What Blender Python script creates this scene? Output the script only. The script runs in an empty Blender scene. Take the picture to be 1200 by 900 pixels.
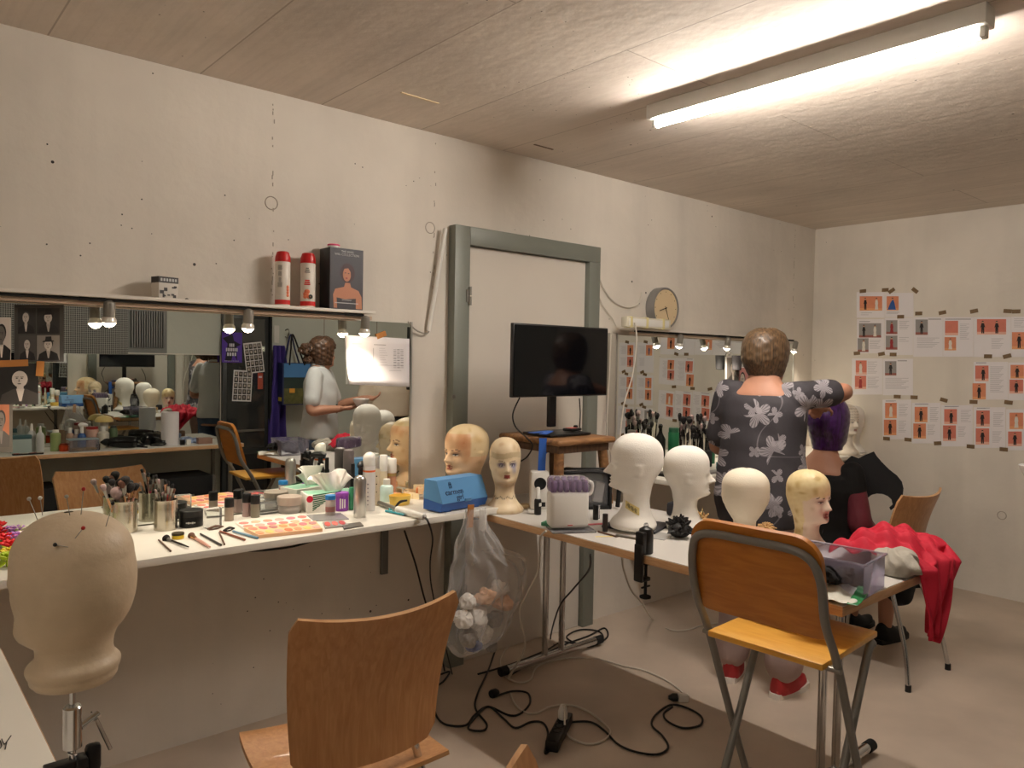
import bpy, bmesh, math, random
import numpy as np
from mathutils import Vector, Matrix, Euler
random.seed(7)
PI = math.pi
SC = bpy.context.scene
COL = SC.collection
# ------------------------------------------------------------------ camera (calibrated from the room's own lines)
FPX, PITCH, ROLL, YAW = 893.6, -.0311, .018, .712
CAM = np.array([0., -3., 1.5])
FW = np.array([math.sin(YAW)*math.cos(PITCH), math.cos(YAW)*math.cos(PITCH), math.sin(PITCH)])
_r = np.array([math.cos(YAW), -math.sin(YAW), 0.]); _u = np.cross(_r, FW)
RT = _r*math.cos(ROLL) + _u*math.sin(ROLL); UP = -_r*math.sin(ROLL) + _u*math.cos(ROLL)
cd = bpy.data.cameras.new('camera'); cam = bpy.data.objects.new('camera', cd); COL.objects.link(cam)
cd.sensor_fit = 'HORIZONTAL'; cd.sensor_width = 36; cd.lens = FPX/1200*36; cd.clip_start = .02
cam.matrix_world = Matrix(((RT[0], UP[0], -FW[0], CAM[0]), (RT[1], UP[1], -FW[1], CAM[1]), (RT[2], UP[2], -FW[2], CAM[2]), (0, 0, 0, 1)))
SC.camera = cam
def P(px, py, **k):
    """point of the photograph on a real plane x=, y= or z="""
    d = FW + RT*(px-600)/FPX - UP*(py-450)/FPX
    a, v = next(iter(k.items())); i = 'xyz'.index(a); t = (v-CAM[i])/d[i]
    return Vector(CAM + t*d)
MY = -.02                                     # plane of the mirror on the left wall
def M(px, py, z):
    """point seen in the left wall's mirror, at height z, folded back into the room"""
    q = P(px, py, z=z); return Vector((q.x, 2*MY-q.y, q.z))
def sc(p):
    return FPX/float((np.array(p)-CAM) @ FW)  # pixels per metre there
# ------------------------------------------------------------------ materials
def lin(c):
    return tuple((x/255/12.92 if x/255 <= .04045 else ((x/255+.055)/1.055)**2.4) for x in c[:3])
_mc = {}
def mat(name, c, rough=.55, metal=0., trans=0., emit=0., bump=0., bscale=60., var=0., vscale=8., stretch=None, coat=0., alpha=1., ior=1.45, spec=.5, ecol=None):
    if name in _mc: return _mc[name]
    m = bpy.data.materials.new(name); m.use_nodes = True; nt = m.node_tree; N = nt.nodes; L = nt.links
    b = N['Principled BSDF']; col = (*lin(c), 1)
    b.inputs['Base Color'].default_value = col; b.inputs['Roughness'].default_value = rough; b.inputs['Metallic'].default_value = metal
    b.inputs['Transmission Weight'].default_value = trans; b.inputs['Coat Weight'].default_value = coat; b.inputs['Alpha'].default_value = alpha
    b.inputs['IOR'].default_value = ior; b.inputs['Specular IOR Level'].default_value = spec
    if emit:
        b.inputs['Emission Color'].default_value = (*lin(ecol or c), 1); b.inputs['Emission Strength'].default_value = emit
    if var or bump:
        tc = N.new('ShaderNodeTexCoord'); mp = N.new('ShaderNodeMapping'); L.new(tc.outputs['Object'], mp.inputs[0])
        if stretch: mp.inputs['Scale'].default_value = stretch
    if var:
        no = N.new('ShaderNodeTexNoise'); no.inputs['Scale'].default_value = vscale; no.inputs['Detail'].default_value = 5; L.new(mp.outputs[0], no.inputs['Vector'])
        cr = N.new('ShaderNodeValToRGB'); e = cr.color_ramp.elements
        e[0].position = .3; e[1].position = .7
        e[0].color = (*[x*(1-var) for x in col[:3]], 1); e[1].color = (*[min(1, x*(1+var)) for x in col[:3]], 1)
        L.new(no.outputs[0], cr.inputs[0]); L.new(cr.outputs[0], b.inputs['Base Color'])
    if bump:
        n2 = N.new('ShaderNodeTexNoise'); n2.inputs['Scale'].default_value = bscale; n2.inputs['Detail'].default_value = 4; L.new(mp.outputs[0], n2.inputs['Vector'])
        bp = N.new('ShaderNodeBump'); bp.inputs['Strength'].default_value = bump; bp.inputs['Distance'].default_value = .01
        L.new(n2.outputs[0], bp.inputs['Height']); L.new(bp.outputs[0], b.inputs['Normal'])
    _mc[name] = m; return m
def wood(name, c, c2, rough=.42, sc_=(3, 3, 30), rot=(0, 0, 0), coat=.2):
    if name in _mc: return _mc[name]
    m = mat(name, c, rough, coat=coat); nt = m.node_tree; N = nt.nodes; L = nt.links; b = N['Principled BSDF']
    tc = N.new('ShaderNodeTexCoord'); mp = N.new('ShaderNodeMapping'); mp.inputs['Scale'].default_value = sc_; mp.inputs['Rotation'].default_value = rot
    L.new(tc.outputs['Object'], mp.inputs[0])
    no = N.new('ShaderNodeTexNoise'); no.inputs['Scale'].default_value = 3; no.inputs['Detail'].default_value = 6; no.inputs['Distortion'].default_value = .6
    L.new(mp.outputs[0], no.inputs['Vector'])
    cr = N.new('ShaderNodeValToRGB'); e = cr.color_ramp.elements; e[0].position = .33; e[1].position = .68
    e[0].color = (*lin(c2), 1); e[1].color = (*lin(c), 1); L.new(no.outputs[0], cr.inputs[0]); L.new(cr.outputs[0], b.inputs['Base Color'])
    return m
def vmat(name, rough=.55, bump=0., bscale=80.):
    """colour comes from the mesh's own 'Paint' attribute (make-up, prints)"""
    if name in _mc: return _mc[name]
    m = mat(name, (200, 200, 200), rough, bump=bump, bscale=bscale); nt = m.node_tree
    a = nt.nodes.new('ShaderNodeAttribute'); a.attribute_name = 'Paint'; nt.links.new(a.outputs['Color'], nt.nodes['Principled BSDF'].inputs['Base Color'])
    return m
# ------------------------------------------------------------------ mesh builder
def catmull(pts, n=6, closed=False):
    pts = [Vector(p) for p in pts]
    if len(pts) < 3: return pts
    out = []; k = len(pts)
    for i in range(k if closed else k-1):
        g = (lambda j: pts[j % k]) if closed else (lambda j: pts[max(0, min(k-1, j))])
        a, b, c, d = g(i-1), g(i), g(i+1), g(i+2)
        for s in range(n):
            t = s/n
            out.append(.5*((2*b) + (c-a)*t + (2*a-5*b+4*c-d)*t*t + (3*b-a-3*c+d)*t**3))
    if not closed: out.append(pts[-1])
    return out
class B:
    def __init__(s): s.v = []; s.f = []; s.m = []
    def add(s, v, f, mi=0, X=None):
        o = len(s.v)
        s.v += [tuple(X @ Vector(p)) if X is not None else tuple(p) for p in v]
        s.f += [tuple(i+o for i in q) for q in f]; s.m += [mi]*len(f) if isinstance(mi, int) else list(mi)
        return s
    def box(s, c, d, mi=0, rot=(0, 0, 0), bev=0., seg=2, X=None):
        bm = bmesh.new(); bmesh.ops.create_cube(bm, size=1)
        for q in bm.verts: q.co = Vector((q.co.x*d[0], q.co.y*d[1], q.co.z*d[2]))
        if bev: bmesh.ops.bevel(bm, geom=bm.edges[:], offset=bev, segments=seg, profile=.5, affect='EDGES')
        bm.verts.ensure_lookup_table(); bm.verts.index_update()
        T = Matrix.Translation(c) @ Euler(rot).to_matrix().to_4x4()
        if X is not None: T = X @ T
        s.add([q.co[:] for q in bm.verts], [[q.index for q in f.verts] for f in bm.faces], mi, T); bm.free(); return s
    def lathe(s, prof, c=(0, 0, 0), n=24, mi=0, X=None, sx=1., sy=1., mis=None):
        T = Matrix.Translation(c)
        if X is not None: T = X @ T
        v = []; f = []; ms = []
        for r, z in prof:
            for k in range(n):
                a = 2*PI*k/n; v.append((r*sx*math.cos(a), r*sy*math.sin(a), z))
        for i in range(len(prof)-1):
            for k in range(n):
                f.append((i*n+k, i*n+(k+1) % n, (i+1)*n+(k+1) % n, (i+1)*n+k)); ms.append(mis[i] if mis else mi)
        if prof[0][0] > 1e-5: f.append(tuple(range(n-1, -1, -1))); ms.append(ms[0])
        if prof[-1][0] > 1e-5: f.append(tuple(range((len(prof)-1)*n, len(prof)*n))); ms.append(ms[-2] if mis else mi)
        return s.add(v, f, ms, T)
    def cyl(s, a, b, r, r2=None, n=14, mi=0):
        a = Vector(a); b = Vector(b); d = b-a
        X = Matrix.Translation(a) @ d.to_track_quat('Z', 'Y').to_matrix().to_4x4()
        return s.lathe([(r, 0), (r if r2 is None else r2, d.length)], n=n, mi=mi, X=X)
    def sph(s, c, r, mi=0, n=16, m=10, X=None, rot=None):
        r = (r, r, r) if not hasattr(r, '__len__') else r
        T = Matrix.Translation(c)
        if rot is not None: T = T @ Euler(rot).to_matrix().to_4x4()
        T = T @ Matrix.Diagonal((*r, 1))
        if X is not None: T = X @ T
        pr = [(math.sin(PI*i/m)*1., -math.cos(PI*i/m)) for i in range(m+1)]; pr[0] = (1e-4, -1); pr[-1] = (1e-4, 1)
        return s.lathe(pr, n=n, mi=mi, X=T)
    def tube(s, pts, r, n=8, mi=0, sm=6, closed=False, caps=True):
        q = catmull(pts, sm, closed) if sm else [Vector(p) for p in pts]
        k = len(q); rr = r if hasattr(r, '__len__') else None
        if rr: rad = [float(np.interp(i/(k-1)*(len(rr)-1), range(len(rr)), rr)) for i in range(k)]
        v = []; f = []; nrm = None
        for i in range(k):
            t = (q[(i+1) % k]-q[i-1]) if closed else (q[min(i+1, k-1)]-q[max(i-1, 0)])
            t = t.normalized() if t.length > 1e-9 else Vector((0, 0, 1))
            if nrm is None: nrm = t.orthogonal().normalized()
            nrm = (nrm - t*nrm.dot(t)); nrm = nrm.normalized() if nrm.length > 1e-6 else t.orthogonal().normalized()
            bi = t.cross(nrm)
            for j in range(n):
                a = 2*PI*j/n; v.append(q[i] + (nrm*math.cos(a)+bi*math.sin(a))*(rad[i] if rr else r))
        for i in range(k if closed else k-1):
            for j in range(n):
                f.append((i*n+j, i*n+(j+1) % n, ((i+1) % k)*n+(j+1) % n, ((i+1) % k)*n+j))
        if not closed and caps: f += [tuple(range(n-1, -1, -1)), tuple(range((k-1)*n, k*n))]
        return s.add(v, f, mi)
    def prism(s, poly, h, mi=0, X=None):
        """outline in local XY pushed from z=0 to z=h"""
        k = len(poly); v = [(p[0], p[1], 0) for p in poly] + [(p[0], p[1], h) for p in poly]
        a = sum(poly[i][0]*poly[(i+1) % k][1]-poly[(i+1) % k][0]*poly[i][1] for i in range(k))
        f = [tuple(range(k-1, -1, -1)), tuple(range(k, 2*k))] + [(i, (i+1) % k, k+(i+1) % k, k+i) for i in range(k)]
        if (a < 0) != (h < 0): f = [tuple(reversed(q)) for q in f]
        return s.add(v, f, mi, X)
    def grid(s, rows, mi=0, closed=False):
        n = len(rows[0]); v = [p for r in rows for p in r]; f = []
        for i in range(len(rows)-1):
            for j in range(n if closed else n-1):
                f.append((i*n+j, i*n+(j+1) % n, (i+1)*n+(j+1) % n, (i+1)*n+j))
        return s.add(v, f, mi)
    def build(s, name, mats, parent=None, loc=None, rz=0., ang=.7, paint=None, rot=None):
        me = bpy.data.meshes.new(name); me.from_pydata([tuple(p) for p in s.v], [], s.f)
        for m in (mats if isinstance(mats, (list, tuple)) else [mats]): me.materials.append(m)
        me.polygons.foreach_set('material_index', s.m); me.polygons.foreach_set('use_smooth', [True]*len(s.f))
        me.update(); me.set_sharp_from_angle(angle=ang)
        if paint is not None:
            ca = me.color_attributes.new('Paint', 'FLOAT_COLOR', 'POINT'); ca.data.foreach_set('color', np.asarray(paint, dtype=np.float32).ravel())
        o = bpy.data.objects.new(name, me); COL.objects.link(o)
        if parent is not None: o.parent = parent
        if loc is not None: o.location = loc
        if rz: o.rotation_euler = (0, 0, rz)
        if rot is not None: o.rotation_euler = rot
        return o
def tag(o, label=None, cat=None, group=None, kind=None):
    if label: o['label'] = label
    if cat: o['category'] = cat
    if group: o['group'] = group
    if kind: o['kind'] = kind
    return o
def thing(name, label, cat, loc=(0, 0, 0), rz=0., group=None, rot=None):
    o = bpy.data.objects.new(name, None); COL.objects.link(o); o.empty_display_size = .05
    o.location = loc; o.rotation_euler = rot if rot is not None else (0, 0, rz)
    return tag(o, label, cat, group)
def dup(root, loc, rz=0., label=None, group=None):
    r = root.copy(); COL.objects.link(r); r.location = loc; r.rotation_euler = (0, 0, rz)
    if label: r['label'] = label
    if group: r['group'] = group
    for ch in list(root.children):
        c = ch.copy(); COL.objects.link(c); c.parent = r
        for g in list(ch.children):
            d = g.copy(); COL.objects.link(d); d.parent = c
    return r
def struct(name, b, m, parent=None, **k):
    o = b.build(name, m, parent, **k)
    if parent is None: o['kind'] = 'structure'
    return o
def text(name, s, size, m, parent, loc, rot, align='CENTER', ext=.0004):
    cu = bpy.data.curves.new(name, 'FONT'); cu.body = s; cu.size = size; cu.align_x = align; cu.align_y = 'CENTER'; cu.extrude = ext; cu.resolution_u = 3
    tmp = bpy.data.objects.new('tmp_text', cu); COL.objects.link(tmp)
    me = bpy.data.meshes.new_from_object(tmp.evaluated_get(bpy.context.evaluated_depsgraph_get()))
    bpy.data.objects.remove(tmp); me.name = name; me.materials.clear(); me.materials.append(m)
    o = bpy.data.objects.new(name, me); COL.objects.link(o)
    o.location = loc; o.rotation_euler = rot
    if parent is not None: o.parent = parent
    return o
# shared materials
CHROME = mat('chrome', (205, 205, 205), .16, 1.)
STEEL = mat('grey_steel', (150, 148, 142), .35, .85)
GREYPAINT = mat('grey_painted_metal', (120, 120, 118), .45, .3)
BLACKP = mat('black_plastic', (18, 18, 19), .38)
BLACKM = mat('black_matte', (14, 14, 15), .7)
WHITEP = mat('white_plastic', (226, 224, 218), .35)
RUBBER = mat('black_rubber', (22, 21, 20), .7)
WHITEM = mat('white_laminate', (222, 218, 208), .38, var=.03, vscale=5)
FOAM = mat('white_foam', (234, 230, 222), .75, bump=.12, bscale=220, var=.03, vscale=14)
BEECH = wood('beech_veneer', (198, 146, 96), (178, 124, 76), .42, (26, 26, 2.5))
BEECHH = wood('beech_edge', (205, 160, 112), (176, 128, 82), .5, (2.5, 26, 26))
CLEAR = mat('clear_plastic', (240, 240, 245), .12, trans=.92, ior=1.25)
SKIN = mat('skin', (205, 148, 118), .5, var=.05, vscale=12)
def P2(px, base, w, top, z, dy=0.):
    """location, radius, height of an upright round item from its base centre, width and top in the photograph"""
    p = P(px, base, z=z); s = sc(p); return p, w/2/s, (base-top)/s
# ================================================================== the room
XR, ZC, YB, XB = 5.69, 2.563, -3.78, -2.3
def concrete(name, c, board=False, streak=True):
    m = bpy.data.materials.new(name); m.use_nodes = True; nt = m.node_tree; N = nt.nodes; L = nt.links; b = N['Principled BSDF']
    b.inputs['Roughness'].default_value = .8; b.inputs['Specular IOR Level'].default_value = .25
    tc = N.new('ShaderNodeTexCoord')
    def noise(scale, vs, det=5, dist=0.):
        mp = N.new('ShaderNodeMapping'); mp.inputs['Scale'].default_value = vs; L.new(tc.outputs['Object'], mp.inputs[0])
        no = N.new('ShaderNodeTexNoise'); no.inputs['Scale'].default_value = scale; no.inputs['Detail'].default_value = det; no.inputs['Distortion'].default_value = dist
        L.new(mp.outputs[0], no.inputs['Vector']); return no.outputs[0]
    def ramp(src, a, ca, e_, cb):
        cr = N.new('ShaderNodeValToRGB'); e = cr.color_ramp.elements; e[0].position = a; e[1].position = e_
        e[0].color = (*ca, 1); e[1].color = (*cb, 1); L.new(src, cr.inputs[0]); return cr.outputs[0]
    def mul(a, b_, f=1.):
        mx = N.new('ShaderNodeMix'); mx.data_type = 'RGBA'; mx.blend_type = 'MULTIPLY'; mx.inputs[0].default_value = f
        L.new(a, mx.inputs[6]); L.new(b_, mx.inputs[7]); return mx.outputs[2]
    base = lin(c)
    col = ramp(noise(1.1, (1, 1, 1)), .3, [x*.80 for x in base], .7, [min(1, x*1.06) for x in base])
    if board:   # formwork boards running along Y, each a little different
        col = mul(col, ramp(noise(1.6, (7, .35, 1), 3), .35, (.93,)*3, .6, (1,)*3))
        col = mul(col, ramp(noise(4, (14, .5, 1), 4), .40, (.955,)*3, .5, (1,)*3))
        br = N.new('ShaderNodeTexBrick'); mp = N.new('ShaderNodeMapping'); mp.inputs['Rotation'].default_value = (0, 0, PI/2); L.new(tc.outputs['Object'], mp.inputs[0]); L.new(mp.outputs[0], br.inputs['Vector'])
        br.inputs['Color1'].default_value = (1, 1, 1, 1); br.inputs['Color2'].default_value = (.93, .92, .92, 1); br.inputs['Mortar'].default_value = (.62, .6, .58, 1)
        br.inputs['Scale'].default_value = 1; br.inputs['Mortar Size'].default_value = .003; br.inputs['Brick Width'].default_value = 2.5; br.inputs['Row Height'].default_value = .5
        col = mul(col, br.outputs[0])
    if streak:
        col = mul(col, ramp(noise(1.5, (3.2, 3.2, .4), 4), .30, (.86,)*3, .5, (1,)*3), .5)
    # pin holes: small dark specks, only in some cells
    for s, th, keep in ((9, .055, .62), (30, .085, .72)):
        vo = N.new('ShaderNodeTexVoronoi'); vo.inputs['Scale'].default_value = s; L.new(tc.outputs['Object'], vo.inputs['Vector'])
        sep = N.new('ShaderNodeSeparateColor'); L.new(vo.outputs['Color'], sep.inputs[0])
        g = N.new('ShaderNodeMath'); g.operation = 'GREATER_THAN'; g.inputs[1].default_value = keep; L.new(sep.outputs[0], g.inputs[0])
        l = N.new('ShaderNodeMath'); l.operation = 'LESS_THAN'; l.inputs[1].default_value = th; L.new(vo.outputs['Distance'], l.inputs[0])
        n3 = N.new('ShaderNodeMath'); n3.operation = 'GREATER_THAN'; n3.inputs[1].default_value = .53; L.new(noise(1.3, (1, 1, 1), 2), n3.inputs[0])
        k = N.new('ShaderNodeMath'); k.operation = 'MULTIPLY'; L.new(g.outputs[0], k.inputs[0]); L.new(l.outputs[0], k.inputs[1])
        k2 = N.new('ShaderNodeMath'); k2.operation = 'MULTIPLY'; L.new(k.outputs[0], k2.inputs[0]); L.new(n3.outputs[0], k2.inputs[1])
        mx = N.new('ShaderNodeMix'); mx.data_type = 'RGBA'; L.new(k2.outputs[0], mx.inputs[0]); L.new(col, mx.inputs[6]); mx.inputs[7].default_value = (.05, .045, .04, 1)
        col = mx.outputs[2]
    L.new(col, b.inputs['Base Color'])
    bp = N.new('ShaderNodeBump'); bp.inputs['Strength'].default_value = .25; bp.inputs['Distance'].default_value = .01
    L.new(noise(18, (1, 1, 1), 6), bp.inputs['Height']); L.new(bp.outputs[0], b.inputs['Normal'])
    return m
WALLC = concrete('white_concrete', (224, 217, 206))
CEILC = concrete('board_marked_concrete', (220, 209, 197), board=True, streak=False)
OPPC = mat('grey_green_wall_paint', (196, 200, 191), .7, var=.05, vscale=2, bump=.1, bscale=30)
SEAM = mat('concrete_seam', (168, 159, 147), .9)
FLOORM = mat('grey_floor_paint', (190, 175, 159), .42, var=.16, vscale=2.2, bump=.05, bscale=12, spec=.35)
b = B().box(((XR+XB)/2, YB/2, -.05), (XR-XB+.4, -YB+.4, .1)); struct('floor', b, FLOORM)
b = B().box(((XR+XB)/2, YB/2, ZC+.05), (XR-XB+.4, -YB+.4, .1))
for a, c, k in (((470, 108), (514, 121), 1), ((626, 169), (648, 175), 2)):      # a stray lath and a rust streak left in the concrete
    a, c = P(*a, z=ZC), P(*c, z=ZC); m_ = (a+c)/2; d = c-a; b.box((m_.x, m_.y, ZC-.001), (d.length, .010, .003), k, rot=(0, 0, math.atan2(d.y, d.x)))
struct('ceiling', b, [CEILC, mat('pale_lath_mark', (226, 206, 168), .8), mat('rust_streak', (110, 92, 74), .8)])
b = B().box(((XR+XB)/2, .1, ZC/2), (XR-XB+.4, .2, ZC))
for px, py in ((318, 238), (504, 267)):       # tie holes left by the formwork
    q = P(px, py, y=0); b.tube([(q.x+.026*math.cos(a), -.0005, q.z+.026*math.sin(a)) for a in np.linspace(0, 2*PI, 20, endpoint=False)], .0022, n=5, mi=1, sm=0, closed=True)
for px in (319, 508, 930):               # dotted board joints
    q = P(px, 330, y=0)
    for i in range(46):
        z = 1.75 + i*.017 + random.uniform(-.004, .004)
        if random.random() < .4: b.box((q.x+random.uniform(-.004, .004), -.0005, z), (.004, .002, random.uniform(.004, .02)), 1)
struct('wall_left', b, [WALLC, SEAM])
b = B().box((XR+.1, YB/2, ZC/2), (.2, -YB, ZC))
q = P(1174, 604, x=XR); b.tube([(XR-.0005, q.y+.026*math.cos(a), q.z+.026*math.sin(a)) for a in np.linspace(0, 2*PI, 20, endpoint=False)], .003, n=5, mi=1, sm=0, closed=True)
struct('wall_right', b, [WALLC, SEAM])
struct('wall_rear', B().box((XB-.1, YB/2, ZC/2), (.2, -YB, ZC)), WALLC)
# wall behind the photographer, seen only in the mirrors: painted panels with seams
b = B().box(((XR+XB)/2, YB-.1, ZC/2), (XR-XB+.4, .2, ZC))
for x in (3.42, 4.0, 4.6): b.box((x, YB+.0015, ZC/2), (.008, .006, ZC), 1)
struct('wall_back', b, [OPPC, SEAM])
# perforated sheet, louvred vent and block panel above the second mirror
mq = lambda px, py: (lambda p: Vector((p.x, 2*MY-p.y, p.z)))(P(px, py, y=2*MY-(YB+.02)))
def perf():
    m = mat('perforated_grey_sheet', (150, 150, 146), .5); nt = m.node_tree; N = nt.nodes; L = nt.links; bs = N['Principled BSDF']
    tc = N.new('ShaderNodeTexCoord'); vo = N.new('ShaderNodeTexVoronoi'); vo.inputs['Scale'].default_value = 66; vo.inputs['Randomness'].default_value = 0
    L.new(tc.outputs['Object'], vo.inputs['Vector']); l = N.new('ShaderNodeMath'); l.operation = 'LESS_THAN'; l.inputs[1].default_value = .42; L.new(vo.outputs['Distance'], l.inputs[0])
    mx = N.new('ShaderNodeMix'); mx.data_type = 'RGBA'; L.new(l.outputs[0], mx.inputs[0]); mx.inputs[6].default_value = (.32, .32, .3, 1); mx.inputs[7].default_value = (.06, .06, .055, 1)
    L.new(mx.outputs[2], bs.inputs['Base Color']); return m
a = mq(78, 415).x; c = mq(150, 415).x; d = mq(196, 412).x
t = tag(B().box(((a-1.4+c)/2, YB+.011, 1.70), (c-a+1.4, .02, .42)).build('perforated_panel', perf()), 'grey perforated metal panel above the mirror on the far wall, seen reflected', 'panel')
b = B()
for i in range(14): b.box((c+.03+(d-c-.06)*i/13, YB+.018, 1.70), (.010, .024, .30))
v = thing('vent_grille', 'grey louvred vent with upright slats beside the perforated panel, seen reflected', 'vent')
b.build('slat', GREYPAINT, v); B().box(((c+d)/2, YB+.006, 1.70), (d-c, .01, .42)).build('frame', mat('vent_grey', (128, 130, 128), .5), v)
# ------------------------------------------------------------------ door
DOORG = mat('grey_green_door_frame', (124, 128, 120), .45, .1)
DOORW = mat('cream_door_leaf', (210, 203, 192), .45, var=.03, vscale=2)
dr = thing('door_1', 'cream door in a grey green steel frame behind the monitor', 'door', (0, 0, 0)); dr['kind'] = 'structure'
x0, xi, xj, x1, zt, zi = 2.171, 2.262, 3.10, 3.186, 2.143, 2.055
b = B().box(((x0+xi)/2, -.027, zt/2), (xi-x0, .054, zt), bev=.003).box(((xj+x1)/2, -.027, zi/2), (x1-xj, .054, zi), bev=.003).box(((xi+x1)/2, -.027, (zt+zi)/2), (x1-xi, .054, zt-zi), bev=.003)
b.build('frame', DOORG, dr)
B().box(((xi+xj)/2, -.012, zi/2), (xj-xi-.008, .02, zi-.006)).build('leaf', DOORW, dr)
q = P(542, 346, y=-.06)
for z in (q.z, .35):
    B().cyl((xi-.002, -.06, z-.045), (xi-.002, -.06, z-.003), .008).cyl((xi-.002, -.06, z+.003), (xi-.002, -.06, z+.045), .008).box((xi-.012, -.056, z), (.02, .006, .06)).build('hinge', STEEL, dr)
q = P(532, 465, y=-.056); B().cyl((q.x, -.054, q.z), (q.x, -.0575, q.z), .011).build('screw_cap', STEEL, dr)
# white conduit leaning down the wall beside the door frame
a = P(522, 268, y=-.035); c = P(502, 388, y=-.015)
tag(B().cyl(a, c, .011, n=10).build('cable_conduit', WHITEP), 'white plastic conduit slanting down beside the grey door frame', 'conduit')
pts = [P(478, 377, y=-.02), P(488, 387, y=-.02), P(500, 391, y=-.02), P(504, 384, y=-.02), P(502, 384, y=-.02)]
tag(B().tube(pts, .0035).build('lamp_cable', mat('grey_cable', (150, 145, 135), .6)), 'thin grey cable looping from the mirror corner to the conduit', 'cable')
# ------------------------------------------------------------------ ceiling light
EMIT_FILL = mat('fill_fluorescent_glow', (255, 246, 236), emit=24., ecol=(255, 244, 232))  # weak glow of the added fill tube
EMIT = mat('fluorescent_tube_glow', (255, 246, 236), emit=142., ecol=(255, 244, 232))
LAMPW = mat('lamp_white_enamel', (228, 226, 220), .4)
for fx, fy0, lb in ((2.52, -1.565, 'long white fluorescent tube light fixed under the concrete ceiling'), (-.55, -2.2, 'added weak fluorescent fill light on the ceiling behind the photographer, outside the view')):  # the second fixture is added out of view to lift the shadows
    ft = thing('ceiling_light', lb, 'ceiling light', (fx, fy0, ZC), 0, None)
    B().box((0, 0, -.030), (.078, 1.25, .060), bev=.004).build('housing', LAMPW, ft)
    for s in (-1, 1): B().box((.004, s*.607, -.072), (.034, .018, .038), bev=.004).build('socket', LAMPW, ft)
    B().cyl((.004, -.598, -.0755), (.004, .598, -.0755), .0135, n=16).build('tube', EMIT if fx > 0 else EMIT_FILL, ft)
# ------------------------------------------------------------------ exposure
SC.view_settings.view_transform = 'Standard'; SC.view_settings.look = 'None'; SC.view_settings.gamma = 1; SC.view_settings.use_curve_mapping = False
SC.view_settings.exposure = .92
w = bpy.data.worlds.new('world'); SC.world = w; w.use_nodes = True; w.node_tree.nodes['Background'].inputs[0].default_value = (.012, .011, .01, 1)
SC.cycles.use_denoising = True; SC.cycles.max_bounces = 12; SC.cycles.glossy_bounces = 6; SC.cycles.diffuse_bounces = 8; SC.cycles.transparent_max_bounces = 12
SC.cycles.sample_clamp_indirect = 6
# ================================================================== counters, mirrors, lamps
ZT, ZL = .84, .868          # work table, wall counters
MIRROR = mat('mirror_silver', (222, 226, 222), .0, 1.)
ALU = mat('aluminium_trim', (176, 174, 168), .35, .8)
def counter(x0, x1, label, name='wall_counter'):
    t = thing(name, label, 'counter', (0, 0, ZL))
    B().box(((x0+x1)/2, -.2575, -.0125), (x1-x0, .505, .025), bev=.002).build('worktop', WHITEM, t)
    return t
t = counter(-1.3, 2.19, 'long white laminate make-up counter along the wall under the wide mirror')
q = P(449, 625, y=0)
B().box((q.x, -.012, -.19), (.035, .016, .33), bev=.003).box((q.x, -.21, -.034), (.035, .4, .014), bev=.003).build('bracket', GREYPAINT, t)
B().box((.2, -.012, -.19), (.035, .016, .33), bev=.003).box((.2, -.21, -.034), (.035, .4, .014), bev=.003).build('bracket', GREYPAINT, t)
q0 = P(712, 558, z=ZL)
FX0 = 3.30
t = counter(FX0, 5.66, 'white make-up counter under the second mirror behind the woman in the floral top')
for x in (3.6, 5.0): B().box((x, -.012, -.19), (.035, .016, .33), bev=.003).box((x, -.21, -.034), (.035, .4, .014), bev=.003).build('bracket', GREYPAINT, t)
def mirror(x0, x1, z0, z1, label, y=MY, sgn=1, frame=True):
    t = thing('wall_mirror', label, 'mirror', (0, y, 0))
    B().box(((x0+x1)/2, sgn*.004, (z0+z1)/2), (x1-x0, .008, z1-z0)).build('mirror_glass', MIRROR, t)
    if frame:
        for x in (x0-.004, x1+.004): B().box((x, sgn*.0055, (z0+z1)/2), (.008, .019, z1-z0+.012)).build('edge_trim', ALU, t)
    return t
mirror(-1.2, 1.948, ZL+.006, 1.662, 'wide frameless wall mirror behind the long white counter reflecting the room')
mirror(3.38, 5.375, ZL+.006, 1.662, 'second wall mirror past the door, reflecting the costume sheets')
# ledge over each mirror, with the lamp rod hanging under it
RAILW = mat('ledge_white', (220, 214, 204), .45); RAILP = mat('beige_fascia', (196, 172, 150), .5)
def ledge(x0, x1, label):
    t = thing('mirror_ledge', label, 'ledge', (0, 0, 1.70))
    B().box(((x0+x1)/2, -.065, -.006), (x1-x0, .125, .012), bev=.002).build('shelf_board', RAILW, t)
    B().box(((x0+x1)/2, -.085, -.029), (x1-x0, .022, .016), bev=.002).build('fascia', RAILP, t)
    B().cyl((x0+.01, -.108, -.019), (x1-.05, -.108, -.019), .0055).build('lamp_rod', BLACKM, t)
    return t
ledge(-1.2, 1.70, 'narrow white ledge over the wide mirror carrying spray cans and a wig box')
ledge(3.42, 5.1, 'narrow ledge over the second mirror, beside the wall clock')
BULB = mat('halogen_bulb_glow', (255, 236, 205), emit=28., ecol=(255, 232, 200))
HOUS = mat('lamp_housing_grey', (142, 138, 130), .4, .5)
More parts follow.
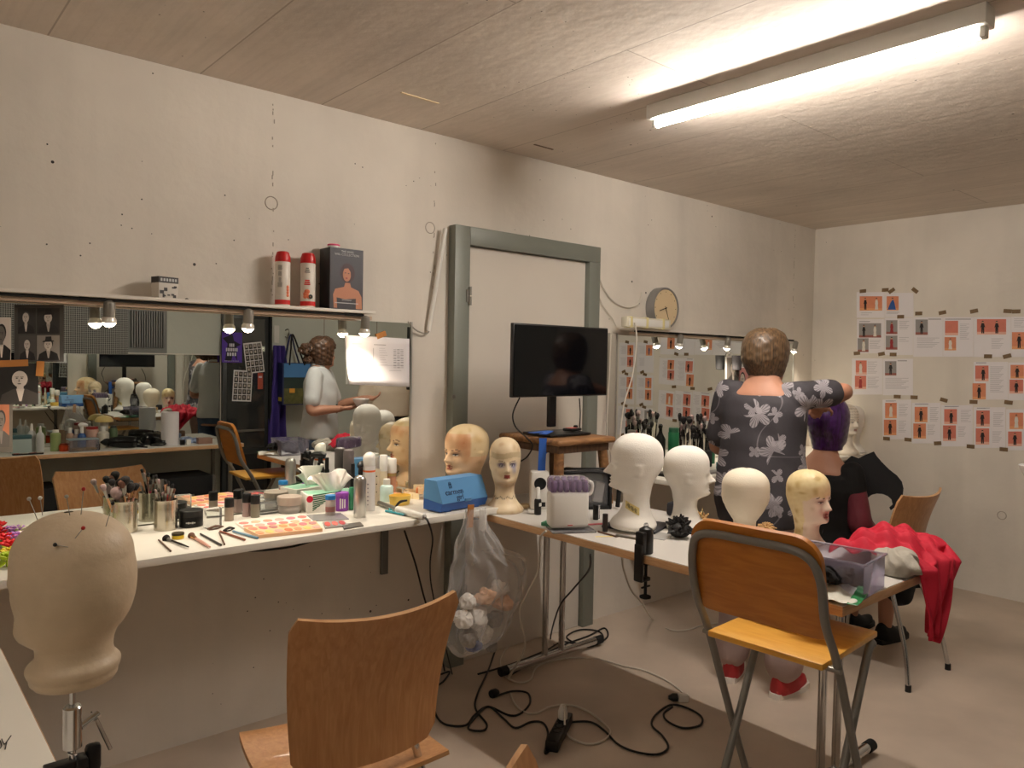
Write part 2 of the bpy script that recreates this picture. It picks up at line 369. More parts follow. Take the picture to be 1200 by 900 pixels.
def lamp(x, label, tilt=(.12, 0.), z=1.681, grp=None):
    t = thing('mirror_lamp', label, 'spot lamp', (x, -.108, z))
    B().box((-.02, 0, 0), (.085, .016, .013), bev=.004).build('clamp', BLACKM, t)
    R = Matrix.Translation((.03, -.016, -.012)) @ Euler((tilt[0], tilt[1], 0)).to_matrix().to_4x4()
    B().lathe([(.0055, .01), (.017, .004), (.019, -.004), (.019, -.045), (.016, -.048)], X=R, n=20).build('lamp_housing', HOUS, t)
    B().lathe([(.0165, -.042), (.0235, -.055), (.0245, -.066), (.022, -.064)], X=R, n=20).build('reflector', mat('lamp_glass_rim', (235, 230, 220), .2, .3), t)
    B().lathe([(1e-4, -.062), (.012, -.0635), (.0215, -.0655), (.0215, -.068), (.012, -.078), (1e-4, -.082)], X=R, n=16).build('bulb', BULB, t)
    ld = bpy.data.lights.new('mirror_lamp_light', 'SPOT'); ld.energy = 6.5; ld.spot_size = 2.1; ld.spot_blend = .8; ld.color = (1, .86, .68); ld.shadow_soft_size = .018
    lo = bpy.data.objects.new('mirror_lamp_light', ld); COL.objects.link(lo); lo.parent = t
    lo.matrix_local = R @ Matrix.Translation((0, 0, -.088))
    return t
for px, lb in ((128, 'mirror spot lamp nearest the taped portrait photographs'), (291, 'mirror spot lamp at the middle of the wide mirror'), (428, 'mirror spot lamp above the taped white sheet')):
    q = P(px, 362, y=-.12); lamp(q.x-.03, lb)
for px, lb in ((797, 'spot lamp on the second mirror, below the wall clock'), (853, "spot lamp on the second mirror, beside the standing woman's hair"), (932, 'spot lamp at the corner end of the second mirror')):
    q = P(px, 404, y=-.12); lamp(q.x-.03, lb, (.25, -.1))
# ------------------------------------------------------------------ T-leg work table
TX0, TX1, TY0, TY1 = 2.05, 2.73, -2.03, -.19
PLY = wood('table_ply_edge', (216, 178, 136), (198, 154, 112), .5, (4, 4, 60))
t = thing('work_table', 'white topped work table with plywood edge and chrome T legs holding the foam heads', 'table', ((TX0+TX1)/2, (TY0+TY1)/2, 0))
w_, d_ = TX1-TX0, TY1-TY0
B().box((0, 0, ZT-.016), (w_, d_, .028), bev=.002).build('edge_band', PLY, t)
B().box((0, 0, ZT-.0008), (w_-.004, d_-.004, .0024)).build('laminate', mat('grey_white_laminate', (204, 200, 194), .35, var=.03, vscale=4), t)
cy = (TY0+TY1)/2; cx = (TX0+TX1)/2
for yy in (-.30, -1.72):
    y = yy-cy
    b = B(); b.cyl((2.32-cx, y, .035), (2.95-cx, y, .035), .019, n=14)
    b.build('foot', CHROME, t)
    B().cyl((2.29-cx, y, .034), (2.33-cx, y, .034), .022).build('foot_cap', RUBBER, t); B().cyl((2.94-cx, y, .034), (2.985-cx, y, .034), .022).build('foot_cap', RUBBER, t)
    for xx in (2.575, 2.69): B().cyl((xx-cx, y, .04), (xx-cx, y, ZT-.03), .0155).build('post', CHROME, t)
    B().box((0.0, y, ZT-.045), (.6, .04, .03)).build('crossbar', BLACKM, t)
# ------------------------------------------------------------------ foreground table corner and the table on the other side of the room
t = thing('side_table', 'pale table whose corner fills the lower edge of the view below the foam head', 'table', (-.5, -1.72, 0))
B().box((0, 0, .765), (1.53, 1.84, .03), bev=.004).build('tabletop', mat('pale_laminate', (226, 220, 208), .4), t)
B().box((0, 0, .765), (1.536, 1.846, .02), bev=.003).build('edge_band', BEECHH, t)
for sx in (-.66, .66):
    for sy in (-.82, .82): B().cyl((sx, sy, 0), (sx, sy, .75), .02).build('leg', STEEL, t)
ZO = .77
t = thing('makeup_table', 'beech edged table full of bottles in front of the far mirror, seen reflected', 'table', (1.45, -3.515, 0))
B().box((0, 0, ZO-.015), (2.0, .48, .03), bev=.003).build('edge_band', PLY, t)
B().box((0, 0, ZO-.0005), (1.995, .475, .003)).build('laminate', WHITEM, t)
for sx in (-.9, .9):
    for sy in (-.2, .2): B().cyl((sx, sy, 0), (sx, sy, ZO-.03), .018).build('leg', STEEL, t)
t = thing('wall_mirror', 'mirror on the opposite wall above the bottle table, showing the room again', 'mirror', (0, YB+.004, 0))
B().box((1.25, 0, 1.13), (2.36, .008, .735)).build('mirror_glass', MIRROR, t)
B().box((1.25, .002, 1.502), (2.36, .014, .008)).build('edge_trim', RAILW, t); B().box((2.434, .002, 1.13), (.008, .014, .735)).build('edge_trim', RAILW, t)
# ================================================================== heads
# profile rows: height, front, back, half width (cm). Front is +X.
NECK_LONG = [(0, 9.0, 8.2, 9.6), (1.2, 9.3, 8.5, 10.0), (2.8, 8.6, 8.0, 9.0), (5, 6.6, 6.8, 7.0), (8, 4.9, 5.9, 5.5), (11, 4.4, 5.6, 5.0), (13.4, 4.6, 5.9, 5.1)]
SKULL = [(15, 6.6, 6.2, 5.5), (15.9, 9.0, 6.3, 5.8), (17.2, 9.5, 6.6, 6.2), (19, 9.0, 7.3, 6.7), (21.5, 9.1, 8.7, 7.2), (23.5, 9.1, 9.8, 7.4), (26, 9.2, 10.5, 7.8),
         (29, 9.3, 10.5, 8.0), (31.5, 8.6, 9.8, 7.5), (34, 7.0, 8.4, 6.5), (36, 4.7, 6.2, 4.9), (37.3, 2.4, 3.6, 2.8), (38, .05, .05, .05)]
def head_grid(neck=NECK_LONG, nth=80, dz=.42, face=1.25, ears=.6, off=None, cut=None, skull=SKULL):
    rows = neck + skull; zs = [r[0] for r in rows]
    # smooth monotone sampling of the profile
    Z = list(np.arange(zs[0], 36.2, dz)) + [36.3, 36.8, 37.2, 37.5, 37.75, 37.92, 38.0]
    def samp(k, z):
        i = max(0, min(len(zs)-2, int(np.searchsorted(zs, z, 'right')-1))); t = (z-zs[i])/(zs[i+1]-zs[i])
        g = lambda j: rows[max(0, min(len(rows)-1, j))][k]
        a, b_, c, d = g(i-1), g(i), g(i+1), g(i+2)
        def slope(j):
            if j <= 0 or j >= len(rows)-1: return 0. if j <= 0 else (rows[-1][k]-rows[-2][k])/(zs[-1]-zs[-2])
            l = (rows[j][k]-rows[j-1][k])/(zs[j]-zs[j-1]); r = (rows[j+1][k]-rows[j][k])/(zs[j+1]-zs[j])
            return 0. if l*r <= 0 else 2*l*r/(l+r)
        h = zs[i+1]-zs[i]; m0, m1 = slope(i)*h, slope(i+1)*h
        return (2*t**3-3*t*t+1)*b_ + (t**3-2*t*t+t)*m0 + (-2*t**3+3*t*t)*c + (t**3-t*t)*m1
    th = np.linspace(-PI, PI, nth, endpoint=False)
    th = th - .42*np.sin(th)                              # denser at the face
    g = lambda x, s: np.exp(-(x/s)**2)
    pts = []; 
    for z in Z:
        if z > 29.5:
            k_ = max(.004, (1-min(1, (z-29.5)/8.5)**2.15))**(1/2.15); xf, xb, w = [samp(i_, 29.5)*k_ for i_ in (1, 2, 3)]
        else: xf, xb, w = samp(1, z), samp(2, z), samp(3, z)
        a = np.where(np.cos(th) > 0, xf, xb); x = a*np.cos(th); y = w*np.sin(th)
        if face:
            at = np.abs(th); r = np.zeros_like(th)
            # nose: grows from the bridge to the tip, then cuts back
            if 20.9 < z < 26.2:
                k = max(0, min(1, (26.2-z)/3.9)) * max(0, min(1, (z-20.9)/.9))
                r += 2.25*k*g(th, .085+.07*k)
            r += .45*g(z-21.5, .7)*(g(at-.17, .07))            # nostrils
            r -= .75*g(z-24.6, 1.0)*g(at-.36, .17)             # eye sockets
            r += .55*g(z-24.5, .55)*g(at-.37, .10)             # eyeballs / lids
            r += .35*g(z-26.2, .7)*g(at-.38, .22)              # brows
            r += .55*g(z-19.55, .38)*g(th, .20) + .60*g(z-18.55, .42)*g(th, .19) - .45*g(z-19.05, .22)*g(th, .25)
            r += .45*g(z-16.6, .9)*g(th, .22) - .25*g(z-17.7, .5)*g(th, .3)
            r += .28*g(z-21.5, 1.6)*g(at-.62, .22)             # cheeks
            x = x + r*face*np.cos(th*.6); y = y + r*face*np.sin(th)*.6
        if ears:
            e = g(at_ := (np.abs(th)-1.62), .13)*max(0, 1-((z-23.6)/2.6)**2)**.5 if abs(z-23.6) < 2.6 else np.zeros_like(th)
            inner = g(np.abs(th)-1.58, .06)*g(z-23.8, 1.2)
            y = y + np.sign(th)*(1.1*e-.7*inner)*ears; x = x - .5*e*ears
        if off is not None:
            o = np.array([off(t_, z) for t_ in th]); n = np.stack([np.cos(th), np.sin(th)], 0)
            x = x + n[0]*o; y = y + n[1]*o
            zz = z + (np.clip(o, 0, 9)*max(0, (z-30)/8))
        else: zz = np.full_like(x, z)
        pts.append(np.stack([x, y, zz], 1))
    return np.array(pts)/100., th, np.array(Z)
def head_builder(paint=None, s=1., **k):
    pts, th, Z = head_grid(**k); pts = pts*s
    b = B(); n = len(th); b.grid([[tuple(p) for p in r] for r in pts], closed=True)
    b.f = [tuple(q) for q in b.f]; b.f.append(tuple(range(n-1, -1, -1))); b.m.append(0)
    col = None
    if paint: col = np.array([[(*lin(paint(t_, z, p)), 1) for t_, p in zip(th, r)] for z, r in zip(Z, pts)])
    return b, col
ga = lambda x, s: math.exp(-(x/s)**2)
_hr = random.Random(3)
_bl = [(_hr.uniform(-PI, PI), _hr.uniform(0, 37), _hr.uniform(.05, .22), _hr.uniform(.4, 1.8)) for _ in range(60)]
def blot(t, z, zmin=0, zmax=40): return min(1, sum(ga(t-a, w)*ga(z-h, r) for a, h, w, r in _bl if zmin < h < zmax))
mixc = lambda a, b_, f: tuple(x*(1-f)+y*f for x, y in zip(a, b_))
def make_up(t, z, c, lip, shadow, brow, iris=(60, 60, 60), sh=1.):
    a = abs(t)
    c = mixc(c, shadow, min(1, sh*ga(z-25.1, .75)*ga(a-.38, .19)))
    if abs(z-24.55) < .34*math.sqrt(max(0, 1-((a-.36)/.15)**2)): c = (225, 222, 215) if abs(a-.36) > .06 else iris
    elif abs(z-24.85-.0) < .24 and abs(a-.37) < .17: c = (40, 30, 28)
    if abs(z-26.55-.5*ga(a-.42, .14)) < .17 and .16 < a < .62: c = brow
    if a < .27 and (abs(z-19.55) < .48*(1-a/.3) + .08 or abs(z-18.6) < .55*(1-(a/.3)**2)): c = lip
    return c
def paint_tan(t, z, p):     # painted head with a rust-brown stain on forehead and temple
    c = mixc((226, 190, 150), (214, 172, 128), blot(t, z))
    st = max(ga(t-.75, .5)*ga(z-29.5, 4.5), ga(t-.95, .3)*ga(z-25.5, 4)*.8, ga(t+.3, .8)*ga(z-32, 2.5)*.6); c = mixc(c, (176, 104, 60), min(.85, st*(.55+.35*blot(t*1.7, z*.9))))
    if z > 24 and t > 1.15 or z > 34: c = mixc((222, 200, 158), (206, 178, 130), blot(t, z))
    return make_up(t, z, c, (176, 96, 80), (150, 106, 84), (88, 62, 48), (80, 92, 92), .5)
def paint_blue(t, z, p):    # violet eye shadow running down one cheek, brown wig line
    c = mixc((226, 206, 172), (205, 176, 136), blot(t, z)*.7)
    c = mixc(c, (150, 116, 92), .75*ga(z-14, 2.6)*(1 if abs(t) < 1.4 else .3)*.6)
    c = mixc(c, (116, 118, 160), min(.9, 1.0*ga(t-.45, .20)*ga(z-24.6, 1.3) + .55*ga(t-.55, .17)*ga(z-22, 1.6)))
    c = mixc(c, (110, 96, 130), min(.9, .95*ga(t+.42, .20)*ga(z-24.5, 1.0)))
    if abs(z-29.5-.6*math.sin(t*3)) < 1.4 and abs(t) < 1.2: c = mixc(c, (178, 158, 120), .5)
    if abs(z-7.6-.5*math.sin(t*9)) < .35 and math.sin(t*60) > .2: c = (70, 64, 60)
    return make_up(t, z, c, (142, 58, 52), (118, 104, 150), (92, 70, 58), (50, 48, 60), .6)
def paint_cap(t, z, p):     # glossy face showing through a yellowed torn cap
    edge = 27.6 - 1.6*abs(t)**1.3 + .5*math.sin(t*7)
    if z > edge or abs(t) > 1.25:
        return mixc((226, 208, 160), (188, 158, 102), min(1, blot(t, z)*.9+.15*abs(math.sin(t*9+z*.7)*math.sin(z*1.3-t*4))))
    c = mixc((226, 206, 186), (196, 168, 140), blot(t, z)*.6)
    c = mixc(c, (48, 38, 34), min(.95, 1.3*ga(t-.62, .24)*ga(z-25.4, 1.8)))
    return make_up(t, z, c, (150, 92, 84), (120, 100, 92), (56, 44, 40), (44, 40, 38), .7)
def paint_pale(t, z, p):
    c = mixc((232, 222, 206), (190, 178, 158), blot(t, z)*.5)
    if z > 27.5 and math.sin(t*38)*math.sin(z*6) > .55: c = (150, 138, 118)
    return make_up(t, z, c, (168, 130, 118), (176, 160, 146), (120, 104, 92), (70, 66, 60), .5)
PAINT = vmat('painted_mannequin_skin', .42, bump=.08, bscale=160)
TAPEY = mat('masking_tape', (224, 206, 140), .7)
INK = mat('black_ink', (24, 22, 20), .7)
NECK_SHORT = [(8.2, 5.4, 6.2, 6.0), (9.4, 5.3, 6.1, 5.9), (11, 4.9, 5.8, 5.3), (13.4, 4.9, 6.0, 5.2)]
NECK_BUST = [(4.0, 6.8, 7.2, 8.6), (5.2, 7.2, 7.5, 9.0), (7, 6.2, 6.6, 7.2), (9.5, 4.9, 5.8, 5.4), (11.5, 4.5, 5.6, 5.0), (13.4, 4.7, 5.9, 5.1)]
def head(label, loc, rz, H, mt=FOAM, paint=None, group=None, wide=1., **k):
    """H: real height of the head in metres"""
    neck = k.get('neck', NECK_LONG); z0 = neck[0][0]; s = H/((38-z0)/100)
    b, col = head_builder(paint, s, **k)
    b.v = [(x*wide, y*wide, z-z0/100*s) for x, y, z in b.v]
    o = b.build('mannequin_head', PAINT if paint else mt, None, loc, rz, paint=col, ang=3.2)
    return tag(o, label, 'mannequin head', group), s
def up_at(px, base, z): return P(px, base, z=z)
def sticker(o, s, th, z, txt=None, w=.05, h=.026, tilt=.2, z0=0., r=.06):
    """a taped name strip bent round the neck"""
    b = B(); rows = []
    for j in range(3):
        rows.append([((r+.0012)*math.cos(th+(i/6-.5)*w/r), (r+.0012)*math.sin(th+(i/6-.5)*w/r), z+(j/2-.5)*h+tilt*(i/6-.5)*w) for i in range(7)])
    b.grid(rows); st = b.build('name_strip', TAPEY, o)
    if txt:
        # strokes of the handwriting
        bb = B()
        for i in range(9):
            a = th+((i+.7)/10-.5)*w/r*.8; zz = z+tilt*((i+.7)/10-.5)*w
            bb.box(((r+.002)*math.cos(a), (r+.002)*math.sin(a), zz), (.0008, .002, h*(.55 if i % 3 else .3)), rot=(0, 0, a))
        bb.build('handwriting', INK, st)
    return st
FACE = lambda px, deg: 0
# the four foam and painted heads on the work table
q = up_at(743, 621, ZT); ha, s_ = head('large white foam head with long neck facing the door, taped name strip on its neck', (q.x, q.y, ZT), 2.35, .37, wide=1.06, face=1.35)
b = B(); b.v = []; sticker(ha, s_, 1.35, .085, 'x', .055, .03, -.5, r=.066)
q = up_at(804, 620, ZT); hb, s_ = head('white foam head with long neck facing away from the door, beside the black hair tuft', (q.x, q.y, ZT), -.8, .335, wide=1.04, face=1.4)
sticker(hb, s_, -.25, .075, 'x', .035, .03, .3, r=.062)
BSK2 = [(15.2, 6.6, 7.0, 6.2), (17, 7.9, 8.4, 7.4), (20, 9.2, 9.9, 9.0), (23, 9.9, 10.8, 10.0), (26, 10.3, 11.2, 10.6), (29, 10.3, 11.2, 10.7), (38, .05, .05, .05)]
q = up_at(872, 634, ZT); hc, s_ = head('smooth cream egg shaped foam head seen from behind, between foam and painted heads', (q.x, q.y, ZT), .6, .275, mat('cream_foam', (228, 218, 198), .7, bump=.1, bscale=200, var=.03), face=.0, ears=.35, neck=NECK_BUST, skull=BSK2)
q = up_at(946, 640, ZT); hd, s_ = head('glossy painted female head in a torn yellowed cap next to the plastic storage box', (q.x, q.y, ZT), -1.75, .282, paint=paint_cap, neck=NECK_BUST)
text('handwriting', 'Audra', .022, INK, hd, (.040, .030, .060), (PI/2, 0, PI/2+.55))
# two painted heads at the end of the counter
q = P(549, 578, z=ZL); he, s_ = head('painted tan mannequin head with rust stained forehead behind the blue box', (2.105, -.25, ZL), PI+.1, .34, paint=paint_tan, neck=NECK_BUST, wide=1.12)
q = P(592, 601, z=ZT); hf, s_ = head('painted mannequin head with violet eye shadow between the blue box and stool', (q.x+.02, q.y+.03, ZT), -2.15, .325, paint=paint_blue)
# two heads on the far counter by the corner
hg, s_ = head('pale painted head facing the room corner behind the purple haired person', (5.40, -.43, ZL), -1.9, .36, paint=paint_pale, neck=NECK_LONG)
hh, s_ = head('plain white foam head against the wall behind the pale painted head', (5.575, -.40, ZL), .3, .345, FOAM, face=.5)
# canvas block head on a clamp in the foreground
BLOCK = [(6.4, 6.6, 6.9, 6.5), (7.2, 7.2, 7.4, 7.1), (8.1, 7.3, 7.5, 7.2), (8.6, 7.6, 7.8, 7.6), (9.6, 7.8, 8.0, 7.8), (10.4, 7.3, 7.6, 7.3), (11.0, 6.5, 7.1, 6.6), (12.2, 6.1, 6.8, 6.2), (13.6, 6.2, 6.9, 6.3)]
BSK = [(14.6, 7.6, 7.2, 6.8), (15.6, 9.0, 7.6, 7.4), (17, 9.4, 8.8, 8.2), (20, 8.9, 10.4, 9.2), (23, 9.4, 11.1, 9.9), (26, 9.7, 11.3, 10.2), (29, 9.6, 11.0, 10.1), (31.5, 9.0, 10.2, 9.4), (34, 7.5, 8.6, 7.9), (36, 5.4, 6.4, 5.8), (37.3, 3.0, 3.6, 3.4), (38, .05, .05, .05)]
LATEX = mat('worn_cream_latex', (196, 176, 148), .5, var=.10, vscale=9, bump=.15, bscale=60)
fy = -1.53; q1 = P(85, 797, y=fy); q2 = P(85, 600, y=fy)
fh, s_ = head('big worn cream block head stuck with pins, close up on a chrome clamp', (q1.x+.002, fy, q1.z), 2.62, q2.z-q1.z, LATEX, neck=BLOCK, skull=BSK, face=.45, ears=.35, dz=.35)
fh.rotation_euler = (.0, .03, 2.62)
PINR = mat('red_pin', (170, 30, 26), .3); PINB = mat('black_pin', (24, 18, 16), .3); PINS = mat('steel_pin', (170, 168, 160), .3, .9); PINW = mat('pearl_pin', (210, 206, 196), .3)
def pin(px, py, hx, hy, m, lbl, d0=None):
    """a pin standing in the head: its point (px,py) on the head's surface, its ball at (hx,hy)"""
    dg = bpy.context.evaluated_depsgraph_get(); d = Vector(CAM*0 + FW + RT*(px-600)/FPX - UP*(py-450)/FPX).normalized()
    ok, loc, nrm, _i, ob, _m = SC.ray_cast(dg, Vector(CAM), d, distance=4)
    if not ok or ob.name != fh.name: loc = P(px, py, y=fy); nrm = Vector((0, 0, 1))
    s = sc(loc); tip = loc
    d2 = Vector(RT)*(hx-px)/s - Vector(UP)*(hy-py)/s + nrm*.012
    e = tip+d2
    t = thing('dressmaking_pin', lbl, 'pin', tip, 0, 'pins in the block head')
    B().cyl((0, 0, 0), d2, .0007, n=6).build('shaft', PINS, t); B().sph(d2, .0034, n=10, m=8).build('pin_ball', m, t)
bpy.context.view_layer.update()
for a in ((95, 603, 97, 581, PINR, 'red headed pin standing tallest on the crown of the block head'), (88, 631, 97, 623, PINR, 'dark red headed pin low on the forehead of the block head'),
          (80, 641, 65, 641, PINB, 'black headed pin lying flat on the block head, lowest of them'), (124, 617, 128, 596, PINB, 'black headed pin at the block head edge before the brush tin'),
          (44, 609, 34, 593, PINS, 'steel pin slanting off the flower side of the block head'), (50, 604, 47, 592, PINW, 'pearl headed pin near the flower side on the block head'),
          (82, 604, 78, 590, PINS, 'fine steel pin before the light blue bottle on the block head')): pin(*a)
# chrome clamp that carries the block head
ct = thing('head_clamp', 'chrome table clamp with cross handle carrying the block head', 'clamp', (q1.x, fy, 0))
zb = q1.z
B().cyl((0, 0, zb-.045), (0, 0, zb+.05), .0045).build('spindle', CHROME, ct)
z1, z2 = P(80, 828, y=fy).z, P(80, 877, y=fy).z
B().lathe([(.012, z2-.002), (.0148, z2), (.0148, z1-.003), (.012, z1), (.005, z1)], n=28).build('barrel', CHROME, ct)
zm = P(118, 843, y=fy).z
hdl = B().cyl((.012, 0, zm-.004), (.043, .012, zm+.006), .0062); hdl.build('side_pin', CHROME, ct)
B().cyl((.037, .002, zm+.002), (.062, .012, P(133, 880, y=fy).z), .0036).build('handle_rod', CHROME, ct)
pts = [(.0075*math.cos(i*.9), .0075*math.sin(i*.9), z2-i*.0022) for i in range(46)]
B().tube(pts, .0016, n=6, sm=0).cyl((0, 0, z2), (0, 0, z2-.12), .0055).build('threaded_screw', CHROME, ct)
z3 = P(112, 870, y=fy).z
B().box((.034, .012, z3-.03), (.026, .02, .05), bev=.008).box((.02, .012, z3-.045), (.03, .016, .025), bev=.006).build('clamp_jaw', BLACKP, ct)
B().box((-.018, 0, .790), (.05, .024, .016), bev=.003).box((.012, 0, .735), (.02, .03, .13), bev=.004).box((-.03, 0, .69), (.07, .03, .02), bev=.004).build('c_frame', BLACKP, ct)
# ================================================================== chairs, stools, monitor
def wood_chair(label, loc, rz, group='beech plywood chairs'):
    """faces local +Y; back at negative Y"""
    t = thing('plywood_chair', label, 'chair', loc, rz, group)
    def panel(f, nu=14, nv=12, th=.011):
        top = [[f(i/nu*2-1, j/nv) for i in range(nu+1)] for j in range(nv+1)]
        b = B(); V = lambda p: Vector(p)
        n = [[None]*(nu+1) for _ in range(nv+1)]
        for j in range(nv+1):
            for i in range(nu+1):
                du = V(top[j][min(i+1, nu)])-V(top[j][max(i-1, 0)]); dv = V(top[min(j+1, nv)][i])-V(top[max(j-1, 0)][i])
                n[j][i] = du.cross(dv).normalized()
        k = (nu+1)*(nv+1); v = [tuple(p) for r in top for p in r]; v += [tuple(V(top[j][i])-n[j][i]*th) for j in range(nv+1) for i in range(nu+1)]
        f_ = []; mi = []
        id_ = lambda i, j: j*(nu+1)+i
        for j in range(nv):
            for i in range(nu):
                q = (id_(i, j), id_(i+1, j), id_(i+1, j+1), id_(i, j+1)); f_ += [q, tuple(k+a for a in reversed(q))]; mi += [0, 0]
        rim = [id_(i, 0) for i in range(nu)] + [id_(nu, j) for j in range(nv)] + [id_(i, nv) for i in range(nu, 0, -1)] + [id_(0, j) for j in range(nv, 0, -1)]
        for a, c in zip(rim, rim[1:]+rim[:1]): f_.append((a, k+a, k+c, c)); mi.append(1)
        return b.add(v, f_, mi)
    def back(u, v):
        z = .50 + .385*v; hw = .192+.036*v
        r = max(0, v-.93)/.07; hw -= .02*r*r
        r = max(0, .08-v)/.08; hw -= .02*r*r
        y = -.185 - .075*v**1.4 - .05*math.sin(PI*v)*-.35 + .042*(1-abs(u)**2)*-1 + .03
        return (u*hw, y, z + .018*u*u*v)
    def seat(u, v):
        y = -.20 + .455*v; hw = .212+.016*math.sin(PI*v); z = .462 - .022*math.sin(PI*min(1, v*1.1)) + .012*u*u
        r = max(0, v-.8)/.2; z -= .035*r*r; hw -= .015*r*r
        return (u*hw, y, z)
    panel(back).build('backrest', [BEECH, BEECHH], t, ang=.9); panel(seat).build('seat', [BEECH, BEECHH], t, ang=.9)
    for s in (-1, 1):
        b = B().tube([(s*.15, .10, .43), (s*.17, .17, .40), (s*.20, .235, .02)], .0105, n=10, sm=8); l = b.build('leg', CHROME, t); B().cyl((s*.20, .235, 0), (s*.20, .235, .03), .0135).build('foot_cap', RUBBER, l)
        b = B().tube([(s*.10, -.150, .56), (s*.13, -.160, .50), (s*.15, -.17, .42), (s*.19, -.25, .2), (s*.215, -.285, .02)], .0105, n=10, sm=8); l = b.build('leg', CHROME, t); B().cyl((s*.215, -.285, 0), (s*.215, -.285, .03), .0135).build('foot_cap', RUBBER, l)
    B().tube([(-.15, .10, .43), (-.15, -.17, .425)], .009, sm=0).tube([(.15, .10, .43), (.15, -.17, .425)], .009, sm=0).tube([(-.15, -.02, .428), (.15, -.02, .428)], .009, sm=0).build('seat_frame', CHROME, t)
    return t
c1 = wood_chair('beech plywood chair with its back to the view, drawn up to the long counter', (.985, -1.19, 0), -.10)
# copies share the first chair's meshes
q = dup(c1, (3.91, -1.30, 0), -.04, 'beech plywood chair under the purple haired seated person, near the red garment', 'beech plywood chairs')
dup(c1, (.80, -2.44, 0), -2.35, 'beech plywood chair whose back corner just shows at the bottom edge', 'beech plywood chairs')
dup(c1, (-.02, -.50, 0), .5, 'beech plywood chair at the near end of the long counter, seen only reflected', 'beech plywood chairs')
# tall folding bar stool
ORW = wood('honey_plywood', (236, 180, 80), (224, 162, 64), .32, (16, 3, 16), coat=.4)
ORB = wood('honey_plywood_back', (196, 126, 46), (176, 106, 34), .36, (16, 3, 16), coat=.3)
TUBEG = mat('silver_grey_tube', (132, 130, 126), .4, .35)
def bar_stool(label, loc, rz):
    """faces local +X"""
    t = thing('bar_stool', label, 'bar stool', loc, rz)
    hw = .19; zs = .735
    # backrest: rounded board with its bent tube
    poly = []
    W_, H_ = .187, .280
    for cx_, cy_, a0 in ((W_-.07, H_-.07, 0), (-W_+.07, H_-.07, PI/2)):
        for i in range(9): a = a0+i/8*PI/2; poly.append((cx_+.07*math.cos(a), cy_+.07*math.sin(a)))
    for cx_, cy_, a0 in ((-W_+.03, .03, PI), (W_-.03, .03, 1.5*PI)):
        for i in range(6): a = a0+i/5*PI/2; poly.append((cx_+.03*math.cos(a), cy_+.03*math.sin(a)))
    bx = lambda z: -.145 - (z-.72)*.28
    X = Matrix.Translation((bx(.80)+.012, 0, .80)) @ Matrix.Rotation(-.27, 4, 'Y') @ Matrix(((0, 0, 1, 0), (1, 0, 0, 0), (0, 1, 0, 0), (0, 0, 0, 1)))
    B().prism(poly, .016, X=X).build('backrest', ORB, t)
    B().box((.04, 0, zs-.010), (.37, .335, .018), bev=.004).build('seat', ORW, t)
    # rear frame: one tube up each side and over the back, feet far forward
    pts = [(.24, hw, .015), (.05, hw, .40), (-.10, hw, zs-.02), (bx(.85), hw-.003, .85), (bx(.96), hw-.008, .972), (bx(1.02), hw-.05, 1.030), (bx(1.025), 0, 1.037), (bx(1.02), -hw+.05, 1.030), (bx(.96), -hw+.008, .972), (bx(.85), -hw+.003, .85), (-.10, -hw, zs-.02), (.05, -hw, .40), (.24, -hw, .015)]
    B().tube(pts, .0115, n=10, sm=8).build('back_frame', TUBEG, t)
    B().tube([(-.19, hw-.028, .015), (.0, hw-.028, .36), (.165, hw-.028, zs-.06), (.20, hw-.03, zs-.035), (.205, hw-.08, zs-.03), (.205, -hw+.08, zs-.03), (.20, -hw+.03, zs-.035), (.165, -hw+.028, zs-.06), (.0, -hw+.028, .36), (-.19, -hw+.028, .015)], .0115, n=10, sm=8).build('front_frame', TUBEG, t)
    B().tube([(.142, hw-.01, .21), (.17, hw-.04, .2), (.17, -hw+.04, .2), (.142, -hw+.01, .21)], .010, n=10, sm=8).build('footrest', TUBEG, t)
    B().cyl((.17, -.12, .2), (.17, .12, .2), .0135).build('footrest_sleeve', RUBBER, t)
    for s in (-1, 1):
        B().cyl((.235, s*hw, 0), (.235, s*hw, .03), .015).build('foot_cap', RUBBER, t); B().cyl((-.188, s*(hw-.028), 0), (-.188, s*(hw-.028), .03), .015).build('foot_cap', RUBBER, t)
        B().cyl((-.11, s*(hw+.012), zs-.02), (-.11, s*(hw-.05), zs-.02), .007).build('hinge_bolt', STEEL, t)
    return t
bar_stool('tall folding bar stool with honey coloured seat and grey tube frame, at the work table', (2.01, -1.89, 0), 0.06)
# wooden stool standing on the work table, with the monitor
OAKW = wood('worn_stool_wood', (150, 108, 66), (104, 70, 42), .55, (3, 16, 16), coat=0)
DARKW = wood('dark_stool_wood', (104, 76, 54), (74, 52, 38), .55, (16, 16, 3), coat=0)
zst = 1.155; F = Vector((2.228, -.664)); Rr = Vector((2.608, -.638)); Lf = Vector((2.385, -.232))
cx_, cy_ = (Rr+Lf)/2; ax = (Rr-F).normalized(); an = math.atan2(ax.y, ax.x)-.08
t = thing('wooden_stool', 'old worn wooden stool on the work table carrying the monitor', 'stool', (cx_, cy_, ZT), an)
h = zst-ZT; w2, d2 = .37, .42
B().box((0, 0, h-.014), (w2, d2, .028), bev=.013, seg=3).build('seat', OAKW, t)
B().box((0, 0, h-.045), (w2-.05, d2-.05, .036), bev=.003).build('apron', DARKW, t)
for sx in (-1, 1):
    for sy in (-1, 1):
        B().tube([(sx*.135, sy*.16, h-.03), (sx*.148, sy*.172, h*.5), (sx*.165, sy*.19, .001)], [.021, .024, .019], n=12, sm=6).build('leg', OAKW if sy < 0 else DARKW, t)
SCRN = mat('black_screen_glass', (5, 6, 10), .07, spec=.6)
ys = -.45
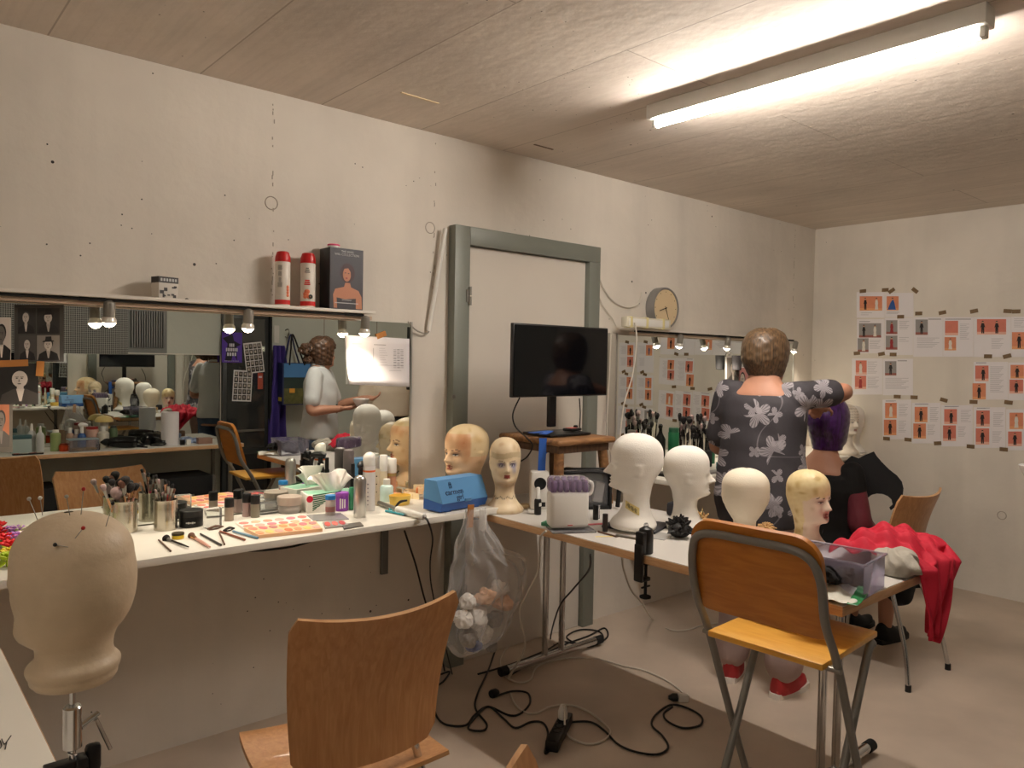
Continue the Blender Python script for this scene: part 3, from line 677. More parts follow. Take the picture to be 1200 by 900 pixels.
a = P(602, 378, y=ys); c = P(711, 466, y=ys); d = P(713, 383, y=ys); mx = (a.x+d.x)/2; zc = (P(603, 466, y=ys).z+a.z)/2; mw = d.x-a.x; mh = a.z-P(603, 466, y=ys).z
t = thing('monitor', 'black flat monitor switched off on the wooden stool before the door', 'monitor', (mx, ys, zst+.001))
rz_ = zc-zst-.001
B().box((0, .012, rz_), (mw, .022, mh), bev=.004).box((0, .034, rz_-.02), (mw*.6, .03, mh*.6), bev=.01).build('casing', BLACKP, t)
B().box((0, -.0005, rz_), (mw-.012, .003, mh-.016)).build('screen', SCRN, t)
B().box((-.03, .04, rz_-.16), (.045, .022, .30), bev=.004).build('stand_post', BLACKP, t)
B().box((-.03, -.0, .008), (.26, .19, .012), rot=(0, 0, an), bev=.003).build('stand_base', BLACKP, t)
BLUET = mat('blue_cloth_tape', (44, 98, 190), .5)
t = thing('blue_tape_strip', 'bright blue tape binding the monitor foot to the wooden stool', 'tape', (0, 0, 0))
fx_ = F+(Lf-F)*.05+(Rr-F)*.02
X = lambda u, v: (F + (Rr-F)*u + (Lf-F)*v)
for u0, u1 in ((-.012, .035), (.075, .14)):
    p0, p1, p2, p3 = X(u0, .62), X(u1, .62), X(u1, -.03), X(u0, -.03)
    pass
def strip(p, q, wid, zt, m, parent, name='strip', drop=.0, th=.0015):
    p = Vector(p); q = Vector(q); dd = (q-p).normalized(); s = Vector((-dd.y, dd.x, 0))*wid/2
    b = B(); b.prism([(x.x, x.y) for x in (p-s, q-s, q+s, p+s)], th, X=Matrix.Translation((0, 0, zt)))
    return b.build(name, m, parent)
pl = P(622, 511, z=zst+.003); pr_ = P(648, 503, z=zst+.016)
strip((pl.x, pl.y, 0), (pl.x+.15, pl.y+.03, 0), .032, zst+.0165, BLUET, t)
q2 = P(636, 514, z=zst); strip((q2.x-.0, q2.y, 0), (q2.x+.13, q2.y+.09, 0), .034, zst+.0185, BLUET, t)
e0 = P(634, 517, z=zst)
B().box((q2.x-.012, q2.y-.012, zst-.07), (.034, .0016, .15), rot=(.12, 0, -.5)).build('hanging_end', BLUET, t)
B().box((q2.x+.03, q2.y-.0, zst-.05), (.022, .0016, .07), rot=(.3, .7, -.4)).build('hanging_end', BLUET, t)
t = thing('game_controller', 'small dark gadget with red top on the monitor foot', 'gadget', (mx+.05, ys-.02, zst+.0175))
B().box((0, 0, .007), (.085, .055, .014), rot=(0, 0, .2), bev=.005).build('casing', BLACKP, t); B().box((-.01, -.004, .0148), (.05, .034, .002), rot=(0, 0, .2), bev=.0008).build('red_top', mat('faded_red', (196, 92, 84), .5), t); B().box((.035, .012, .017), (.02, .016, .014), rot=(0, 0, .2), bev=.004).build('knob', BLACKM, t)
# ================================================================== objects on the work table
def pose(px, py, z=ZT): q = P(px, py, z=z); return (q.x, q.y, z)
# white speaker-like device, black pump bottle
x, y, z = pose(623, 600)
t = thing('white_speaker', 'small white box with round black speaker hole beside the painted head', 'speaker', (x+.06, y+.02, z), -.62)
B().box((0, 0, .09), (.082, .07, .168), bev=.012).build('casing', WHITEP, t); B().lathe([(.026, 0), (.027, .003), (.02, .004), (.008, -.002), (1e-4, .001)], X=Matrix.Translation((0, -.036, .122)) @ Matrix.Rotation(PI/2, 4, 'X')).build('speaker_hole', BLACKM, t)
B().box((0, -.0355, .03), (.05, .003, .02), bev=.001).build('port_panel', BLACKP, t); B().box((0, 0, .003), (.10, .085, .006), bev=.002).build('foot_plate', WHITEP, t)
x, y, z = pose(630, 603)
t = thing('pump_bottle', 'small black bottle with white pump cap before the white speaker', 'bottle', (x, y, z))
B().lathe([(.014, 0), (.0155, .002), (.0155, .062), (.013, .067), (.008, .07)]).build('body', BLACKP, t); B().lathe([(.010, .068), (.010, .09), (.0085, .092), (.0085, .115), (.006, .118)]).build('cap', WHITEP, t)
B().box((.0, -.0158, .045), (.014, .001, .014)).build('label', WHITEP, t)
# heated roller set
x, y, z = pose(671, 622)
t = thing('roller_set', 'white heated roller set with lilac rollers under a clear lid', 'roller set', (x, y+.03, z), -.52)
w_, d_, h_ = .155, .082, .155
B().box((0, 0, h_/2+.006), (w_, d_, h_-.012), bev=.016, seg=3).build('casing', WHITEP, t)
B().box((.01, -.02, .004), (w_+.02, d_+.03, .006), bev=.002).build('clear_tray', CLEAR, t)
LILAC = mat('lilac_roller', (140, 112, 160), .6, bump=.4, bscale=300)
for i in range(6):
    for j in range(2):
        B().lathe([(.0105, 0), (.0105, .042), (.007, .045), (.007, .047), (.0035, .047)], c=(-.062+i*.0248, -.022+j*.044, h_-.006), n=14).build('roller', LILAC, t)
b = B(); 
b.box((0, 0, h_+.024), (w_+.002, d_+.002, .062), bev=.015, seg=3); b.build('clear_lid', mat('roller_lid_plastic', (235, 228, 240), .08, trans=.85, ior=1.15), t)
B().box((0, -d_/2-.0006, .025), (.02, .001, .004)).build('logo_mark', mat('pale_red_print', (190, 90, 80), .5), t)
B().tube([(w_/2, 0, h_-.02), (w_/2+.018, 0, h_-.01), (w_/2+.02, 0, h_+.025), (w_/2, 0, h_+.035)], .007, n=8).build('handle', WHITEP, t)
x, y, z = pose(644, 615); tag(B().box((0, 0, .008), (.075, .04, .014), bev=.002).build('cardboard_packet', mat('green_card', (74, 140, 104), .6), None, (x, y, z), .35), 'flat green packet lying beside the white roller set', 'packet')
x, y, z = pose(698, 609)
t = thing('small_bottle', 'small black and clear bottle right of the roller set', 'bottle', (x, y, z)); B().lathe([(.011, 0), (.0118, .002), (.0118, .062), (.01, .064)]).build('cap', BLACKP, t); B().box((.02, .008, .03), (.016, .016, .06), bev=.003).build('clear_side', CLEAR, t)
x, y, z = pose(709, 623); tag(B().lathe([(.0102, 0), (.0105, .001), (.0105, .068), (.009, .07)]).build('mascara_tube', mat('dark_brown_plastic', (44, 32, 28), .35), None, (x, y, z)), 'dark brown mascara tube standing at the work table edge', 'tube')
def stick(name, label, cat, p, q, r, mats, z, grp=None, tip=None, tipm=None):
    p = Vector((*P(*p, z=z)[:2], z+r+.0005)); q = Vector((*P(*q, z=z)[:2], z+r+.0005)); d = q-p
    o = tag(B().cyl((0, 0, 0), d, r, r*.9).build(name, mats, None, p), label, cat, grp)
    if tip: B().cyl(d, d*1.0+d.normalized()*tip, r*.85, r*.15).build('tip', tipm or BLACKP, o)
    return o
BROWNP = mat('brown_pencil', (92, 62, 44), .4)
stick('makeup_pencil', 'dark brown pencil lying below the mascara tube', 'pencil', (701, 624), (722, 630), .0035, BROWNP, ZT, None, .012, BROWNP)
x, y, z = pose(711, 629); tag(B().box((0, 0, .001), (.085, .012, .002)).build('tape_piece', TAPEY, None, (x, y, z), -.55), 'yellow tape scrap beside the dark brown pencil', 'tape')
x, y, z = pose(699, 615); tag(B().box((0, 0, .003), (.07, .012, .005), bev=.001).build('nail_file', mat('pink_plastic', (222, 120, 130), .5), None, (x, y, z), -.35), 'pink nail file lying behind the mascara tube', 'nail file')
# black table clamp on the front edge
x, y, z = pose(741, 652)
t = thing('wig_clamp', 'black table clamp screwed to the front edge of the work table', 'clamp', (TX0+.022, y, ZT))
B().lathe([(.024, .001), (.026, .004), (.026, .072), (.022, .086), (.012, .092), (.006, .094)], n=20).box((-.022, 0, .04), (.028, .036, .076), bev=.004).build('body', BLACKP, t)
B().box((-.034, 0, -.028), (.016, .034, .13), bev=.004).box((-.012, 0, -.088), (.05, .03, .014), bev=.003).build('c_frame', BLACKP, t)
B().cyl((.004, 0, -.145), (.004, 0, -.031), .0055).lathe([(.0, -.031), (.017, -.034), (.017, -.038), (.0, -.04)], c=(.004, 0, 0)).build('screw', BLACKM, t)
B().lathe([(.01, -.16), (.02, -.156), (.02, -.150), (.008, -.145)], c=(.004, 0, 0)).cyl((-.016, 0, -.118), (.026, 0, -.118), .0035).build('knob', BLACKM, t)
B().cyl((-.03, .01, .052), (-.04, .10, .05), .0048).build('handle_rod', STEEL, t)
B().cyl((0, 0, .09), (0, 0, .105), .010, .006).build('peg', CLEAR, t)
# flat black panel under the long necked head, black cloth, hair tufts
x, y, z = pose(742, 618); 
ha.location.z = ZT+.0135; tag(B().box((0, 0, .006), (.20, .22, .011), bev=.003).build('display_board', mat('charcoal_board', (46, 46, 52), .6), None, (x+.02, y, z), .35), 'charcoal board under the large white foam head', 'board')
x, y, z = pose(772, 605)
tag(B().box((0, 0, .030), (.10, .045, .058), bev=.012).build('felt_block', mat('charcoal_felt', (48, 47, 52), .9), None, (x+.09, y-.02, z), .2), 'charcoal felt block between the two long necked foam heads', 'block')
def tuft(name, label, cat, px, py, r, m, n=90, seed=1, h=1.):
    x, y, z = pose(px, py); rn = random.Random(seed); b = B()
    b.sph((0, 0, r*.42*h), (r*.7, r*.7, r*.42*h), n=14, m=8)
    for i in range(n):
        a = rn.uniform(0, 2*PI); el = rn.uniform(-.1, 1.3); L_ = r*rn.uniform(.8, 1.15)
        d = Vector((math.cos(a)*math.cos(el), math.sin(a)*math.cos(el), abs(math.sin(el))*h)); p = Vector((0, 0, r*.3*h))
        e = p+d*L_*.85; e.z = max(e.z, .004); m_ = p+d*L_*.5+Vector((rn.uniform(-1, 1), rn.uniform(-1, 1), rn.uniform(0, 1)))*r*.12
        b.tube([p, m_, e], [r*.16, r*.13, r*.05], n=5, sm=3)
    return tag(b.build(name, m, None, (x, y, z)), label, cat)
tuft('hair_tuft', 'fluffy black hair piece lying before the small white foam head', 'hair piece', 796, 630, .062, mat('black_hair', (14, 12, 12), .6), seed=4, h=1.15)
BLOND = mat('blond_hair', (190, 152, 100), .5, bump=.5, bscale=200, var=.2, vscale=60)
tuft('hair_curl', 'blond hair curl behind the bar stool back, left of the egg shaped head', 'hair piece', 821, 615, .05, BLOND, 50, 5, .9)
tuft('hair_curl', 'blond hair curl right of the egg shaped head', 'hair piece', 898, 622, .045, BLOND, 50, 6, .6)
x, y, z = pose(772, 628)
t = tag(B().box((0, 0, .001), (.12, .09, .0016)).build('hairnet_packet', mat('clear_film', (235, 235, 232), .15, trans=.6, ior=1.1), None, (x+.0, y, z+.0), .3), 'clear film packet lying before the black hair piece', 'packet')
# clear storage box with black pieces, green-white bag, garments at the table corner
x, y, z = pose(995, 672)
C1 = P(1037, 649, z=ZT+.10); C2 = P(950, 634, z=ZT+.10); bl = (C1-C2).length; ba = math.atan2(C1.y-C2.y, C1.x-C2.x); bn = Vector((math.sin(ba), -math.cos(ba), 0))
bw = .185; bc = (C1+C2)/2 + bn*bw/2; BL = (bc.x, bc.y, ZT)
t = thing('storage_box', 'translucent lilac plastic storage box on the table corner', 'box', BL, ba)
LBOX = mat('lilac_translucent_plastic', (226, 224, 240), .15, trans=.88, ior=1.08)
w_, d_, h_ = bl, bw, .10
b = B(); tk = .003
for c, s in (((0, 0, tk/2), (w_, d_, tk)), ((-w_/2, 0, h_/2), (tk, d_, h_)), ((w_/2, 0, h_/2), (tk, d_, h_)), ((0, -d_/2, h_/2), (w_, tk, h_)), ((0, d_/2, h_/2), (w_, tk, h_))): b.box(c, s, bev=.001)
b.build('tray', LBOX, t)
b = B()
for s in (-1, 1): b.box((s*(w_/2+.003), 0, h_), (.009, d_+.012, .005), bev=.002).box((0, s*(d_/2+.003), h_), (w_+.012, .009, .005), bev=.002)
b.build('rim', LBOX, t)
def cloth(name, label, cat, pts_fn, m, nu=30, nv=20, th=.006, loc=(0, 0, 0), rz=0., sub=1, parent=None, closed=False):
    rows = [[pts_fn(i/nu, j/nv) for i in range(nu if closed else nu+1)] for j in range(nv+1)]
    o = B().grid(rows, closed=closed).build(name, m, parent, loc, rz, ang=3.2)
    so = o.modifiers.new('solid', 'SOLIDIFY'); so.thickness = th; so.offset = 0
    if sub: o.modifiers.new('sub', 'SUBSURF').render_levels = sub
    if label: tag(o, label, cat)
    return o
BLACKC = mat('black_cloth', (20, 19, 20), .85, bump=.2, bscale=200)
from mathutils import noise as NZ
def lump(name, label, cat, r, m, loc, rz=0., amp=.3, fr=14., seed=0., parent=None, flat=True):
    """a crumpled heap: a ball pushed about by folds"""
    bm = bmesh.new(); bmesh.ops.create_icosphere(bm, subdivisions=5, radius=1)
    for q in bm.verts:
        d = q.co.copy(); p = Vector((d.x*r[0], d.y*r[1], d.z*r[2]))
        k = NZ.noise(p*fr+Vector((seed, 2, 7))); k2 = abs(NZ.noise(p*fr*1.9+Vector((4, seed, 1))))
        p *= 1+amp*k-amp*.9*k2
        if flat and p.z < -r[2]*.55: p.z = -r[2]*.55
        q.co = p
    zmin = min(q.co.z for q in bm.verts)
    for q in bm.verts: q.co.z -= zmin
    me = bpy.data.meshes.new(name); bm.to_mesh(me); bm.free(); me.materials.append(m); me.polygons.foreach_set('use_smooth', [True]*len(me.polygons))
    o = bpy.data.objects.new(name, me); COL.objects.link(o); o.location = loc; o.rotation_euler = (0, 0, rz)
    if parent is not None: o.parent = parent
    if label: tag(o, label, cat)
    return o
lump('felt_roll', 'dark navy felt roll inside the lilac storage box', 'felt roll', (.10, .055, .05), mat('navy_black_felt', (44, 43, 54), .9), (bc.x-.0, bc.y, ZT+.004), ba, .18, 9)
q = P(974, 683, z=ZT+.03); lump('cloth_scrap', 'black crumpled cloth scrap lying on the green and white bag', 'cloth scrap', (.07, .04, .03), BLACKC, (q.x, q.y, ZT+.034), -.5, .5, 26)
def bagf(u, v):
    x = (u-.5)*.27; y = (v-.5)*.17; return (x, y, .020*math.sin(PI*u)*math.sin(PI*v)+.006+.004*math.sin(13*u+5*v)+.003*math.sin(21*v+3*u))
GRW = mat('white_packet_print', (222, 222, 210), .3, var=.12, vscale=30)
q = P(985, 692, z=ZT); o = cloth('snack_bag', 'crumpled green and white plastic bag at the table corner by the stool back', 'bag', bagf, GRW, loc=(q.x-.03, q.y+.02, ZT+.001), rz=.35, th=.002)
def gre(u, v):
    x = (u-.5)*.28; y = -.06-.03*v; return (x, y-.014*math.sin(PI*u), .014*math.sin(PI*u)*(1-v*.8)+.008+.0015*math.sin(40*u))
cloth('green_band', None, None, gre, mat('green_checked_band', (30, 120, 64), .35, var=.5, vscale=90), parent=o, nv=6, th=.002)
GREYJ = mat('grey_jersey', (166, 160, 148), .85, bump=.25, bscale=140)
REDJ = mat('crimson_jersey', (186, 20, 48), .75, bump=.15, bscale=160)
q = P(1052, 662, z=ZT+.02); lump('grey_garment', 'crumpled grey sweatshirt heaped on the table corner in front of the red one', 'garment', (.10, .055, .055), GREYJ, (q.x-.035, q.y-.01, ZT+.001), 1.15, .38, 12, 3.)
# crimson sweatshirt: heaped on the table, falling over the short edge to a point
def rr(u, v):
    w = 1 if v < .5 else 1-.80*((v-.5)/.5)**.75
    x = 2.675+(u-.5)*.33*w - (.14*(v-.5)/.5 if v > .5 else 0); s = v*.50
    f = .014*math.sin(17*u+3*v)+.009*math.sin(29*u-9*v)
    yE = TY0-.012
    if s < .28:
        k = s/.28; y = -1.76+(yE+1.76)*k; z = ZT+.012+.075*math.sin(PI*min(1, k*.9+.08))*math.sin(PI*(u*.92+.04))**.7+abs(f)*1.2+.02*math.sin(7*u+11*k)**2
    else:
        k = (s-.28); y = yE-.022-.02*math.sin(k*6)+f*.9; z = ZT+.016-max(0, k-.02)+.03*max(0, 1-k/.06)*math.sin(PI*u)
        z += .02*math.sin(5*u)*min(1, k*4)
    return (x, y, z)
cloth('red_garment', 'crimson hooded sweatshirt heaped over the table corner, one end hanging down to a point', 'garment', rr, REDJ, nu=40, nv=44, th=.008)
rg = bpy.data.objects['red_garment']
q = P(1100, 660, z=ZT+.03)
lump('hood', None, None, (.06, .10, .05), REDJ, (2.80, -1.93, ZT-.015), .3, .35, 9, 6., parent=rg, flat=False)
# black vinyl wash bag under the stool
t = thing('wash_bag', 'black and clear vinyl wash bag full of packets under the wooden stool', 'bag', (2.50, -.62, ZT), -.55)
b = B(); b.box((0, 0, .085), (.20, .11, .165), bev=.02, seg=3); b.build('clear_panel', mat('smoky_vinyl', (190, 190, 195), .12, trans=.85, ior=1.12), t)
for s in ((-.10, 0), (.10, 0)): pass
b = B(); b.tube([(-.10, -.055, .165), (0, -.06, .172), (.10, -.055, .165), (.105, 0, .168), (.10, .055, .165), (-.10, .055, .165), (-.105, 0, .168)], .008, closed=True).build('zip_rim', BLACKM, t)
B().box((.105, 0, .085), (.016, .115, .17), bev=.006).build('side_panel', BLACKM, t); B().box((0, 0, .008), (.205, .115, .016), bev=.005).build('base_panel', BLACKM, t)
B().tube([(.09, -.03, .17), (.13, -.04, .19), (.145, -.05, .10), (.14, -.05, .01)], .010, n=8).build('strap', BLACKM, t)
for i in range(3): B().box((-.055+i*.055, -.01+.02*(i % 2), .075), (.045, .05, .09), rot=(0, .15*(i-1), .1), bev=.004).build('packet', [WHITEP, mat('grey_packet', (150, 150, 152), .5), WHITEP][i], t)
x, y = 2.36, -.37
t = thing('power_adapter', 'white plug adapter on the work table beneath the stool seat', 'adapter', (2.66, -.36, ZT), .3)
B().box((0, 0, .03), (.07, .05, .06), bev=.008).build('body', WHITEP, t); B().box((0, 0, .10), (.035, .04, .08), bev=.006).build('plug', mat('beige_plug', (196, 176, 140), .5), t)
# painted head's clear stand and lath at the counter's end
q = P(580, 596, z=ZL); 
tag(B().box((0, 0, .010), (.17, .035, .019), bev=.002).build('wood_lath', wood('pale_lath', (208, 188, 150), (186, 160, 118), .55, (2, 20, 20), coat=0), None, (2.20, -.475, ZT+.001), -.06), 'pale wooden lath lying at the counter end before the violet eyed head', 'lath')
# ================================================================== things on the long counter
def item(name, label, cat, px, base, w, top, prof, mats, z=ZL, group=None, n=24, mis=None, dy=0.):
    """upright round thing; prof = [(radius share, height share)], mats per ring"""
    p, r, h = P2(px, base, w, top, z); o = B().lathe([(a*r, c*h) for a, c in prof], n=n, mis=mis).build(name, mats, None, (p.x, p.y+dy, z)); tag(o, label, cat, group); return o, r, h
ALUB = mat('brushed_aluminium', (190, 188, 184), .28, .9)
TIN = mat('tin_can', (188, 182, 168), .22, .95, bump=.0)
def part(name, o, prof, r, h, m, n=24): return B().lathe([(a*r, c*h) for a, c in prof], n=n).build(name, m, o)
# light blue bottle
LB = mat('sky_blue_plastic', (72, 156, 214), .4); LBC = mat('pale_blue_cap', (140, 188, 222), .45)
o, r, h = item('blue_bottle', 'small sky blue plastic bottle behind the block head', 'bottle', 79, 612, 22, 590, [(.9, 0), (1, .03), (1, .55), (.93, .64), (.66, .72), (.64, .74)], LB)
part('cap', o, [(.68, .72), (.72, .74), (.72, .97), (.66, 1.0)], r, h, LBC)
# tins of brushes
def tin(label, px, base, w, top):
    p, r, h = P2(px, base, w, top, ZL); b = B(); prof = [(r*.97, 0), (r, .002), (r, .004)]
    nr = 14
    for i in range(nr+1):
        z = .012+(h-.024)*i/nr; prof.append((r*(1-.012*(i % 2)) if .2 < i/nr < .85 else r*.99, z))
    prof += [(r, h-.004), (r*1.01, h), (r*.95, h), (r*.95, .004), (1e-4, .004)]
    o = b.lathe(prof, n=32).build('tin_can', TIN, None, (p.x, p.y, ZL)); tag(o, label, 'tin can'); return p, r, h
BRH = [mat('black_bristle', (24, 20, 20), .9, bump=.5, bscale=400), mat('mauve_bristle', (150, 128, 126), .9, bump=.5, bscale=400), mat('brown_bristle', (96, 62, 48), .9, bump=.5, bscale=400)]
HAND = [mat('black_handle', (20, 18, 18), .25), mat('rose_handle', (214, 160, 146), .3), mat('wood_handle', (190, 140, 96), .4), mat('red_handle', (168, 44, 52), .35), mat('pink_handle', (224, 92, 128), .35), mat('cream_handle', (226, 216, 196), .4), mat('purple_handle', (96, 58, 92), .35)]
GOLD = mat('rose_gold_ferrule', (206, 160, 128), .25, .9)
def brush(label, p, q, hr, hl, m, hm, group, rad=.0035, name='makeup_brush'):
    """p: handle end, q: ferrule end; bristles beyond q"""
    p = Vector(p); q = Vector(q); d = (q-p).normalized()
    t = thing(name, label, 'brush', p, 0, group); e = q-p
    B().tube([(0, 0, 0), e*.4, e*.8], [rad*.6, rad*1.1, rad], n=8, sm=3).build('handle', hm, t)
    B().cyl(e*.8, e, rad*1.1, rad*1.7, n=10).build('ferrule', GOLD if hm is HAND[1] else STEEL, t)
    X = Matrix.Translation(e) @ d.to_track_quat('Z', 'Y').to_matrix().to_4x4()
    B().lathe([(rad*1.6, 0), (hr*.8, hl*.3), (hr, hl*.62), (hr*.82, hl*.86), (hr*.4, hl*.98), (1e-4, hl)], n=14, X=X).build('bristles', m, t)
    return t
p, r, h = tin('ribbed tin can full of big powder brushes, beside the block head', 145.5, 623, 29, 586)
rn = random.Random(11)
tops = [(121, 571, .011, 1, 2), (137, 578, .022, 1, 0), (131, 565, .012, 0, 0), (147, 563, .016, 0, 0), (152, 571, .018, 0, 1), (159, 570, .013, 0, 1), (143, 567, .014, 2, 2)]
for i, (px, py, hr, mi, hi) in enumerate(tops):
    c = P(px, py, y=p.y + (i % 3-1)*.015); f = Vector((p.x+(i-3)*.006, p.y+(i % 2)*.01-.005, ZL+.012)); d = (c-f); L_ = d.length; q = f+d*(1-hr*1.1/L_)
    brush('powder brush with a fluffy head standing in the ribbed tin can', f, q, hr, hr*2.1, BRH[mi], HAND[hi], 'powder brushes in the ribbed tin')
p, r, h = tin('tin can crowded with thin brushes and pencils, beside the black jar', 194, 620, 26, 585)
for i in range(16):
    a = rn.uniform(0, 2*PI); rr_ = r*.75*math.sqrt(rn.random()); f = Vector((p.x-rr_*.5*math.cos(a), p.y-rr_*.5*math.sin(a), ZL+.01)); hh_ = rn.uniform(.125, .165) if i else .185
    e = Vector((p.x+rr_*1.35*math.cos(a), p.y+rr_*1.2*math.sin(a), ZL+hh_))
    brush('thin brush with coloured handle standing in the crowded tin can', f, e, rn.uniform(.003, .006), rn.uniform(.01, .02), BRH[i % 3], HAND[(i*5) % 7], 'thin brushes in the crowded tin', .003)
# black jar, dark bottle behind, yellow pot
o, r, h = item('cream_jar', 'wide black screw top jar in front of the dark spray bottle', 'jar', 224, 616, 26.5, 597, [(.96, 0), (1, .03), (1, .58), (.97, .62), (.97, .63), (1.02, .64), (1.02, .97), (.98, 1)], BLACKP)
b = B()
for i in range(5):
    a = -2.25+i*.16; b.box((r*math.cos(a), r*math.sin(a), h*.30), (.001, .006, .004+.003*(i % 2)), rot=(0, 0, a))
b.build('label_print', mat('white_print', (200, 200, 200), .6), o)
o, r, h = item('spray_bottle', 'dark brown plastic bottle with tapered cap behind the black jar', 'bottle', 226, 607, 15, 566, [(1, 0), (1, .5), (.98, .52), (.98, .55), (.9, .8), (.66, .97), (.4, 1)], mat('dark_brown_bottle', (40, 32, 32), .35))
o, r, h = item('face_paint_pot', 'small yellow pot with dark lid lying open among the brushes', 'pot', 208.5, 631, 13.5, 624, [(.98, 0), (1, .04), (1, .6), (.98, .62)], mat('yellow_pot', (226, 190, 40), .4))
part('lid', o, [(1.02, .62), (1.03, .66), (1.03, .95), (.99, 1)], r, h, mat('dark_olive_lid', (60, 52, 34), .4))
# brushes and tools lying at the front
def flat(px, py, z=ZL+.006): q = P(px, py, z=z); return Vector((q.x, q.y, z))
brush('black handled powder brush with round dark head lying in front of the tins', flat(221, 641), flat(197, 632), .0135, .024, BRH[0], HAND[0], None)
brush('rose handled brush with brown head lying beside the yellow pot', flat(246, 641), flat(226, 629), .0125, .026, BRH[2], HAND[1], None, .005)
stick('makeup_pencil', 'short thin dark pencil lying nearest the block head', 'pencil', (200, 647), (186, 634), .003, BROWNP, ZL)
stick('makeup_pencil', 'dark grey pencil lying right of the rose handled brush', 'pencil', (259, 640), (235, 627), .0036, mat('dark_grey_pencil', (52, 50, 48), .4), ZL)
stick('makeup_pencil', 'slim brown pencil lying under the hair clips', 'pencil', (263, 639), (257, 625), .003, BROWNP, ZL)
stick('makeup_pencil', 'chestnut brown pencil lying beside the blue pencil', 'pencil', (287, 634), (258, 624), .004, mat('chestnut_pencil', (142, 84, 64), .4), ZL)
stick('makeup_pencil', 'grey blue pencil lying against the peach palette', 'pencil', (302, 632), (273, 624), .0042, mat('blue_grey_pencil', (112, 150, 176), .4), ZL)
for i, (a, c, lb) in enumerate((((243, 620), (262, 617), 'brown hair clip lying near the clear acrylic case'), ((262, 622), (275, 619), 'black hair clip lying beside the chestnut pencil'))):
    p = flat(*a); q = flat(*c); d = q-p; t = thing('hair_clip', lb, 'hair clip', p)
    m = [BROWNP, BLACKM][i]; B().tube([(0, 0, 0), d*.5+Vector((0, 0, .006)), d], [.004, .005, .002], n=8).build('upper_jaw', m, t); B().tube([d*.1-Vector((0, 0, .003)), d*.5-Vector((0, 0, .004)), d], [.003, .003, .002], n=8).build('lower_jaw', m, t)
# eye shadow tubes with black caps
GLIT = [mat('taupe_glitter', (150, 134, 120), .4, .3), mat('grey_glitter', (132, 124, 116), .4, .3), mat('rose_glitter', (160, 136, 134), .4, .3), mat('olive_glitter', (120, 114, 100), .4, .3)]
for i, (px, base, w, top, lb) in enumerate(((268.5, 610, 10.5, 583.5, 'first pigment tube with black cap, standing alone before the others'), (279.5, 600, 10, 574, 'pigment tube with black cap at the back of the group'), (289, 605, 10, 578, 'pigment tube with black cap in the middle of the group'), (299, 606, 10.5, 580, 'pigment tube with black cap before the frosted clear box'))):
    o, r, h = item('pigment_tube', lb, 'cosmetic tube', px, base, w, top, [(.95, 0), (1, .02), (1, .6), (.9, .62)], GLIT[i])
    part('cap', o, [(1, .61), (1.02, .63), (1.02, .98), (.96, 1)], r, h, BLACKP)
o, r, h = item('mascara_bottle', 'squat black bottle with thin cap behind the single pigment tube', 'bottle', 258, 601, 11, 576, [(1, 0), (1, .4), (.5, .5), (.34, .55), (.4, .95), (.3, 1)], BLACKP)
o, r, h = item('mascara_bottle', 'black square shouldered bottle next to the squat one', 'bottle', 247, 600, 10, 578, [(1, 0), (1, .55), (.75, .6), (.75, .98), (.7, 1)], BLACKP)
# clear acrylic case, frosted box, tray
def cbox(name, label, cat, c, size, rz, m, z=ZL, bev=.003): return tag(B().box((0, 0, size[2]/2), size, bev=bev).build(name, m, None, (c[0], c[1], z), rz), label, cat)
ACR = mat('clear_acrylic', (238, 240, 240), .06, trans=.9, ior=1.15)
FROST = mat('frosted_plastic', (228, 228, 226), .4, trans=.45, ior=1.2)
q = P(249, 618, z=ZL); cbox('acrylic_case', 'clear acrylic case standing next to the black jar', 'case', q, (.06, .03, .072), .1, ACR)
q = P(306, 597, z=ZL); cbox('frosted_box', 'frosted clear flip box standing behind the pigment tubes', 'box', q, (.10, .022, .118), -.05, FROST, bev=.008)
q = P(318, 601, z=ZL); cbox('clear_tray', 'low clear tray before the frosted box', 'tray', q, (.11, .05, .045), 0, ACR)
# grey jar stack
GJ = mat('greige_jar_lid', (168, 154, 142), .35)
o, r, h = item('screw_jar', 'wide greige screw jar left of the tissue box', 'jar', 339, 600, 28, 581, [(.93, 0), (.95, .03), (.95, .45), (.9, .5)], mat('clear_jar_wall', (206, 198, 192), .12, trans=.6, ior=1.2))
part('lid', o, [(1, .5), (1.01, .53), (1.01, .97), (.97, 1)], r, h, GJ)
# palettes
PEACH = mat('peach_palette', (240, 190, 146), .5); 
def quad(pts, z=ZL): return [P(*p, z=z) for p in pts]
def palette(label, corners, frame, pans, rows, cols, th=.012, name='makeup_palette'):
    A, Bq, Cq, D = quad(corners); o0 = A.copy(); t = thing(name, label, 'make-up palette', (o0.x, o0.y, ZL))
    loc = [Vector((v.x-o0.x, v.y-o0.y)) for v in (A, Bq, Cq, D)]
    B().prism([(v.x, v.y) for v in loc], th).build('tray', frame, t)
    f = lambda u, v: loc[0]*(1-u)*(1-v)+loc[1]*u*(1-v)+loc[2]*u*v+loc[3]*(1-u)*v
    k = 0
    for i in range(cols):
        for j in range(rows):
            g = .012; u0, u1, v0, v1 = (i+.10)/cols, (i+.90)/cols, (j+.14)/rows, (j+.86)/rows; poly = []
            for a in range(14):
                an_ = 2*PI*a/14; poly.append(f((u0+u1)/2+(u1-u0)/2*math.cos(an_), (v0+v1)/2+(v1-v0)/2*math.sin(an_)))
            B().prism([(q.x, q.y) for q in poly], .0015, X=Matrix.Translation((0, 0, th-.0004))).build('pan', mat('pan_%02d_%02d_%02d' % pans[k % len(pans)], pans[k % len(pans)], .7), t); k += 1
    return t
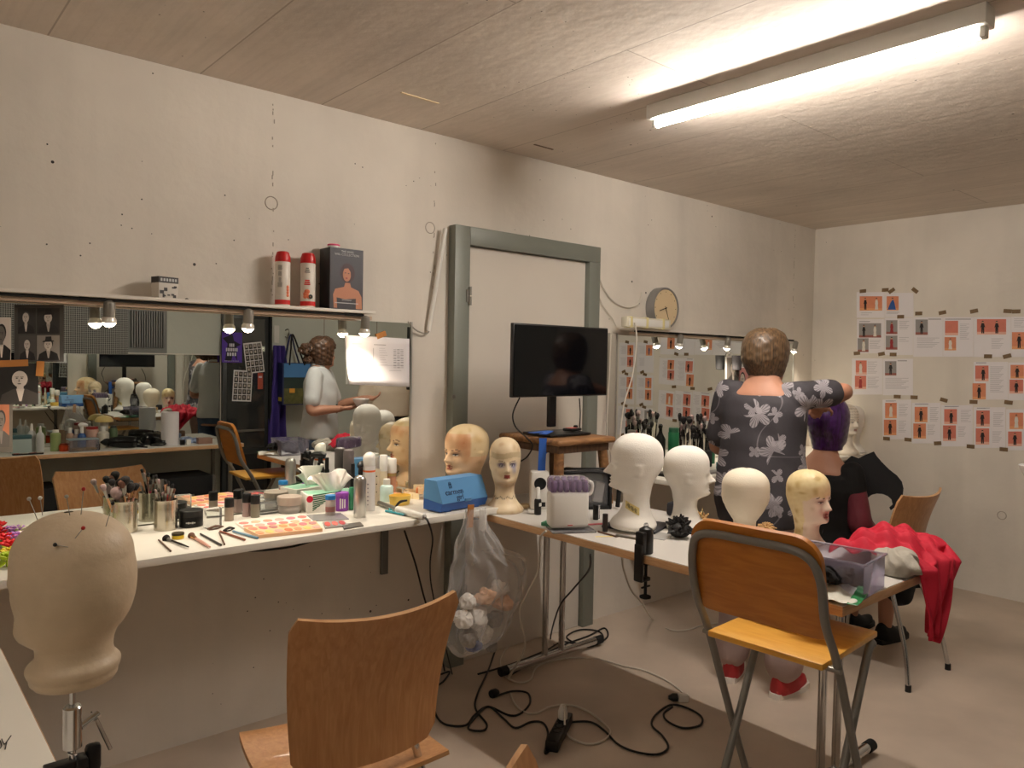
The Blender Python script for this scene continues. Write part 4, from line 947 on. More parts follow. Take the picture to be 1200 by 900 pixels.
palette('open peach eye shadow palette at the counter front edge', [(303, 631), (378, 623), (370, 614), (286, 622)], PEACH, [(236, 150, 110), (226, 130, 110), (240, 200, 120), (206, 110, 120), (236, 170, 160), (180, 120, 120), (222, 120, 80), (240, 150, 96)], 2, 7)
palette('pale eye shadow palette lying behind the peach one', [(286, 621), (368, 613), (358, 605), (276, 614)], mat('white_palette', (230, 222, 214), .4), [(226, 140, 120), (216, 120, 110), (236, 160, 150), (230, 170, 140), (206, 120, 130)], 2, 6, .006)
palette('thin lipstick palette with a silver grey lid at the counter edge', [(381, 620), (408, 617), (402, 611), (378, 613)], mat('silver_palette', (170, 166, 162), .3, .4), [(196, 80, 70), (206, 100, 90), (180, 66, 70)], 1, 3, .006)
A = quad([(351, 606), (410, 608), (399, 601.5), (372, 601.5)]); A = quad([(353, 612), (409, 609), (399, 602), (351, 605)])
tag(B().prism([(v.x-A[0].x, v.y-A[0].y) for v in A], .004).build('mirror_compact', mat('grey_compact', (156, 156, 158), .25, .3), None, (A[0].x, A[0].y, ZL)), 'flat grey compact lid lying before the tissue box', 'compact')
A = quad([(403, 621), (426, 617), (422, 613), (401, 616)])
tag(B().prism([(v.x-A[0].x, v.y-A[0].y) for v in A], .005).build('compact_lid', mat('dark_silver_lid', (120, 116, 110), .3, .5), None, (A[0].x, A[0].y, ZL)), 'dark silver lid lying at the counter edge beside the aluminium bottle', 'lid')
# tissue box
a, c_, d_ = P(360, 601.5, z=ZL), P(396, 598.5, z=ZL), P(353, 594, z=ZL)
ax = Vector((c_.x-a.x, c_.y-a.y, 0)); ang = math.atan2(ax.y, ax.x); L_ = .205; W_ = .115; H_ = .072
t = thing('tissue_box', 'white tissue box with green striped end and a tissue pulled out', 'tissue box', (a.x, a.y, ZL), ang)
B().box((L_/2, W_/2, H_/2), (L_, W_, H_), bev=.002).build('carton', mat('white_carton', (226, 224, 216), .5), t)
GRS = mat('dark_green_print', (20, 92, 58), .5); b = B()
for i in range(9):
    u = i/9; x0_ = .012+.0*u; pts = []
for i in range(8):     # slanted stripes cut to the printed triangle
    z0_ = .006+i*.0088; x1_ = min(.13, .02+ (i+1)*.016)
    b.add([(.022, -.0006, z0_), (.022+.016*(i+1)*.9, -.0006, z0_+.010+.0*i), (.022+.016*(i+1)*.9+.002, -.0006, z0_+.0145), (.022, -.0006, z0_+.0052)], [(0, 1, 2, 3)])
b.build('green_stripes', GRS, t)
B().lathe([(.0135, 0), (.0135, .0008)], X=Matrix.Translation((.010, 0, H_-.016)) @ Matrix.Rotation(PI/2, 4, 'X')).build('red_dot', mat('crimson_print', (196, 26, 60), .5), t)
B().box((L_/2, W_/2, H_+.0005), (L_*.92, W_*.8, .0012)).build('mint_top_print', mat('mint_print', (150, 204, 176), .5), t)
TISS = mat('tissue_paper', (236, 232, 226), .9, bump=.2, bscale=60)
def ts(u, v):
    k = 2*u-1; sp = .028+.050*v; f = math.sin(11*u+.6)*(.25+v)
    return (L_*.60+k*sp*1.35-.012*v+.012*f, W_/2+.020*f+.016*math.sin(23*u)*v, H_+.002+(.094*v)*(1-.42*k*k*v)+.008*math.sin(9*u)*v-.03*max(0, v-.8)*(1+math.sin(7*u)))
cloth('tissue', None, None, ts, TISS, parent=t, th=.0016, nu=40, nv=14)
# jars and bottles right of the tissue box
o, r, h = item('powder_jar', 'clear jar with blue lid and rosy brown powder before the tissue box', 'jar', 387, 604, 11.5, 580, [(.95, 0), (.97, .02), (.97, .78), (.9, .8)], mat('clear_jar_body', (210, 200, 196), .15, trans=.35, ior=1.2))
part('powder', o, [(.985, .2), (.985, .45)], r, h, mat('rosy_powder', (160, 112, 106), .8)); part('lid', o, [(1.02, .79), (1.04, .81), (1.04, .98), (1, 1)], r, h, mat('blue_lid', (40, 126, 196), .4))
o, r, h = item('wipes_tub', 'purple and white printed tub beside the tissue box', 'tub', 400.5, 598, 15, 576.5, [(.94, 0), (.98, .03), (1, .8), (1, .82)], mat('purple_tub', (132, 62, 160), .4))
part('lid', o, [(1.03, .82), (1.05, .84), (1.05, .96), (1, 1)], r, h, mat('violet_lid', (150, 76, 178), .4))
b = B()
for i in range(3): b.box((r*math.cos(-2.3+i*.35), r*math.sin(-2.3+i*.35), h*.42), (.0016, .0045, h*.55-.003*i), rot=(0, 0, -2.3+i*.35))
b.build('label_print', WHITEP, o)
item('green_tube', 'slim green tube standing behind the purple tub', 'tube', 412, 597, 7, 571, [(.9, 0), (1, .05), (1, .9), (.8, 1)], mat('jade_plastic', (70, 160, 116), .4))
o, r, h = item('aluminium_bottle', 'tall aluminium bottle with rounded shoulder near the counter edge', 'bottle', 421.5, 606, 14.5, 557, [(.94, 0), (1, .015), (1, .86), (.95, .92), (.8, .97), (.5, 1), (1e-3, 1.003)], ALUB)
# trigger spray standing behind it
p, r, h = P2(424, 597, 13, 558, ZL); t = thing('trigger_spray', 'black trigger spray bottle behind the tall aluminium bottle', 'spray bottle', (p.x, p.y, ZL), -2.4)
B().lathe([(r*.95, 0), (r, .003), (r, h*.8), (r*.6, h*.97), (r*.45, h)]).build('body', BLACKP, t); B().lathe([(r*.55, h), (r*.6, h+.004), (r*.6, h+.016), (r*.4, h+.018)]).build('collar', BLACKP, t)
B().tube([(-.022, 0, h+.045), (0, 0, h+.05), (.03, 0, h+.05), (.044, 0, h+.044)], [.013, .016, .013, .007], n=10).cyl((0, 0, h+.015), (0, 0, h+.05), .011).build('spray_head', BLACKP, t)
B().tube([(.022, 0, h+.045), (.036, 0, h+.028), (.038, 0, h+.0)], [.005, .006, .004], n=8).build('trigger', BLACKP, t)
o, r, h = item('hair_powder_can', 'charcoal grey can with rounded cap behind the green tube', 'can', 408, 590, 12.5, 526, [(1, 0), (1, .62), (.98, .63)], mat('charcoal_can', (64, 58, 60), .4))
part('cap', o, [(1.02, .63), (1.03, .64), (1.03, .93), (.9, .98), (.5, 1)], r, h, mat('grey_brown_cap', (92, 84, 84), .45))
item('slim_bottle', 'slim black bottle with silver collar between the charcoal can and the spray', 'bottle', 413, 594, 6, 543, [(1, 0), (1, .7), (.8, .72), (.8, .98), (.7, 1)], BLACKP)
LABG = mat('label_grey', (150, 146, 150), .6)
def label_lines(o, r, h, a0, m, n=6, z0=.15, z1=.6, w=.008):
    b = B()
    for i in range(n): b.box((r*1.005*math.cos(a0), r*1.005*math.sin(a0), h*(z0+(z1-z0)*i/(n-1))), (.001, w*(.6+.4*((i*7) % 3)/2), h*.028), rot=(0, 0, a0))
    b.build('label_print', m, o)
o, r, h = item('hair_spray', 'white hair spray can with slanted white cap and orange band', 'spray can', 432, 598, 14.5, 545, [(.95, 0), (1, .02), (1, .98), (.9, 1)], mat('white_can', (214, 210, 208), .35)); label_lines(o, r, h, -2.25, LABG)
part('orange_band', o, [(1.006, .86), (1.006, .9)], r, h, mat('orange_print', (226, 104, 48), .5))
b = B(); pr_ = [(.98, 1.0), (1.0, 1.02), (1.0, 1.16), (.9, 1.22), (.5, 1.27), (.01, 1.28)]; b.lathe([(a_*r, c*h) for a_, c in pr_]); b.v = [(x, y, z+(.35*(x*.5+y*.6) if z > h*1.1 else 0)) for x, y, z in b.v]; b.build('cap', WHITEP, o)
o, r, h = item('setting_spray', 'narrow beige printed bottle right of the white hair spray', 'bottle', 441.5, 592, 7, 546, [(.95, 0), (1, .02), (1, .9), (.6, .95)], mat('beige_label', (196, 182, 158), .45)); label_lines(o, r, h, -2.25, BLACKP, 3, .35, .75, .006)
part('cap', o, [(.7, .94), (.7, 1.2), (.55, 1.24)], r, h, mat('clear_grey_cap', (170, 164, 156), .3))
o, r, h = item('lotion_tube', 'white capped cream tube behind the beige bottle', 'tube', 449, 585, 9, 551, [(.95, 0), (1, .05), (1, .98)], mat('cream_tube', (214, 200, 172), .45)); part('cap', o, [(1.02, .98), (1.05, 1.0), (1.05, 1.5), (.95, 1.53)], r, h, WHITEP)
o, r, h = item('foundation_bottle', 'tan foundation bottle with tall white cap by the mirror edge', 'bottle', 458, 583, 12, 553, [(.95, 0), (1, .04), (1, .98)], mat('tan_foundation', (186, 136, 108), .3)); part('cap', o, [(1.0, .98), (1.03, 1.0), (1.03, 1.5), (.95, 1.53)], r, h, WHITEP); part('gold_ring', o, [(1.01, .86), (1.01, .96)], r, h, mat('dull_gold', (190, 168, 110), .35, .7))
o, r, h = item('lotion_bottle', 'pale mint lotion bottle with white cap behind the yellow sponge tub', 'bottle', 453, 587, 15.5, 561, [(.9, 0), (1, .04), (1, .62), (.85, .7), (.42, .74)], mat('pale_mint', (196, 222, 220), .3)); part('cap', o, [(.5, .73), (.52, .75), (.52, .98), (.46, 1)], r, h, WHITEP)
# yellow tub, sponges
p, r, h = P2(468.5, 591, 27, 580, ZL)
tag(B().lathe([(r*.86, 0), (r*.9, .002), (r, h), (r*.94, h), (r*.84, .004), (1e-4, .004)], sy=.8).build('yellow_tub', mat('butter_yellow', (232, 196, 92), .5), None, (p.x, p.y, ZL)), 'small butter yellow open tub in front of the make-up sponges', 'tub')
SPG = [mat('peach_sponge', (240, 206, 160), .9), mat('cream_sponge', (244, 228, 190), .9), mat('salmon_sponge', (236, 176, 132), .9)]
rn = random.Random(8)
for i in range(13):
    px = 470+rn.uniform(0, 33); py = 586-rn.uniform(0, 9)*(1 if px > 480 else .4)
    q = P(px, py, z=ZL); o = B().prism([(0, 0), (.045, 0), (.045, .022)], .026).build('makeup_sponge', SPG[i % 3], None, (q.x-.01, min(q.y, -.045), ZL+(.0 if i < 9 else .024)), rn.uniform(0, 6)); tag(o, 'pastel make-up sponge wedge in the heap by the mirror edge', 'sponge', 'make-up sponge wedges')
# trimmer / curling tongs with cord, teal pens
p, q, e = flat(444, 589, ZL+.012), flat(466, 597, ZL+.012), flat(497, 606, ZL+.014)
t = thing('curling_iron', 'white handled curling tongs with black cord lying at the counter edge', 'curling tongs', p)
B().tube([(0, 0, 0), (q-p)], .0095, n=12, sm=0).build('barrel', STEEL, t); B().tube([(q-p), (q-p)*.4+(e-p)*.6, (e-p)], [.0145, .0155, .012], n=12).build('handle', WHITEP, t); B().tube([(q-p)*.9+Vector((0, 0, .008)), (q-p)*1.0+Vector((.012, 0, .03)), (q-p)*1.15+Vector((.03, 0, .038))], [.004, .006, .004], n=8).build('clip_lever', BLACKP, t)
g = [e, flat(502, 612, ZL+.012), P(507, 632, y=-.53), P(504, 662, y=-.50), P(508, 700, y=-.40), P(530, 790, y=-.2)]
B().tube([(x-p) for x in g], [.0055, .004, .0035, .003, .003, .003], n=8).build('cord', BLACKP, t)
TEAL = mat('teal_pen', (54, 150, 164), .35)
stick('felt_pen', 'teal pen lying in front of the curling tongs', 'pen', (452, 600), (474, 605), .0045, TEAL, ZL, None, .014)
stick('felt_pen', 'second teal pen lying beside the yellow tub', 'pen', (456, 598), (478, 602), .0045, TEAL, ZL, None, .014)
# artificial flowers at the end of the counter by the block head
rn = random.Random(2); FLC = [mat('flower_red', (214, 26, 34), .6), mat('flower_yellow', (224, 200, 40), .6), mat('flower_lilac', (176, 120, 196), .6), mat('flower_lime', (176, 200, 40), .6), mat('flower_white', (224, 216, 190), .6)]
LEAF = mat('lime_leaf', (170, 190, 46), .6)
for i, (px, py, ci, lb) in enumerate(((13, 637, 0, 'red artificial flower beside the block head'), (3, 624, 0, 'small red artificial flower at the picture edge'), (4, 613, 2, 'lilac artificial flower among the others'), (8, 652, 3, 'lime artificial flower nearest the counter front'), (14, 646, 1, 'yellow artificial flower under the red one'), (5, 603, 4, 'cream artificial flower at the back by the mirror'), (24, 627, 2, 'pale lilac flower touching the block head outline'))):
    q = P(px, py, z=ZL+.03); q.y = min(q.y, -.075); t = thing('artificial_flower', lb, 'artificial flower', (q.x, q.y, ZL), rn.uniform(0, 6))
    b = B()
    for k in range(7):
        a = k*2*PI/7; b.sph((.019*math.cos(a), .019*math.sin(a), .03), (.016, .010, .005), n=8, m=6, rot=(0, -.5, a))
    for k in range(5):
        a = k*2*PI/5+.3; b.sph((.009*math.cos(a), .009*math.sin(a), .036), (.010, .007, .004), n=8, m=6, rot=(0, -.8, a))
    b.build('petals', FLC[ci], t); b = B()
    for k in range(4):
        a = k*PI/2+.4; b.sph((.03*math.cos(a), .03*math.sin(a), .012), (.024, .010, .002), n=8, m=6, rot=(0, .25, a))
    b.cyl((0, 0, 0), (0, 0, .028), .0025, n=6); b.build('leaves', LEAF, t)
# blue hinged box with printed name
a, c_, d_ = P(515, 602, z=ZL), P(581, 590, z=ZL), P(503, 598, z=ZL); ax = Vector((c_.x-a.x, c_.y-a.y, 0)); ang = math.atan2(ax.y, ax.x); Lb = .262
t = thing('roller_case', 'blue slanted plastic case with printed name at the counter end', 'case', (a.x, a.y, ZL), ang)
BLU1 = mat('steel_blue_plastic', (84, 140, 190), .45); BLU2 = mat('royal_blue_plastic', (36, 86, 160), .42)
dpt = .10
X = Matrix(((0, 0, 1, 0), (1, 0, 0, 0), (0, 1, 0, 0), (0, 0, 0, 1)))
B().prism([(-.004, .006), (dpt, .006), (dpt, .05), (-.018, .040)], Lb, X=X).build('base', BLU2, t)
B().prism([(-.018, .041), (dpt, .051), (dpt-.004, .132), (.022, .132)], Lb, X=X).build('lid', BLU1, t)
for s in (.05, Lb-.05): B().box((s, .02, .003), (.03, .04, .006), bev=.001).build('foot', BLU2, t)
B().box((Lb*.55, -.0185, .044), (.036, .006, .014), rot=(.3, 0, 0), bev=.001).build('latch', BLU1, t)
sl = math.atan2(.091, .04); NAVY = mat('navy_print', (22, 34, 70), .5); on_ = lambda u, k: (u, -.018+.040*k-.0012, .041+.091*k)
text('printed_name', 'carmen', .034, NAVY, t, on_(.080, .44), (sl, 0, 0)); text('printed_name', 'girl', .032, NAVY, t, on_(.104, .19), (sl, 0, 0))
b = B(); Xf = Matrix.Translation(on_(.066, .74)) @ Matrix.Rotation(sl, 4, 'X')
for pts_, cl in (([(-.006, -.014, 0), (-.007, 0, 0), (-.004, .012, 0), (.004, .012, 0), (.007, 0, 0), (.006, -.014, 0)], False), ([(-.003, .004, 0), (0, .007, 0), (.003, .004, 0), (0, -.001, 0)], True), ([(-.003, -.004, 0), (-.003, -.013, 0)], False), ([(.003, -.004, 0), (.003, -.013, 0)], False)):
    b.tube([Xf @ Vector(p_) for p_ in pts_], .0009, n=5, closed=cl, sm=4)
b.build('logo_mark', NAVY, t)
# ------------------------------------------------------------------ on the ledge over the mirror
ZS = 1.70
def ledge_item(px): return P(px, 360, y=-.06)
REDC = mat('red_cap', (190, 26, 26), .35); WCAN = mat('white_spray_can', (222, 214, 202), .4); CORAL = mat('coral_print', (232, 130, 92), .5); REDP = mat('red_print', (206, 40, 36), .5); GP = mat('grey_print', (120, 116, 110), .6)
for px, lb, fr in ((331, 'dry shampoo can with red cap on the ledge, showing its printed back', 0), (360.5, 'dry shampoo can with red cap on the ledge beside the black wig box', 1)):
    q = ledge_item(px); s = sc(q); r = 8.6/s; h = (357-293)/s; o = B().lathe([(r*.94, 0), (r, .004), (r, h*.80), (r*.95, h*.81)]).build('spray_can', WCAN, None, (q.x, q.y, ZS)); tag(o, lb, 'spray can')
    B().lathe([(r*1.02, h*.81), (r*1.03, h*.82), (r*1.0, h*.9), (r*.8, h*.985), (r*.6, h)]).build('cap', REDC, o)
    f = -2.0; 
    B().lathe([(r*1.004, h*.035), (r*1.004, h*.115)]).build('red_band', REDP, o)
    b = B()
    if fr == 0:
        for k, z0 in enumerate((.66, .55, .44, .35)):
            for j in range(5): b.box((r*1.006*math.cos(f-.35), r*1.006*math.sin(f-.35), h*(z0+j*.018)), (.001, .018-.004*((j*3+k) % 3), h*.009), rot=(0, 0, f-.35))
        b.build('label_print', GP, o); b = B()
        for j in range(4): b.sph((r*math.cos(f+.75), r*math.sin(f+.75), h*(.20+.05*j)), (.003, .007, .007), n=8, m=6, rot=(0, 0, f+.75))
        b.build('fruit_print', CORAL, o)
    else:
        for j in range(3): b.box((r*1.006*math.cos(f-.1), r*1.006*math.sin(f-.1), h*(.64+j*.035)), (.001, .022-.005*j, h*.018), rot=(0, 0, f-.1))
        b.build('label_print', GP, o); b = B()
        for j in range(3): b.box((r*1.006*math.cos(f-.1), r*1.006*math.sin(f-.1), h*(.42+j*.035)), (.001, .024-.003*j, h*.022), rot=(0, 0, f-.1))
        b.build('red_lettering', REDP, o); b = B()
        for j in range(6): a_ = f-.35+.16*(j % 4); b.sph((r*math.cos(a_), r*math.sin(a_), h*(.20+.045*(j % 3))), (.003, .009, .009), n=8, m=6, rot=(0, 0, a_))
        b.build('fruit_print', CORAL, o); B().lathe([(.009, 0), (.009, .002), (.005, .0025)], X=Matrix.Translation((r*math.cos(f+.35), r*math.sin(f+.35), h*.2)) @ Vector((math.cos(f+.35), math.sin(f+.35), 0)).to_track_quat('Z', 'Y').to_matrix().to_4x4()).build('seal', mat('dark_seal', (30, 44, 34), .5), o)
# black wig box with a portrait
q = P(386, 362, y=-.112); s = sc(q); e = P(425, 364, y=-.112); bw = e.x-q.x; bh = P(386, 289, y=-.112).z-ZS
t = thing('wig_box', 'black wig box with a portrait standing on the ledge', 'box', (q.x, -.112, ZS))
B().box((bw/2, .045, bh/2), (bw, .09, bh), bev=.001).build('carton', mat('black_carton', (22, 21, 23), .4), t)
fy_ = -.0008
B().box((bw/2, fy_, bh/2), (bw*.99, .0012, bh*.99)).build('front_print', mat('slate_print', (58, 56, 62), .45), t)
def disc(name, pts, m, y, par, h=.0006):
    X_ = Matrix.Translation((0, y, 0)) @ Matrix.Rotation(PI/2, 4, 'X'); return B().prism(pts, h, X=X_).build(name, m, par)
def ell(cx, cz, rx, rz, n=22, a0=0, a1=2*PI): return [(cx+rx*math.cos(a0+(a1-a0)*i/n), cz+rz*math.sin(a0+(a1-a0)*i/n)) for i in range(n)]
PSK = mat('print_skin', (186, 126, 96), .5); PHAIR = mat('print_hair', (58, 36, 40), .5)
b = B(); Xp = Matrix.Translation((0, -.0016, 0)) @ Matrix.Rotation(PI/2, 4, 'X')
u, w = bw, bh
def prn(polys, name='portrait_print'):
    b = B(); ms = []; 
    for k, (poly, m) in enumerate(polys):
        if m not in ms: ms.append(m)
        b.prism(poly, .0003+.0002*k, ms.index(m), X=Matrix.Translation((0, -.0013, 0)) @ Matrix.Rotation(PI/2, 4, 'X'))
    b.build(name, ms, t)
prn([(ell(u*.52, w*.60, u*.22, w*.16), PHAIR), ([(u*.12, w*.02), (u*.10, w*.24), (u*.16, w*.33), (u*.42, w*.37), (u*.45, w*.44), (u*.60, w*.44), (u*.63, w*.37), (u*.86, w*.32), (u*.95, w*.22), (u*.97, w*.02)], PSK),
     ([(u*.22, w*.02), (u*.20, w*.19), (u*.45, w*.17), (u*.78, w*.19), (u*.78, w*.02)], mat('slate_print', (58, 56, 62))), (ell(u*.50, w*.575, u*.12, w*.115), PSK), ([(u*.36, w*.66), (u*.42, w*.73), (u*.56, w*.74), (u*.66, w*.64), (u*.68, w*.48), (u*.62, w*.50), (u*.61, w*.62), (u*.54, w*.68)], PHAIR),
     (ell(u*.455, w*.60, u*.025, w*.008, 10), PHAIR), (ell(u*.55, w*.595, u*.025, w*.008, 10), PHAIR), (ell(u*.49, w*.515, u*.035, w*.012, 10), mat('print_lip', (150, 60, 60)))])
PW = mat('white_print', (200, 200, 200), .6)
text('printed_name', 'THE SAHEL', .012, PW, t, (u*.52, -.002, w*.945), (PI/2, 0, 0)); text('printed_name', 'WIG COLLECTION', .0135, PW, t, (u*.50, -.002, w*.895), (PI/2, 0, 0)); text('printed_name', 'SAVANNAH', .0085, PW, t, (u*.50, -.003, w*.155), (PI/2, 0, 0))
b = B(); b.box((u*.5, -.0025, w*.105), (u*.7, .0006, .003)); b.build('print_line', PW, t)
t2 = thing('cosmetic_tin', 'pink and white round tin lying on top of the black wig box', 'tin', (q.x+bw*.28, -.06, ZS+bh), 0)
B().lathe([(.022, .0005), (.026, .003), (.026, .017), (.022, .019)]).build('body', WHITEP, t2); B().lathe([(.0262, .012), (.0264, .018), (.021, .0205), (1e-4, .0215)]).build('pink_lid', mat('hot_pink', (226, 70, 120), .4), t2)
# small carton
q = ledge_item(193); t = thing('small_carton', 'small black and white printed carton alone on the ledge', 'carton', (q.x, -.06, ZS), .25)
B().box((0, 0, .04), (.075, .05, .08), bev=.002).build('carton', mat('white_carton_b', (206, 200, 190), .5), t); DKP = mat('dark_print', (44, 40, 40), .5)
B().box((0, -.0004, .068), (.0755, .0505, .022)).build('dark_band', DKP, t)
b = B(); rn = random.Random(4)
for i in range(9): b.box((rn.uniform(-.03, .03), -.0255, rn.uniform(.006, .05)), (rn.uniform(.004, .016), .001, rn.uniform(.004, .014)))
b.build('front_print', DKP, t); b = B()
for i in range(6): b.box((-.028+i*.011, -.0262, .068), (.007, .001, .010))
b.build('lettering', PW, t)
q = P(219, 347, y=-.05); tag(B().sph((0, 0, .005), (.007, .006, .005), n=10, m=8).build('lens_cap', BLACKM, None, (q.x, -.05, ZS)), 'tiny black pebble shaped cap on the ledge right of the carton', 'cap')
# ================================================================== papers, photographs, clock, second station
PAPER = mat('white_paper', (226, 222, 224), .75); PTXT = mat('paper_text', (176, 172, 176), .8); PTX2 = mat('paper_heading', (120, 116, 118), .8)
BTAPE = mat('brown_parcel_tape', (116, 92, 62), .55, var=.15, vscale=120)
PHO = {'o': mat('photo_orange', (214, 136, 100), .6, var=.06, vscale=20), 'g': mat('photo_grey', (146, 142, 140), .6), 'p': mat('photo_pink', (206, 120, 100), .6, var=.06, vscale=20)}
PFL = {'o': mat('photo_orange_floor', (226, 160, 110), .6), 'g': mat('photo_grey_floor', (150, 92, 82), .6), 'p': mat('photo_pink_floor', (226, 176, 156), .6)}
FIG = {'k': mat('figure_black', (34, 28, 28), .7), 'b': mat('figure_blue', (44, 84, 150), .7), 'r': mat('figure_red', (150, 48, 50), .7), 'w': mat('figure_white', (216, 210, 200), .7), 'n': mat('figure_skin', (200, 150, 120), .7), 's': mat('figure_slate', (86, 92, 120), .7)}
def sheet(label, rect, photos=(), texts=(), tapes=(), to=None, frame=None, group='costume sheets taped to the wall', name='costume_sheet', th=.0012, paper=None):
    """rect and prints in photograph pixels; `to` maps a pixel to (s, z) on the wall; frame(s, z, d) puts it there"""
    cx_, cy_ = (rect[0]+rect[2])/2, (rect[1]+rect[3])/2
    O = to(cx_, cy_); mats_ = []; b = B()
    def q(x, y): a = to(x, y); return (a[0]-O[0], a[1]-O[1])
    def lay(poly, m, k):
        if m not in mats_: mats_.append(m)
        b.prism(poly, .0003 if k else th, mats_.index(m), X=Matrix.Translation((0, 0, th+.0002*(k-1) if k else 0)))
    R = lambda x0, y0, x1, y1: [q(x0, y1), q(x1, y1), q(x1, y0), q(x0, y0)]
    lay(R(*rect), paper or PAPER, 0)
    for x0, y0, x1, y1 in texts:
        n = max(2, int((y1-y0)/1.7)); 
        for i in range(n):
            yy = y0+(y1-y0)*(i+.5)/n; w = (.7+.3*((i*7+int(x0)) % 4)/3) if i else 1; lay(R(x0, yy-.24, x0+(x1-x0)*w, yy+.24), PTX2 if i == 0 and y1-y0 < 4 else PTXT, 1)
    for x0, y0, x1, y1, bg, figs in photos:
        lay(R(x0, y0, x1, y1), PHO[bg], 1); lay(R(x0, y0+(y1-y0)*.83, x1, y1), PFL[bg], 2)
        W, H = x1-x0, y1-y0
        for u, c in figs:
            X_ = x0+W*u; f = lambda *pts: [q(X_+W*a, y0+H*bb) for a, bb in pts]
            sx = min(.16, .42*H/W*.45) if len(figs) == 1 else .075
            if c == 'b': body = f((-.05, .28), (.08, .25), (.16, .5), (.28, .95), (-.42, .95), (-.2, .5))
            elif c in 'rw': body = f((-sx*.6, .26), (sx*.6, .26), (sx*.9, .5), (sx*.7, .62), (sx*1.0, .92), (-sx*1.0, .92), (-sx*.7, .62), (-sx*.9, .5))
            else: body = f((-sx*.55, .26), (sx*.55, .26), (sx*1.1, .55), (sx*.62, .5), (sx*.66, .93), (sx*.1, .93), (0, .62), (-sx*.1, .93), (-sx*.66, .93), (-sx*.62, .5), (-sx*1.1, .58))
            if to is not None:
                ar = sum(body[i][0]*body[(i+1) % len(body)][1]-body[(i+1) % len(body)][0]*body[i][1] for i in range(len(body)))
            lay(body, FIG[c], 3)
            hx = sx*.45; lay(f(*[(hx*math.cos(a), .19+.075*math.sin(a)) for a in np.linspace(0, 2*PI, 9, endpoint=False)]), FIG['n'], 3)
            lay(f(*[(hx*1.15*math.cos(a), .165-.06*abs(math.sin(a))+.0*a) for a in np.linspace(PI, 2*PI, 6)]), FIG['k'], 4)
    o = b.build(name, mats_); o.matrix_world = frame(*O); tag(o, label, 'sheet of paper', group)
    for tx, ty, ta in tapes:
        a = q(tx, ty); bb = B().box((a[0], a[1], th+.0008), (.048, .026, .0008), rot=(0, 0, ta)); bb.build('tape', BTAPE, o)
    return o
# right wall: local x runs along -Y (rightwards in the picture), local y up
def toR(px, py): v = P(px, py, x=XR); return (-v.y, v.z)
def frR(s, z): return Matrix(((0, 0, -1, XR-.0008), (-1, 0, 0, -s), (0, 1, 0, z), (0, 0, 0, 1)))
Z1 = lambda x, y: (960+x/5, 320+y/5)
Z2 = lambda x, y: (960+x/5, 440+y/5)
def rc(a, b_, c, d, Z=Z1): p, q = Z(a, b_), Z(c, d); return (*p, *q)
def sR(label, r, ph=(), tx=(), tp=(), Z=Z1):
    sheet(label, rc(*r, Z), [(*rc(*p[:4], Z), p[4], p[5]) for p in ph], [rc(*t_, Z) for t_ in tx], [(*Z(t_[0], t_[1]), t_[2]) for t_ in tp], toR, frR)
K1 = ((.5, 'k'),)
sR('costume sheet at the top of the wall with two figures on one orange photo', (220, 112, 384, 262), [(238, 136, 370, 220, 'o', ((.25, 'k'), (.75, 'w')))], [(245, 228, 310, 250)], [(257, 106, .05), (388, 99, 0)])
sR('costume sheet at the top of the wall showing a wide blue gown', (386, 116, 553, 258), [(396, 136, 466, 219, 'o', ((.5, 'b'),))], [(395, 226, 470, 240)], [(425, 104, .6), (562, 102, -.7)])
sR('costume sheet with one wide and one narrow grey stage photo', (222, 270, 382, 470), [(234, 294, 364, 378, 'g', ((.22, 'k'), (.72, 'w'))), (226, 382, 290, 463, 'g', ((.55, 'w'),))], [(236, 282, 300, 288), (296, 390, 360, 445)], [(222, 470, .1)])
sR('costume sheet with two grey photos of a red costume one above the other', (384, 262, 550, 480), [(393, 276, 459, 358, 'g', ((.5, 'r'),)), (391, 366, 459, 449, 'g', ((.5, 'r'),))], [(470, 278, 528, 330), (468, 372, 525, 405)], [(478, 256, 0), (366, 474, .2), (434, 477, 0)])
sR('costume sheet with a single grey photo of a long black gown', (552, 258, 724, 490), [(565, 272, 637, 362, 'g', K1)], [(640, 268, 715, 273), (574, 376, 705, 440)], [(584, 237, 0)])
sR('costume sheet whose upper orange photo is empty above a pale crouching figure', (726, 258, 904, 490), [(738, 280, 815, 365, 'p', ()), (735, 375, 803, 453, 'o', ((.5, 'w'),))], [(740, 268, 890, 273), (825, 295, 880, 390)], [(723, 232, .2)])
sR('costume sheet with two black cloaked figures on one wide orange photo', (906, 258, 1124, 492), [(925, 270, 1096, 360, 'p', ((.2, 'k'), (.68, 'k')))], [(1010, 380, 1080, 445)], [(908, 223, .2)])
sR('costume sheet at the frame edge with one black coat on a tall orange photo', (1126, 256, 1300, 492), [(1130, 346, 1215, 446, 'o', K1)], [(1142, 264, 1200, 320)], [(1105, 223, -.1), (1155, 225, 0)])
sR('costume sheet lowest left of the upper block, apron over a pink photo', (192, 500, 372, 712), [(215, 512, 279, 596, 'p', ((.45, 'w'),)), (210, 601, 276, 680, 'p', ((.5, 'r'),))], [(285, 516, 340, 590), (285, 606, 350, 675)])
sR('costume sheet with one grey photo of a small black dress and long text', (374, 502, 550, 716), [(386, 516, 453, 600, 'g', K1)], [(460, 512, 515, 517), (388, 612, 524, 680)], [(458, 724, 0), (557, 728, 0)])
sR('costume sheet with two tall orange photos of a man in black', (906, 520, 1106, 742), [(915, 542, 993, 634, 'p', ((.6, 'k'),)), (899, 646, 977, 740, 'o', K1)], [(920, 524, 980, 529), (1002, 545, 1080, 700)], [(990, 488, 0), (1102, 487, .3)])
